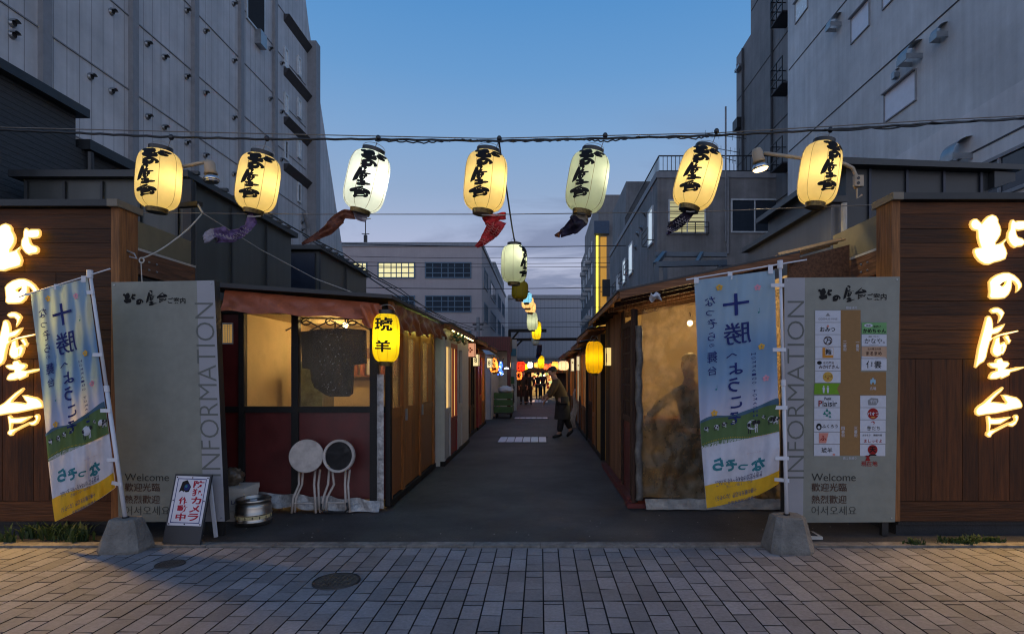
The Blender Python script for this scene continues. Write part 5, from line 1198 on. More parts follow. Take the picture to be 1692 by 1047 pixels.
# deeper stalls: shell, doors with lit panes, eaves
m_lit1 = emis('lit_shoji', (1, .62, .2), .8); m_lit2 = emis('lit_pane_orange', (1, .45, .12), .9); m_lit3 = emis('lit_pane_pale', (1, .85, .5), 1.3)
m_whitew = mat('white_painted_board', (.42, .40, .37), .55, var=.12, vs=5, streak=.12)
m_reddoor = mat('red_door', (.24, .02, .015), .4, var=.2)
m_ochre = wood('ochre_board', (.34, .20, .05), .55, .15, 'Z')
def stall(s, x, y0, y1, label, body, bays, eave_z=2.35, eave_out=.22, rise=.25, depth=2.2, eave_m=None):
    """s = -1 left row, +1 right row; the alley face is the plane X = x; bays = [(y0, y1, kind, material)]"""
    t = thing('food_stall', label, 'food stall', (x + s * depth / 2, (y0 + y1) / 2, 0), 'food stalls along the alley')
    bx_ = lambda q, a, b, c, d, e_, f, m: q.box(min(a, b), max(a, b), c, d, e_, f, m)
    q = MB(); bx_(q, x + s * .06, x + s * depth, y0, y1, 0, eave_z + .02, body); q.build('wall', t)
    q = MB(); bx_(q, x - s * .02, x + s * .059, y0 + .01, y1 - .01, 0, .08, m_black); q.build('base_sill', t)
    for a, b, kind, m in bays:
        q = MB()
        if kind == 'post': bx_(q, x - s * .015, x + s * .059, a, b, .08, eave_z - .04, m); q.build('post', t)
        elif kind == 'board': bx_(q, x, x + s * .059, a, b, .08, eave_z - .06, m); q.build('side_panel', t)
        elif kind in ('door', 'half'):
            w = .07; lo = .95 if kind == 'half' else .75
            for c, d, e_, f in ((a, a + w, .08, 2.1), (b - w, b, .08, 2.1), (a + w, b - w, 2.02, 2.1), (a + w, b - w, lo - .08, lo)): bx_(q, x - s * .01, x + s * .05, c, d, e_, f, m)
            bx_(q, x + s * .01, x + s * .05, a + w, b - w, .08, lo - .08, m)
            if b - a > .7: bx_(q, x, x + s * .05, (a + b) / 2 - .03, (a + b) / 2 + .03, lo, 2.02, m)
            bx_(q, x + s * .0, x + s * .05, a, b, 2.1, eave_z - .06, body)
            o = q.build('door', t); q = MB(); bx_(q, x + s * .03, x + s * .055, a + w, b - w, lo, 2.02, [m_lit1, m_lit2, m_lit3, m_warmglass][int(a * 7) % 4]); q.build('pane', o)
        elif kind == 'curtain':
            q.grid(lambda u, v: (x - s * (.03 + .025 * math.sin(u * 30)), a + (b - a) * u, 1.35 + (eave_z - .1 - 1.35) * v), 24, 4, m); q.build('curtain', t, smooth=True)
    xe = x - s * eave_out; q = MB(); em = eave_m or m_eave
    def sl(a, b, zz, th, m, ya, yb): q.hexa([(a, ya, zz[0]), (b, ya, zz[1]), (b, yb, zz[1]), (a, yb, zz[0]), (a, ya, zz[0] + th), (b, ya, zz[1] + th), (b, yb, zz[1] + th), (a, yb, zz[0] + th)] if s > 0 else [(b, ya, zz[1]), (a, ya, zz[0]), (a, yb, zz[0]), (b, yb, zz[1]), (b, ya, zz[1] + th), (a, ya, zz[0] + th), (a, yb, zz[0] + th), (b, yb, zz[1] + th)], m)
    xb = x + s * (depth + .1); z1 = eave_z + rise * (eave_out + depth + .1) / 2
    sl(xe, xb, (eave_z, z1), .03, em, y0 - .12, y1 - .02); sl(xe - s * .03, xb, (eave_z + .031, z1 + .031), .025, m_roofd, y0 - .15, y1 - .01); q.build('roof', t)
    q = MB(); bx_(q, xe - s * .02, xe - s * .001, y0 - .12, y1 - .02, eave_z - .05, eave_z + .028, em); q.build('fascia', t)
    return t
t = stall(-1, -1.62, 9.62, 13.0, 'white-painted stall with a red door beside the orange wooden doors', m_whitew,
      [(9.63, 9.75, 'post', m_whitew), (9.76, 10.35, 'half', m_whitew), (10.36, 11.15, 'door', m_reddoor), (11.16, 11.3, 'post', m_whitew), (11.31, 11.9, 'half', m_whitew), (11.9, 12.95, 'board', m_whitew)], 2.34, .12, .1, 1.9)
q = MB()
for i, ch in enumerate('営業中 北の味'):
    if ch == ' ': q.build('door_lettering', t); q = MB()
    else: write(q, ch, (10.62, 1.9 - i * .12, 10.74, 2.0 - i * .12), lambda u, v: (-1.594, 10.36 + .8 - (u - 10.36) , v), k_red, .04, mirror=True)
q.build('door_lettering', t)
q = MB(); rr = random.Random(8)
for k in range(60):
    y = rr.uniform(9.9, 11.6); q.ball((-1.53 + rr.uniform(-.04, .06), y, 2.22 + rr.uniform(-.09, .08)), .028, [c_tree, m_bam][k % 2], 6)
q.build('garland', t)['kind'] = 'stuff'
q = MB(); q.tube([(-1.50, 9.8, 2.28), (-1.50, 12.8, 2.28)], .012, emis('warm_tube', (1, .9, .35), 5), 6); q.build('eave_light', t)
stall(-1, -1.74, 13.15, 15.6, 'dark brown lattice stall under the square box lanterns, left row', m_brd, [(13.16, 13.3, 'post', m_black), (13.31, 14.1, 'door', m_brd), (14.1, 14.25, 'post', m_brw), (14.26, 15.1, 'door', m_black), (15.1, 15.55, 'board', m_brw)], 2.3, .3, .2)
t = stall(-1, -1.72, 15.72, 18.0, 'reddish brown stall with an orange paper lantern, left row', m_brw, [(15.73, 15.85, 'post', m_reddoor), (15.86, 16.7, 'half', m_reddoor), (16.7, 17.5, 'door', m_doorw), (17.5, 17.95, 'board', m_doorp)], 2.25, .35, .2)
t = thing('white_tent', 'small white canvas tent beside the blue string lights behind the green cart', 'tent', (-2.1, 21, 0))
m_tent = mat('tent_canvas', (.42, .42, .46), .7, var=.1, vs=3, bump=.3, bs=5)
q = MB(); q.grid(lambda u, v: (-2.7 + 1.02 * u, 19.5 + .05 * math.sin(u * 14), 2.2 * v + .0), 20, 4, m_tent); q.grid(lambda u, v: (-1.68 + .04 * math.sin(u * 16), 19.5 + 3.6 * u, 2.2 * v), 20, 4, m_tent); q.build('side_cloth', t, smooth=True)
q = MB(); q.poly([(-2.75, 19.4, 2.2), (-1.62, 19.4, 2.2), (-2.2, 21, 2.6)], m_tent); q.poly([(-1.62, 19.4, 2.2), (-1.62, 23.2, 2.2), (-2.2, 21, 2.6)], m_tent); q.poly([(-1.62, 23.2, 2.2), (-2.75, 23.2, 2.2), (-2.2, 21, 2.6)], m_tent); q.poly([(-2.75, 23.2, 2.2), (-2.75, 19.4, 2.2), (-2.2, 21, 2.6)], m_tent); q.build('roof_cloth', t)
t = stall(1, 1.10, 10.3, 13.2, 'ochre boarded stall behind the big yellow lantern, right row', m_ochre, [(10.31, 10.42, 'post', m_black), (10.43, 11.2, 'board', m_ochre), (11.2, 11.3, 'post', m_brd), (11.31, 12.1, 'door', m_doorw), (12.1, 12.2, 'post', m_black), (12.21, 13.1, 'half', m_brd)], 2.30, .25, .2)
stall(1, 1.08, 13.4, 16.2, 'dark curved-roof stall with lit shutters beyond the ochre stall, right row', m_brd, [(13.41, 13.5, 'post', m_black), (13.5, 14.3, 'door', m_brw), (14.3, 15.1, 'door', m_doorw), (15.1, 15.25, 'post', m_black), (15.26, 16.1, 'half', m_brw)], 2.22, .2, .35)
t = stall(1, 1.12, 16.4, 20.2, 'brown stall with draped pale canvas by the round white lantern, right row', m_brw, [(16.41, 17.2, 'door', m_whitew), (17.2, 18.0, 'door', m_doorw), (18.0, 18.9, 'board', m_brd), (18.9, 20.1, 'door', m_brw)], 2.15, .3, .3)
q = MB(); q.grid(lambda u, v: (1.02 - .22 * (1 - v) * abs(math.sin(u * 5)) - .04 * math.sin(v * 9), 16.3 + .6 * u, .01 + 1.1 * v), 14, 10, m_hem); q.build('canvas_drape', t, smooth=True)
stall(1, 1.15, 20.6, 26.5, 'plain dark stall farthest down the right row', m_brd, [(20.7, 22, 'door', m_doorw), (22, 24, 'board', m_brd), (24, 25.4, 'door', m_brw)], 2.2, .3, .2)
stall(1, 1.5, 27, 34, 'last low stall of the right row near the end shop', m_brw, [(27.1, 29, 'door', m_doorw), (29, 31, 'door', m_brw), (31, 33.8, 'board', m_brd)], 2.3, .3, .2)
stall(-1, -1.75, 27, 35, 'last stall of the left row behind the standing couple', m_brd, [(27.1, 29, 'door', m_reddoor), (29, 31, 'door', m_brw), (31, 34.8, 'board', m_brw)], 2.4, .3, .2)
# red-roofed shelter, notice post and black gate frame
m_redroof = mat('red_metal_roof', (.085, .012, .012), .45, .2, var=.15, streak=.1); seams(m_redroof, 0, .09, .02, .55)
t = thing('red_shelter', 'dark red ribbed metal shelter roof on a red post behind the left stalls', 'shelter', (-1.9, 22, 0))
q = MB(); q.box(X(786, 22), X(843, 22), 22.0, 23.6, Z(579, 22), Z(556, 22), m_redroof); q.build('roof', t)
q = MB(); q.box(X(838, 22), X(843.5, 22), 21.98, 22.1, 0, Z(579, 22), m_redroof); q.box(X(790, 22), X(794, 22), 21.98, 22.1, 0, Z(579, 22), m_redroof); q.build('post', t)
q = MB(); q.box(X(794, 23), X(838, 23), 23.0, 23.05, 0, Z(579, 22), m_whitew); q.build('back_wall', t)
q = MB(); q.lathe([(.10, 0), (.06, .04), (0, .05)], emis('cool_lamp', (.9, .95, 1), 6), (X(837, 21.5), 21.5, Z(609, 21.5)), 12); q.build('lamp', t)
D = 24.0; t = thing('notice_post', 'pale column pasted with blue and green notices beside the black gate frame', 'column', (X(849, D), D, 0))
q = MB(); q.box(X(844, D), X(853.5, D), D, D + .25, 0, Z(561, D), m_whitew); q.build('column', t)
for a, b, c, d, m in ((844.5, 853, 576, 588, mat('notice_blue', (.03, .16, .24), .5)), (843, 850, 622, 634, mat('notice_green', (.02, .10, .03), .5)), (845, 850, 598, 610, m_white)):
    q = MB(); q.box(X(a, D), X(b, D), D - .03, D - .002, Z(d, D), Z(c, D), m); q.build('notice', t)
t = thing('gate_frame', 'black steel gate frame spanning the alley with braced corners', 'frame', (0, 26, 0))
q = MB(); q.bar((X(842, 26), 26, 0), (X(842, 26), 26, Z(545, 26)), .12, .12, m_black); q.build('post', t)
q = MB(); q.bar((X(849, 29), 29, 0), (X(849, 29), 29, Z(561, 29)), .12, .12, m_black); q.build('post', t)
q = MB(); q.bar(P(841, 546, 26), P(903, 546, 26), .14, .14, m_black); q.build('beam', t)
q = MB(); q.bar(P(848, 561, 29), P(962, 560, 29), .14, .14, m_black); q.build('beam', t)
q = MB(); q.bar(P(844, 563, 26), P(857, 547, 26), .08, .08, m_black); q.bar(P(851, 574, 29), P(863, 562, 29), .08, .08, m_black); q.build('brace', t)
# shop at the end of the alley
D = 39.0; t = thing('end_shop', 'small brightly lit shop with hanging goods at the far end of the alley', 'shop', (.2, 40, 0))
q = MB(); q.box(X(850, D), X(960, D), D + 1.6, D + 1.7, 0, 2.2, m_cream); q.box(X(850, D), X(878, D), D, D + 1.6, 0, 2.2, m_brd); q.box(X(914, D), X(960, D), D, D + 1.6, 0, 2.2, m_brd); q.build('wall', t)
q = MB(); q.box(X(846, D), X(962, D), D - .5, D + 1.8, Z(616, D) , Z(609, D), m_doorw); q.build('roof', t)
lamp('shop_light', (X(895, D), D + .6, 1.5), 130, (1, .8, .4), t, .1)
lamp('shop_light', (X(882, D), D + .3, 1.3), 30, (1, .6, .3), t, .1)
rr = random.Random(11); gm = [emis('goods_glow_red', (1, .18, .08), .8), emis('goods_glow_green', (.6, .9, .4), .7), emis('goods_glow_white', (1, .9, .7), 1.2), m_awn, c_tree, m_reddoor]  # red, green and white goods glow, standing in for shop light on them
for k in range(34):
    q = MB(); x = X(rr.uniform(880, 912), D); z = rr.uniform(.3, 1.55); w = rr.uniform(.05, .14); h = rr.uniform(.08, .3)
    yb = D + .1 + k * .03; q.hexa([(x - w, yb, z), (x + w, yb, z), (x + w, yb + .02, z), (x - w, yb + .02, z), (x - w * .6, yb, z + h), (x + w * .8, yb, z + h), (x + w * .8, yb + .02, z + h), (x - w * .6, yb + .02, z + h)], gm[k % 6]); q.build('merchandise', t)
# ------------------------------------------------------------------ paper lanterns
m_ring = mat('lantern_ring_black', (.012, .012, .014), .35); m_ribm = mat('lantern_seam', (.25, .17, .05), .8)
m_brass = mat('lantern_foil', (.12, .085, .03), .35, .6, var=.6, vs=40)
def paper(nm, c, tr=.6):
    return mat(nm, c, .75, var=.06, vs=8, transl=tr)
p_yel = paper('paper_amber', (.88, .735, .37)); p_wht = paper('paper_white', (.82, .86, .76)); p_grn = paper('paper_pale_green', (.62, .66, .46)); p_lem = paper('paper_lemon', (.85, .68, .02)); p_olv = paper('paper_olive', (.50, .38, .02))
p_blu = paper('paper_blue', (.25, .62, .85)); p_org = paper('paper_orange', (.85, .30, .08)); p_red = paper('paper_red', (.75, .08, .04)); p_pch = paper('paper_peach', (.88, .60, .36)); p_lem2 = paper('paper_deep_yellow', (.72, .48, .01))
CAPTION = (('kita', (-.247, .282, .33, .452)), ('no', (-.165, .158, .168, .268)), ('ya', (-.277, -.17, .119, .152)), ('dai', (-.294, -.37, .156, -.186)))
def lantern(label, top, bot, D, rad, pm, group, power=0, lc=(1, .72, .3), spin=0., text='logo', seams_=8, ribs=34, ring=.55, bulb=(0, 0, -.5), hang=.0, seam_m=None):
    T0, B0 = P(*top, D), P(*bot, D); Ln = (T0 - B0).length
    t = thing('paper_lantern', label, 'lantern', (0, 0, 0), group)
    h = Ln
    def rz_(s): return rad * max(.0, 1 - abs(s) ** 4.2) ** (1 / 3.0)
    zt, zb = -.035 * h - .01, -h + .055 * h + .005
    n = ribs * 2; prof = []
    for i in range(n + 1):
        s = -.965 + 1.93 * i / n; prof.append((rz_(s) * (1 + (.006 if i % 2 else -.006)), (zt + zb) / 2 - s * (zt - zb) / 2))
    prof = prof[::-1]
    q = MB(); k = 48
    for r_, z_ in prof:
        for a in range(k): q.v.append(Vector((r_ * math.cos(2 * math.pi * a / k), r_ * math.sin(2 * math.pi * a / k), z_)))
    for j in range(n):
        for a in range(k): q.f.append((j * k + a, j * k + (a + 1) % k, (j + 1) * k + (a + 1) % k, (j + 1) * k + a)); q.m.append(q.mi(pm))
    q.build('paper_shade', t, smooth=True)
    rr_ = rad * ring
    q = MB(); q.lathe([(rr_ * .9, zt - .02), (rr_, zt - .02), (rr_, zt + .03), (rr_ * .9, zt + .03), (rr_ * .9, zt - .02)], m_ring, (0, 0, 0), 28); q.build('top_ring', t)
    q = MB(); q.lathe([(rr_ * .8, zb + .015), (rr_ * .92, zb + .015), (rr_ * .86, zb - .035), (rr_ * .74, zb - .035), (rr_ * .8, zb + .015)], m_brass, (0, 0, 0), 28); q.lathe([(.0, zb - .03), (rr_ * .75, zb - .031)], m_ring, (0, 0, 0), 20); q.build('bottom_ring', t)
    zz = lambda s: (zt + zb) / 2 - s * (zt - zb) / 2
    for a in range(seams_):
        th = 2 * math.pi * (a + .5) / seams_; q = MB()
        q.tube([((rz_(s) + .002) * math.cos(th), (rz_(s) + .002) * math.sin(th), zz(s)) for s in [-.96 + 1.92 * i / 24 for i in range(25)]], .0022, seam_m or m_ribm, 4); q.build('seam', t)
    if hang: q = MB(); q.tube([(rr_ * math.cos(a), 0, zt + .03 + hang * math.sin(a)) for a in [math.pi * i / 12 for i in range(13)]], .003, m_pale_trim, 5); q.build('bail', t)
    def on_s(u, v, d=.004):
        s = -2 * v * .98; z_ = zz(s); r_ = rz_(s) + d + .002; a = math.asin(max(-.97, min(.97, 2 * u * rad / max(r_, .3 * rad))))
        return (r_ * math.sin(a), -r_ * math.cos(a), z_)
    if text == 'logo':
        q = MB()
        for key, (x0, y0, x1, y1) in CAPTION: logo_box(q, key, (x0 * 1.05, y0, x1 * 1.05, y1), lambda u, v: on_s(u, v), k_black, .025, .011)
        q.build('lettering', t)
    elif text:
        q = MB()
        for ch, b in text: write(q, ch, b, lambda u, v: on_s(u, v), k_black, .03, False, False, 0, .05)
        q.build('lettering', t)
    if power:
        lamp('lantern_bulb', (bulb[0] * rad, bulb[1] * rad, bulb[2] * h), power, lc, t, .07)
    t.location = T0; t.rotation_mode = 'ZYX'
    a = math.asin(max(-1, min(1, -(B0.x - T0.x) / Ln))); t.rotation_euler = (0, a, spin)
    return t
GL = 'seven named lanterns on the cable across the alley mouth'
AM = (1, .80, .42); CO = (1, .96, .82)
lantern('amber lantern nearest the left cedar wall, no streamer below it', (266, 243), (259, 353), 6.2, .212, p_yel, GL, 3.6, AM, .19, hang=.07, bulb=(.3, -.1, -.5))
lantern('amber lantern with a purple carp streamer blowing left from its base', (434, 251), (418, 355), 6.2, .210, p_yel, GL, 3.6, AM, .29, hang=.07, bulb=(.25, -.15, -.5))
lantern('white lantern with a dark red carp streamer, hung before the sky', (618, 246), (594, 355), 6.2, .217, p_wht, GL, 5, CO, .28, hang=.07, bulb=(.35, -.15, -.47))
lantern('amber lantern in the middle of the row with a bright red streamer', (807, 246), (797, 356), 6.2, .226, p_yel, GL, 4, AM, .0, hang=.07, bulb=(.3, -.2, -.5))
lantern('pale green lantern with a black and white streamer', (980, 246), (961, 357), 6.2, .215, p_grn, GL, 3.2, CO, -.22, hang=.07, bulb=(.5, .1, -.4))
lantern('amber lantern strongly tilted above the lit blinds, patterned streamer below', (1168, 242), (1137, 350), 6.2, .224, p_yel, GL, 3.8, AM, -.28, hang=.07, bulb=(.1, -.3, -.5))
lantern('amber lantern nearest the right cedar wall, its writing turned away', (1362, 231), (1346, 345), 6.2, .206, p_yel, GL, 3.5, AM, .24, hang=.07, bulb=(0, -.2, -.5))
GA = 'lanterns on the cable down the middle of the alley'
lantern('white lantern nearest on the alley cable, dark writing on its right edge', (850, 401), (849, 472), 9.0, .200, p_grn, GA, 3, CO, 1.15, hang=.06, bulb=(-.1, -.3, -.3))
lantern('unlit olive yellow lantern tucked behind the nearest white alley lantern', (860, 462), (858, 497), 12.2, .175, p_olv, GA, 0, text=None, hang=.05)
lantern('light blue lantern behind the olive one on the alley cable', (870, 482), (870, 502), 13.6, .13, p_blu, GA, 1.5, CO, text=None)
lantern('peach lantern below the light blue one on the alley cable', (872, 489), (872, 511), 14.6, .155, p_pch, GA, 2.5, AM, text=None)
lantern('pale orange lantern below the peach one on the alley cable', (877, 498), (876, 518), 16.0, .15, p_pch, GA, 2.5, AM, text=None)
lantern('slim pale green lantern above the bright yellow one on the alley cable', (879, 513), (880, 548), 19.0, .18, p_grn, GA, 2.5, CO, 1.0, text=None)
lantern('bright lemon yellow lantern in the middle of the alley cable', (887, 529), (886, 563), 21.5, .175, p_lem, GA, 5, AM, text=None)
lantern('small grey-white lantern below the lemon one on the alley cable', (884, 556), (884, 570), 24.0, .15, p_wht, GA, 0, text=None)
lantern('distant lemon lantern under the gate frame', (894, 586), (894, 610), 30.0, .17, p_lem, GA, 5, AM, text=None)
lantern('small white lantern with black writing left of the distant lemon one', (876, 597), (876, 609), 30.0, .13, p_wht, GA, 8, CO, text=[('北', (-.3, .02, .3, .35)), ('味', (-.3, -.35, .3, -.02))])
# lanterns on stalls
t = lantern('lemon yellow stall lantern with two black characters on the red stall corner', (639, 512), (637, 605), 6.24, .142, p_lem, None, 3.2, (1, .85, .35), .0, text=[('琥', (-.34, .12, .34, .40)), ('羊', (-.30, -.30, .30, -.06))], ring=.6, hang=.06, seam_m=p_lem2)
lantern('plain deep yellow lantern hanging from the right row eaves', (982, 560), (982, 621), 9.8, .150, p_lem2, None, 3.2, (1, .78, .25), .4, text=None, ring=.45, seams_=10, hang=.06)
lantern('small round white lantern by the draped canvas in the right row', (931, 595), (931, 613), 16.2, .152, p_pch, None, 2.5, CO, text=None, ring=.35, hang=.04)
lantern('orange lantern with black writing slanting from the left row eaves', (813, 590), (818, 617), 16.4, .13, p_org, None, 6, AM, text=[('や', (-.3, .12, .3, .4)), ('き', (-.3, -.16, .3, .12)), ('鳥', (-.3, -.42, .3, -.16))])
lantern('large red lantern with black figures behind the notice post', (861, 596), (860, 614), 27.0, .22, p_red, None, 9, (1, .4, .2), text=[('酒', (-.35, -.35, .35, .35))])
lantern('orange red lantern hung directly under the large red one', (858, 613), (857, 628), 27.1, .15, p_org, None, 10, (1, .4, .2), text=[('肴', (-.35, -.35, .35, .35))])
# square box lanterns in the left row
def box_lamp(px0, px1, y0, y1, D, dep, em, frame_m, sym, label, side=None):
    x0, x1, z0, z1 = X(px0, D), X(px1, D), Z(y1, D), Z(y0, D)
    t = thing('box_lantern', label, 'box lantern', ((x0 + x1) / 2, D, z0), 'square box lanterns on the stalls')
    q = MB(); w = .012
    for a in (x0, x1 - w):
        for y in (D, D + dep - w): q.box(a, a + w, y, y + w, z0, z1, frame_m)
    for z in (z0, z1 - w): q.box(x0 - .004, x1 + .004, D - .004, D + dep + .004, z, z + w, frame_m)
    q.build('frame', t)
    q = MB(); q.box(x0 + .006, x1 - .006, D + .006, D + dep - .006, z0 + .01, z1 - .01, em); q.build('panel', t)
    q = MB(); c = ((px0 + px1) / 2, (y0 + y1) / 2); f = lambda u, v: (u, D - .002, v); s_ = (x1 - x0)
    sym(q, (x0 + x1) / 2, (z0 + z1) / 2, s_, f); q.build('emblem', t)
def diamond(q, x, z, s, f):
    for a, b in ((0, .17), (-.17, 0), (.17, 0), (0, -.17)): poly2d(q, [(x + a * s - .12 * s, z + b * s), (x + a * s, z + b * s + .13 * s), (x + a * s + .12 * s, z + b * s), (x + a * s, z + b * s - .13 * s)], f, k_red)
def gourd(q, x, z, s, f):
    for b in (.17, -.17): poly2d(q, disc2d(x, z + b * s, .22 * s, .24 * s, 14), f, k_black, [disc2d(x, z + b * s, .1 * s, .12 * s, 10)])
e_pk = emis('box_glow_pink', (1, .45, .25), .55); e_wm = emis('box_glow_warm', (1, .82, .42), .85); e_am = emis('box_glow_amber', (1, .72, .25), .85)
box_lamp(769, 785, 566, 590, 13.0, .2, e_pk, m_brd, diamond, 'pinkish box lantern with a red diamond crest by the white stall')
box_lamp(781, 791, 584.5, 605, 14.2, .2, e_wm, m_black, gourd, 'pale box lantern with a black gourd mark just below the pink one')
box_lamp(804, 813, 591, 608, 16.0, .2, e_wm, m_black, gourd, 'pale box lantern with a black gourd mark beside the orange lantern')
box_lamp(1001, 1014, 573, 605, 8.95, .16, e_am, m_brd, lambda q, x, z, s, f: poly2d(q, [(x - .5 * s, z + .4 * s), (x - .36 * s, z + .4 * s), (x - .36 * s, z - .7 * s), (x - .5 * s, z - .7 * s)], f, k_red), 'amber box lantern on the weathered boards beside the deep yellow lantern')
box_lamp(943.5, 949, 592, 613, 15.4, .15, e_wm, m_whitew, lambda q, x, z, s, f: poly2d(q, [(x - .2 * s, z + .9 * s), (x + .2 * s, z + .9 * s), (x + .2 * s, z + .5 * s), (x - .2 * s, z + .5 * s)], f, k_brown), 'slim pale box lantern under the dark curved eaves of the right row')
box_lamp(953, 958, 588, 612, 13.6, .15, e_wm, m_whitew, lambda q, x, z, s, f: poly2d(q, [(x - .2 * s, z - .5 * s), (x + .2 * s, z - .5 * s), (x + .2 * s, z - .9 * s), (x - .2 * s, z - .9 * s)], f, k_brown), 'slim pale box lantern nearest the ochre stall in the right row')
for a_, b_, D_, pm_, lb_ in ((917, 604, 22, p_org, 'small orange lantern behind the round white one under the right eaves'), (911, 606, 27, p_red, 'small red lantern far down the right row eaves'), (868, 606, 33, p_lem, 'small yellow lantern between the red lantern and the white lettered one'), (886, 603, 35, p_org, 'tiny orange lantern over the end shop roof'), (902, 606, 34, p_red, 'tiny red lantern over the right end of the shop front'), (848, 604, 25, p_pch, 'small peach lantern on the notice column')):
    h_ = .19 / D_ * F; lantern(lb_, (a_, b_ - h_), (a_, b_ + h_), D_, .13, pm_, 'small lanterns near the end of the alley', 7, AM, text=None)
D = 18.0; t = thing('string_lights', 'clump of blue and white fairy lights hanging behind the orange lantern', 'fairy lights', P(828, 619, D))
eb, ew = emis('led_blue', (.05, .15, 1), 3), emis('led_white', (.7, .85, 1), 5); rr = random.Random(4); q = MB(); q2 = MB()
for k in range(46):
    p = P(rr.gauss(827.5, 1.7), rr.uniform(598, 619), D + rr.uniform(-.1, .1)); (q if k % 5 else q2).ball(p, .028 if k % 5 else .02, eb if k % 5 else ew, 6)
q.build('blue_bulb', t)['kind'] = 'stuff'; q2.build('white_bulb', t)['kind'] = 'stuff'
q = MB(); q.tube([P(833, 590, D), P(829, 600, D), P(826, 619, D)], .01, m_black, 5); q.build('wire', t)

# ------------------------------------------------------------------ carp streamers blowing under the lanterns
def carp(label, path, m_body, m_tail, D=6.18, sc=None, thick=.2, m_head=None):
    """path: (px, py, width px) from mouth to tail tip"""
    t = thing('carp_streamer', label, 'streamer', P(path[0][0], path[0][1], D), 'carp streamers under the lanterns')
    pts = []; n = len(path)
    for i in range(n - 1):
        for k in range(6):
            f = k / 6; a, b = path[i], path[i + 1]; pts.append(tuple(a[j] + (b[j] - a[j]) * f for j in range(3)))
    pts.append(path[-1]); m = len(pts); cut = int(m * .78); hd = int(m * .2)
    def seg(i0, i1, mt, nm):
        q = MB(); ps = [P(p[0], p[1], D + .05 * math.sin(j * .5)) for j, p in list(enumerate(pts))[i0:i1]]
        rs = [max(.006, p[2] / 2 / F * D * (1 + .03 * math.sin(j * 1.1))) for j, p in list(enumerate(pts))[i0:i1]]
        n_ = 28; mi_ = q.mi(mt)
        for j, c_ in enumerate(ps):
            d_ = (ps[min(j + 1, len(ps) - 1)] - ps[max(j - 1, 0)]).normalized(); a_ = d_.cross(Vector((0, 1, 0))).normalized()
            for w_ in range(n_):
                th = 2 * math.pi * w_ / n_; cu = math.cos(th); jj = i0 + j
                fold = rs[j] * (.22 * math.sin(cu * 7 + jj * .35) + .12 * math.sin(cu * 3 - jj * .5)) * (.4 + .6 * min(1, jj / 8))
                q.v.append(c_ + a_ * cu * rs[j] + Vector((0, math.sin(th) * rs[j] * thick + fold, 0)))
        for j in range(len(ps) - 1):
            for w_ in range(n_): q.f.append((j * n_ + w_, j * n_ + (w_ + 1) % n_, (j + 1) * n_ + (w_ + 1) % n_, (j + 1) * n_ + w_)); q.m.append(mi_)
        q.build(nm, t, smooth=True)
    seg(0, hd + 1, m_head or m_body, 'head'); seg(hd, cut + 1, m_body, 'body'); seg(cut, m, m_tail, 'tail')
    q = MB(); q.tube([P(path[0][0] - path[0][2] / 2, path[0][1], D - .03), P(path[0][0], path[0][1] + 1, D - .05), P(path[0][0] + path[0][2] / 2, path[0][1], D - .03)], .006, m_pale_trim, 5); q.build('mouth_ring', t)
    if sc:
        q = MB(); rr = random.Random(len(label))
        for j in range(hd + 1, cut, 2):
            p = pts[j]
            for o_ in (-.28, .1, .42):
                r_ = p[2] * .15; u = (p[0] + o_ * p[2] * .7, p[1] + o_ * p[2] * .3)
                q.tube([P(u[0] + r_ * math.cos(a), u[1] + r_ * math.sin(a), D + .05 * math.sin(j * .5) - p[2] / 2 / F * D * thick * math.sqrt(max(.05, 1 - (o_ * 1.7) ** 2)) - .006) for a in [math.pi * (.1 + .9 * i / 7) for i in range(8)]], .0035, sc, 4)
        q.build('scale_print', t)
def cl(nm, c, c2=None, vs=14): return mat(nm, c, .6, var=.35, vs=vs, col2=c2, transl=.4)
c_pur = cl('carp_purple', (.10, .06, .20), (.22, .14, .3)); c_pale = cl('carp_pale', (.42, .38, .44)); c_dred = cl('carp_dark_red', (.10, .022, .012), (.22, .07, .035)); c_bred = cl('carp_red', (.50, .015, .02), (.62, .05, .05)); c_bw = cl('carp_black', (.012, .01, .02), (.03, .02, .05)); c_scale = cl('carp_scale_line', (.45, .40, .42)); c_cream2 = cl('carp_cream', (.45, .40, .32))
carp('purple carp streamer with a pale tail under the second amber lantern', [(420, 357, 22), (412, 372, 19), (398, 386, 16), (382, 390, 22), (366, 387, 27), (350, 390, 26), (337, 397, 10)], c_pur, c_pale, sc=c_scale, m_head=c_pur)
carp('dark red carp streamer trailing far left from the white lantern', [(606, 361, 13), (588, 355, 16), (570, 354, 16), (557, 364, 22), (543, 378, 20), (522, 392, 12), (499, 403, 4)], c_dred, c_dred, m_head=c_pale)
carp('bright red scaled streamer under the middle amber lantern', [(816, 355, 40), (819, 366, 36), (815, 378, 28), (807, 390, 20), (797, 399, 14), (787, 408, 6)], c_bred, c_bred, sc=cl('carp_pink_line', (.7, .25, .2)))
carp('black and white streamer under the pale green lantern', [(966, 352, 24), (958, 362, 30), (948, 373, 28), (938, 381, 17), (926, 386, 13), (917, 390, 4)], c_bw, c_dred, m_head=c_cream2)
carp('dark patterned streamer with a pale folded end under the tilted lantern', [(1141, 349, 14), (1134, 357, 17), (1124, 366, 18), (1113, 374, 18), (1105, 380, 12), (1104, 387, 5)], c_bw, c_pur, sc=c_scale)
carp('navy streamer hanging far down the alley under the gate', [(892, 569, 7), (891, 577, 9), (890, 586, 8), (887, 592, 5)], c_bw, c_navy, 27.0)

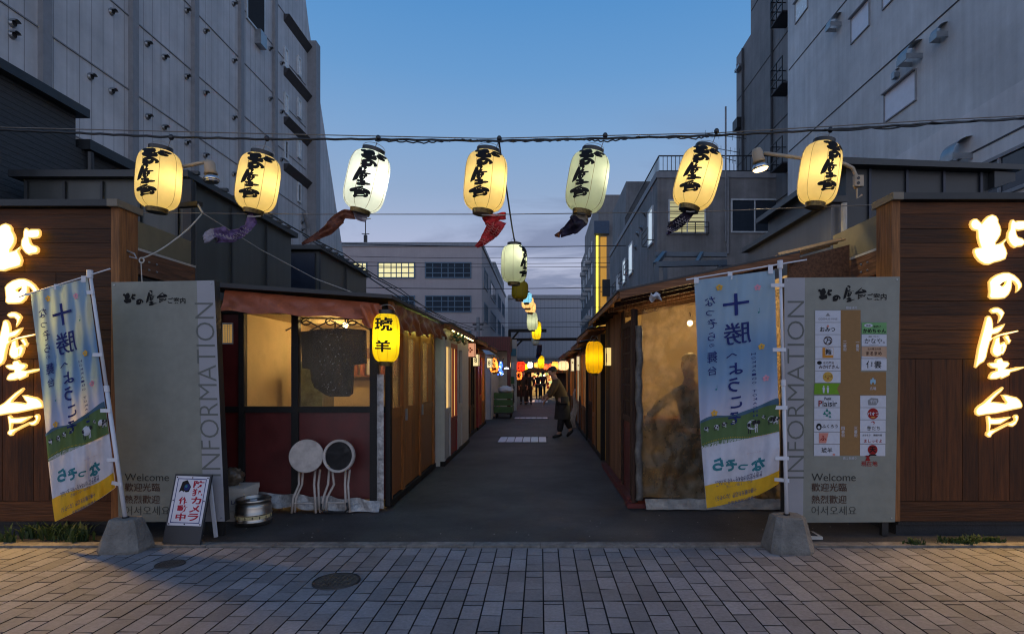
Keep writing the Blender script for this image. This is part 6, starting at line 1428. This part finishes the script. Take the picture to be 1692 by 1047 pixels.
# ------------------------------------------------------------------ cables
m_cab = mat('black_cable', (.015, .015, .016), .5); m_wirep = mat('bare_wire', (.16, .14, .12), .5)
def cable(label, pts, r=.008, m=None, sag=0, n=14, wob=0, name='overhead_cable', seed=0):
    pts = [Vector(p) for p in pts]; path = []
    for i in range(len(pts) - 1):
        for k in range(n): f = k / n; p = pts[i].lerp(pts[i + 1], f); p.z -= sag * 4 * f * (1 - f) + (wob * math.sin(k * 1.9 + i + seed)); path.append(p)
    path.append(pts[-1]); q = MB(); q.tube(path, r, m or m_cab, 6); o = q.build(name, None, smooth=True); o['label'] = label; o['category'] = 'cable'; o['group'] = 'overhead cables'; return o
D = 6.2
cable('thick black cable carrying the seven named lanterns', [P(a, b, D) for a, b in ((-60, 212), (110, 219), (265, 226), (434, 230), (620, 230), (807, 233), (990, 229), (1180, 224), (1362, 215), (1560, 203), (1760, 192))], .013, wob=.004)
cable('thin wire running just above the thick lantern cable', [P(a, b, D + .05) for a, b in ((-60, 209), (434, 221), (807, 229), (1180, 220), (1560, 198), (1760, 188))], .006, m_wirep)
cable('looped slack cable twisted along the lantern cable', [P(a, b, D - .03) for a, b in ((620, 232), (700, 236), (760, 231), (810, 234), (900, 233), (960, 230), (1000, 234), (1060, 226), (1150, 229), (1190, 222))], .008, wob=.008)
cable('slack cable loop beside the right end of the lantern cable', [P(a, b, D - .03) for a, b in ((1362, 214), (1440, 211), (1490, 209), (1540, 202), (1610, 199), (1692, 194))], .009, sag=.02)
cable('taut wire passing behind the bases of the seven lanterns', [P(a, b, 6.32) for a, b in ((197, 351), (500, 354), (846, 354), (1150, 350), (1480, 337))], .005, m_wirep)
for px, py in ((283, 229), (441, 231), (625, 230), (825, 231), (1000, 226), (1184, 219), (1372, 217)):
    t = thing('lamp_socket', 'black socket with clipped wire on the cable above a named lantern', 'socket', P(px, py + 8, D), 'lamp sockets on the lantern cable')
    q = MB(); q.ball(P(px, py - 2, D), .028, m_ring, 10, (1, 1, 1.15)); q.build('socket', t); q = MB(); q.tube([P(px, py - 2, D), P(px - 3, py + 8, D + .01), P(px - 8, py + 22, D)], .004, m_wirep, 5); q.build('wire', t)
a0 = P(824, 230, 6.2)
cable('black alley cable dropping from the lantern row to the nearest white lantern', [a0, P(828, 262, 6.3), P(838, 320, 7.3), P(846, 375, 8.4), P(850, 397, 9.0)], .011)
cable('black cable running down the middle of the alley over the lanterns', [P(850, 396, 9.0), P(859, 455, 12.2), P(870, 480, 13.6), P(876, 495, 16), P(879, 512, 19), P(887, 527, 21.5), P(884, 553, 24), P(893, 585, 30), (0, 39, 2.3)], .012)
cable('rope tied from the left wall bracket up to the shed corner', [P(333, 354, 6.4), P(290, 395, 6.0), P(234, 427, 5.7)], .008, m_pale_trim, sag=.02)
cable('pale rope sloping from the shed corner over the red stall', [P(335, 352, 6.4), P(430, 412, 7.5), P(520, 460, 8.5), P(620, 497, 9.0)], .007, m_pale_trim)
cable('black cable along the left shed roofs toward the beige block', [(-4.2, 8.0, 4.05), (-4.1, 12, 4.05), (-3.9, 16, 3.9), (-3.6, 22, 3.6)], .012, sag=.05)
cable('thin cable along the eaves above the left stalls', [P(560, 420, 9), P(640, 478, 8.6), P(720, 522, 12), P(790, 548, 20)], .009, sag=.02)
cable('second thin cable along the eaves above the left stalls', [P(500, 388, 9), P(640, 470, 9.2), P(740, 527, 13), P(800, 545, 20)], .008, sag=.02)
for i, (ya, yb, D2) in enumerate(((402, 405, 30), (423, 424, 38), (432, 433, 38), (438, 439, 38), (474, 473, 34), (506, 506, 34), (531, 530, 42), (538, 538, 42))):
    cable(['uppermost', 'second', 'third', 'fourth', 'fifth', 'sixth', 'seventh', 'lowest'][i] + ' far power line crossing behind the alley before the beige block', [P(560, ya, D2), P(1060, yb, D2)], .022 if i in (0, 4) else .016, m_cab, sag=.12, n=24, name='power_line')
D = 43.5; t = thing('utility_pole', 'dark utility pole with fittings at the corner of the beige block', 'pole', (X(790, D), D, 0)); q = MB(); q.tube([(X(790, D), D, 0), P(790, 524, D)], .14, m_pil, 8); q.build('pole', t)
q = MB(); q.bar(P(781, 536, D), P(799, 536, D), .12, .12, m_dark_metal); q.bar(P(784, 544, D), P(797, 544, D), .1, .1, m_dark_metal); q.build('crossarm', t)
t = thing('rope_bracket', 'steel bracket with a shackle and coiled rope on the left return rail', 'bracket', P(215, 427, 5.62))
q = MB(); q.bar(P(197, 418, 5.62), P(212, 421, 5.62), .06, .06, m_dark_metal); q.build('plate', t)
q = MB(); q.tube([P(210, 414, 5.6), P(222, 419, 5.6), P(226, 427, 5.6), P(214, 424, 5.6)], .008, m_vent, 6); q.build('shackle', t)
q = MB()
for k in range(3): q.tube([P(234 + 4 * math.cos(a), 430 + 4.5 * math.sin(a), 5.6 + k * .01) for a in [i * .7 for i in range(10)]], .007, m_pale_trim, 5)
q.tube([P(233, 432, 5.6), P(235, 470, 5.62)], .005, m_pale_trim, 5); q.build('rope_knot', t)
t = thing('wall_bracket', 'black steel arm with a hook on the left shed corner behind the first lantern', 'bracket', P(305, 340, 6.6))
q = MB(); q.bar(P(296, 340, 6.6), P(330, 337, 6.45), .07, .05, m_dark_metal); q.build('arm', t); q = MB(); q.tube([P(327, 338, 6.44), P(331, 345, 6.42), P(335, 352, 6.4)], .012, m_vent, 6); q.build('hook', t)
q = MB(); q.bar((-4.2, 6.85, 2.5), (-4.2, 6.85, 3.86), .1, .04, m_dark_metal); q.build('upright', t)

# ------------------------------------------------------------------ arm-mounted flood lamps
m_lpole = mat('lamp_cream_paint', (.36, .29, .21), .5, var=.12)
m_refl = mat('lamp_reflector', (.6, .6, .62), .15, .9)
def flood(label, elbow, head_top, head_bot, arm, D, lit):
    t = thing('flood_lamp', label, 'lamp', P(*arm[0], D), 'arm-mounted flood lamps above the sheds')
    q = MB(); q.tube([P(*a, D) for a in arm], .022, m_lpole, 10); q.build('arm', t, smooth=True)
    a, b = P(*head_top, D), P(*head_bot, D); ax = (b - a).normalized(); ln = (b - a).length
    q = MB(); q.lathe([(0, -.01), (.045, 0), (.06, .03), (.062, ln * .45), (.075, ln * .62), (.07, ln * .63), (.0, ln * .60)], m_lpole, a, 20, axis=ax); q.build('socket', t, smooth=True)
    q = MB(); q.lathe([(.045, ln * .62), (.085, ln * .82), (.088, ln * .95)] , m_refl, a, 20, axis=ax); q.build('bulb_side', t, smooth=True)
    q = MB(); q.lathe([(.087, ln * .95), (.07, ln * 1.02), (.0, ln * 1.05)], emis('flood_face', (1, .68, .32), 5) if lit else m_refl, a, 20, axis=ax); q.build('bulb_face', t, smooth=True)
    if lit: lamp('flood_light', b + ax * .08, 40, (1, .78, .45), t, .06, 120, ax)
    return t
flood('lit flood lamp on a curved cream arm beside the right amber lantern', None, (1250, 246), (1257, 281), [(1414, 312), (1414, 290), (1409, 278), (1396, 271), (1330, 262), (1262, 253)], 6.7, True)
flood('unlit flood lamp on a straight arm between the two left amber lanterns', None, (346, 266), (350, 301), [(300, 276), (342, 267)], 6.7, False)
D = 6.7; t = thing('switch_box', 'pale cream socket box on the arm of the lit flood lamp', 'electrical box', P(1412, 312, D))
q = MB(); q.box(X(1407, D), X(1421, D), D - .08, D - .025, Z(311, D), Z(293, D), m_lpole); q.build('case', t)
for k in range(2): q = MB(); q.lathe([(.018, 0), (.018, .006)], m_ring, (X(1412, D), D - .081, Z(298 + 8 * k, D)), 10, axis=(0, -1, 0)); q.build('outlet', t)
q = MB(); q.tube([P(1416, 311, D - .03), P(1416, 328, D - .03), P(1424, 322, D - .03)], .012, m_lpole, 6); q.build('cable_tail', t)

# ------------------------------------------------------------------ green cart
D = 20.0; t = thing('green_cart', 'green slatted wheeled cart loaded with a white bag in the alley', 'cart', (X(831, D), D, 0))
m_cart = mat('cart_green', (.035, .10, .022), .5, var=.25, vs=5)
x0, x1 = X(816, D), X(847, D)
for zz in (.2, .44, .68):
    q = MB(); q.box(x0, x1, D, D + .03, zz, zz + .20, m_cart); q.box(x0, x0 + .03, D + .03, D + .8, zz, zz + .20, m_cart); q.box(x1 - .03, x1, D + .03, D + .8, zz, zz + .20, m_cart); q.build('crate_wall', t)
q = MB(); q.box(x0, x1, D + .031, D + .8, .15, .19, m_dark_metal); q.build('bed', t)
for a, b in ((x0 + .08, D + .1), (x1 - .08, D + .1), (x0 + .08, D + .7), (x1 - .08, D + .7)): q = MB(); q.lathe([(.03, -.025), (.075, -.025), (.075, .025), (.03, .025)], m_hole, (a, b, .075), 14, axis=(1, 0, 0)); q.build('wheel', t)
q = MB(); q.tube([(x1, D + .1, .5), (x1 + .06, D + .1, 1.1), (x1 + .0, D + .1, 1.16), (x1 - .0, D + .7, 1.16), (x1 + .02, D + .7, .5)], .014, m_dark_metal, 6); q.build('handle', t)
t = thing('rubbish_bag', 'white plastic bag heaped on top of the green cart', 'bag', (X(833, D), D + .4, .88))
q = MB(); k0 = Vector((X(834, D), D + .4, .98))
def wb(a, b):
    th = a * 2 * math.pi; ph_ = b * math.pi; d = Vector((math.cos(th) * math.sin(ph_), math.sin(th) * math.sin(ph_), math.cos(ph_))); r_ = 1 + .25 * mnoise.noise(d * 2.3 + Vector((4, 0, 0))); return k0 + Vector((d.x * .27 * r_, d.y * .25 * r_, d.z * .13 * r_))
q.grid(wb, 28, 16, m_white); q.build('bag', t, smooth=True)
t = thing('wall_tap', 'pale plastic drain cover and broken plate on the asphalt by the right concrete block', 'drain cover', P(1345, 888, 5.45), None)
q = MB(); q.box(X(1330, 5.45), X(1352, 5.45), 5.36, 5.55, .004, .03, m_pale_trim); q.box(X(1333, 5.45), X(1346, 5.45), 5.39, 5.52, .0301, .036, m_plinth); q.build('cover', t)
t['label'] = 'grey square drain cover on the asphalt beside the right concrete block'; t.name = 'drain_box'
# litter and weeds
m_weed = mat('weed_green', (.03, .06, .018), .7, var=.4, vs=9, transl=.3)
def weeds(x0, x1, y0, y1, n, hmax, seed):
    rr = random.Random(seed); q = MB()
    cl_ = [(rr.uniform(x0, x1), rr.uniform(y0, y1)) for _ in range(max(3, n // 22))]
    for k in range(n):
        c = cl_[k % len(cl_)]; x, y = c[0] + rr.gauss(0, .05), c[1] + rr.gauss(0, .025); h = hmax * rr.uniform(.3, 1); a = rr.uniform(0, 6.28); l_ = rr.uniform(.2, .9) * h; w = rr.uniform(.003, .012)
        b = Vector((x, y, 0)); t1 = b + Vector((math.cos(a) * l_ * .4, math.sin(a) * l_ * .4, h * .7)); t2 = b + Vector((math.cos(a) * l_, math.sin(a) * l_, h)); s_ = Vector((-math.sin(a), math.cos(a), 0)) * w
        q.mesh([b - s_, b + s_, t1 + s_ * 1.4, t1 - s_ * 1.4, t2], [(0, 1, 2, 3), (3, 2, 4)], m_weed)
    o = q.build('weeds', None); o['kind'] = 'stuff'; return o
weeds(X(10, 5.35), X(170, 5.35), 5.28, 5.46, 210, .17, 1)
weeds(X(1495, 5.28), X(1650, 5.28), 5.2, 5.32, 260, .07, 2)
rr = random.Random(21); q = MB()
for k in range(60):
    x, y = rr.uniform(-3.4, 3.2), rr.uniform(5.4, 6.4); s_ = rr.uniform(.003, .009)
    q.box(x, x + s_, y, y + s_ * .8, .003, .003 + s_ * .5, m_pale_trim if k % 3 else m_styro)
o = q.build('grit', None); o['kind'] = 'stuff'

# ------------------------------------------------------------------ people
m_skin = mat('skin', (.36, .20, .13), .55, var=.08, vs=20); m_hair = mat('hair_black', (.012, .010, .009), .45, var=.3, vs=60)
m_shirt = mat('shirt_olive', (.075, .046, .016), .8, var=.25, vs=8, bump=.4, bs=25); m_apron = mat('apron_black', (.012, .012, .014), .8, var=.2); m_trou = mat('trousers_black', (.014, .014, .018), .85, var=.3, vs=10, bump=.4, bs=20); m_shoe = mat('shoe_black', (.01, .01, .011), .5)
m_coat = mat('coat_dark', (.014, .016, .015), .8, var=.35, vs=6); m_mask = mat('face_mask', (.5, .5, .5), .8)
def person(label, j, cols, facing, loc, extras=None, k=1.0):
    """j: named joints in world metres; facing: unit vector the face looks along; k: overall size"""
    t = thing('person', label, 'person', loc)
    V = {a: Vector(b) for a, b in j.items()}; f = Vector(facing).normalized(); up = (V['head'] - V['neck']).normalized(); side = f.cross(up).normalized()
    J = []; E = []
    def add(p, r, par=None):
        J.append((Vector(p), r if isinstance(r, tuple) else r * k)); 
        if par is not None: E.append((par, len(J) - 1))
        return len(J) - 1
    pel = add(V['pelvis'], .092); wa = add(V['pelvis'].lerp(V['chest'], .5), .10, pel); ch = add(V['chest'], .135, wa); nk = add(V['neck'], .055, ch); nk2 = add(V['neck'].lerp(V['head'], .45), .058, nk)
    h1 = add(V['head'] - up * .01 + f * .012, .088, nk2); h2 = add(V['head'] + up * .075 - f * .005, .082, h1)
    jaw = add(V['head'] - up * .065 + f * .045, .045, nk2); nose = add(V['head'] - up * .01 + f * .108, .014, h1)
    for s in (1, -1): add(V['head'] + side * s * .083 - f * .005, .014, h1)
    for s in 'lr':
        sh = add(V['sh_' + s], .058, ch); el = add(V['el_' + s], .044, sh); wr = add(V['wr_' + s], .028, el)
        d = (V['wr_' + s] - V['el_' + s]).normalized(); pl = d.cross(f + Vector((.01, .3, .2))).normalized(); nn = d.cross(pl).normalized()
        pm_ = add(V['wr_' + s] + d * .055 * k, (.034 * k, .016 * k), wr)
        for i, (o_, ln) in enumerate(((-.028, .062), (-.010, .074), (.010, .070), (.027, .054))):
            a = add(V['wr_' + s] + d * .092 * k + pl * o_ * k, .0095, pm_); b = add(V['wr_' + s] + d * (.092 + ln * .55) * k + pl * o_ * 1.1 * k + nn * .012 * k, .0085, a); add(V['wr_' + s] + d * (.092 + ln * .9) * k + pl * o_ * 1.1 * k + nn * .034 * k, .0075, b)
        a = add(V['wr_' + s] + d * .04 * k - pl * .038 * k, .011, pm_); add(V['wr_' + s] + d * .075 * k - pl * .05 * k + nn * .02 * k, .009, a)
        hp = add(V['hip_' + s], .088, pel); kn = add(V['kn_' + s], .058, hp); an = add(V['an_' + s], .038, kn); to = add(V['to_' + s], (.038 * k, .026 * k), an)
    skin('body', J, E, t, m_skin, 0)
    # shirt / coat
    J, E = [], []
    p0 = add(V['pelvis'] + (V['chest'] - V['pelvis']) * cols.get('hemf', -.05), .138); p1 = add(V['pelvis'].lerp(V['chest'], .5), .137, p0); p2 = add(V['chest'], .155, p1); add(V['neck'].lerp(V['chest'], .35), .075, p2)
    for s in 'lr':
        a = add(V['sh_' + s], .072, p2); b = add(V['sh_' + s].lerp(V['el_' + s], .55), .064, a); c = add(V['el_' + s], .058, b)
        if cols.get('long', True): add(V['el_' + s].lerp(V['wr_' + s], .85), .044, c)
    skin('shirt', J, E, t, cols['shirt'], 0)
    J, E = [], []
    p0 = add(V['pelvis'] + Vector((0, 0, .06)), .128); 
    for s in 'lr':
        a = add(V['hip_' + s], .108, p0); b = add(V['hip_' + s].lerp(V['kn_' + s], .6), .085, a); c = add(V['kn_' + s], .074, b); add(V['kn_' + s].lerp(V['an_' + s], .92), .062, c)
    skin('trousers', J, E, t, cols['trousers'], 0)
    for s in 'lr':
        q = MB(); d = (V['to_' + s] - V['an_' + s]); d.z = d.z * .6; fl = V['an_' + s]
        q.tube([fl + Vector((0, 0, -.02)) - d * .45, fl + Vector((0, 0, -.025)), fl.lerp(V['to_' + s], .6), V['to_' + s] + d * .25], [.034, .05, .045, .028], m_shoe, 12); q.build('shoe', t, smooth=True)
    q = MB(); c = V['head'] + up * .035 - f * .018
    def hr(a, b):
        th = a * 2 * math.pi; ph_ = b * cols.get('hair', 1.75); d = side * math.cos(th) * math.sin(ph_) - f * math.sin(th) * math.sin(ph_) + up * math.cos(ph_)
        fr = max(0, d.dot(f)); return c + d * (.108 + .006 * mnoise.noise(d * 9)) * (1 - .28 * fr * (b ** 2)) + up * (.05 * fr * b)
    q.grid(hr, 28, 14, m_hair); q.build('hair', t, smooth=True)
    for s in (1, -1): q = MB(); q.ball(V['head'] + f * .086 + side * s * .032 + up * .012, .010, m_hair, 8); q.build('eye', t)
    q = MB(); q.tube([V['head'] + f * .093 + side * .022 - up * .052, V['head'] + f * .098 - up * .053, V['head'] + f * .093 - side * .022 - up * .052], .005, mat('lips', (.25, .08, .07), .5), 6); q.build('mouth', t)
    if extras: extras(t, V, f, up, side)
    return t
D = 14.0; p = lambda px, py, dy=0: P(px, py, D) + Vector((0, dy, 0))
def apron(t, V, f, up, side):
    q = MB()
    def ap(u, v):
        a = (u - .5) * 6.1; z = V['pelvis'].z + .14 - .55 * (1 - v); r_ = .165 + .05 * (1 - v); c = V['pelvis'] + f * .01
        return (c.x + r_ * (f.x * math.cos(a) + side.x * math.sin(a)), c.y + r_ * (f.y * math.cos(a) + side.y * math.sin(a)), z)
    q.grid(ap, 20, 10, m_apron); q.build('apron', t, smooth=True)
person('person in an olive shirt and dark apron bending forward as they stride across the alley',
    dict(pelvis=p(930, 664), chest=p(921, 634), neck=p(916, 624), head=p(913, 614.5), sh_l=p(920, 631, -.17), el_l=p(913, 647, -.20), wr_l=p(904.5, 657, -.14), sh_r=p(919, 630, .17), el_r=p(911, 645, .22), wr_r=p(902.5, 653, .12),
         hip_l=p(929, 668, -.09), kn_l=p(927, 692, -.10), an_l=p(924, 716, -.08), to_l=p(915, 720.8, -.10), hip_r=p(930, 668, .09), kn_r=p(935, 691, .10), an_r=p(944, 711, .10), to_r=p(938.5, 720, .10)),
    dict(shirt=m_shirt, trousers=m_trou, long=True, hair=1.9, hemf=-.45), (-.88, .12, -.3), (X(925, D), D, 0), apron, 1.25)
def stand(px, D, h, fac, lab, cols, extras=None, yaw=0):
    x = X(px, D); s_ = h / 1.7; c, s = math.cos(yaw), math.sin(yaw)
    def q_(a, b, z): return (x + (a * c - b * s) * s_, D + (a * s + b * c) * s_, z * s_)
    return person(lab, dict(pelvis=q_(0, 0, .92), chest=q_(0, .01, 1.25), neck=q_(0, 0, 1.44), head=q_(0, -.02, 1.58), sh_l=q_(.18, 0, 1.36), el_l=q_(.24, .02, 1.10), wr_l=q_(.21, -.06, .88), sh_r=q_(-.18, 0, 1.36), el_r=q_(-.24, .02, 1.10), wr_r=q_(-.21, -.06, .88),
        hip_l=q_(.09, 0, .88), kn_l=q_(.10, -.01, .48), an_l=q_(.10, .02, .08), to_l=q_(.12, -.12, .03), hip_r=q_(-.09, 0, .88), kn_r=q_(-.10, -.01, .48), an_r=q_(-.10, .02, .08), to_r=q_(-.12, -.12, .03)), cols, fac, (x, D, 0), extras, s_)
def maskx(t, V, f, up, side):
    q = MB(); q.grid(lambda u, v: V['head'] + f * (.085 + .03 * math.sin(u * 3.14)) * 1.02 + side * (.07 * (2 * u - 1)) - up * (.015 + .085 * (1 - v)), 8, 6, m_mask); q.build('face_mask', t, smooth=True)
stand(864.5, 29, 1.70, (.1, -1, 0), 'person in a dark coat and white face mask standing beside the red lantern', dict(shirt=m_coat, trousers=m_trou, hemf=-.9), maskx)
stand(874, 29.2, 1.68, (-.3, 1, 0), 'person in a dark coat standing close beside the masked person', dict(shirt=m_coat, trousers=m_trou, hemf=-.7, hair=2.2))
stand(889, 36.0, 1.62, (.2, 1, 0), 'far dark-clothed person with back turned at the lit end shop', dict(shirt=m_coat, trousers=m_trou, hair=2.2))
stand(897, 36.5, 1.68, (-.5, 1, 0), 'far person in a reddish coat at the lit end shop', dict(shirt=mat('coat_red', (.12, .03, .03), .8), trousers=m_trou, hair=2.2))
# the worker behind the curtain of the right stall, leaning over
D = 6.95; p = lambda px, py, dy=0: P(px, py, D) + Vector((0, dy, 0))
person('worker seen as a shadow behind the clear curtain, reaching down with one arm',
    dict(pelvis=p(1150, 712, .12), chest=p(1141, 652, .06), neck=p(1140, 622, .04), head=p(1139, 603, .03), sh_l=p(1120, 648, .0), el_l=p(1090, 668, -.04), wr_l=p(1065, 692, -.06), sh_r=p(1160, 645, .10), el_r=p(1170, 685, .16), wr_r=p(1160, 715, .1),
         hip_l=p(1140, 720, .08), kn_l=p(1138, 775, .05), an_l=(X(1139, D), D + .12, .08), to_l=(X(1130, D), D + .0, .03), hip_r=p(1160, 720, .18), kn_r=p(1164, 775, .2), an_r=(X(1163, D), D + .28, .08), to_r=(X(1158, D), D + .15, .03)),
    dict(shirt=m_coat, trousers=m_trou), (-.8, -.5, -.2), (X(1150, D), D, 0))
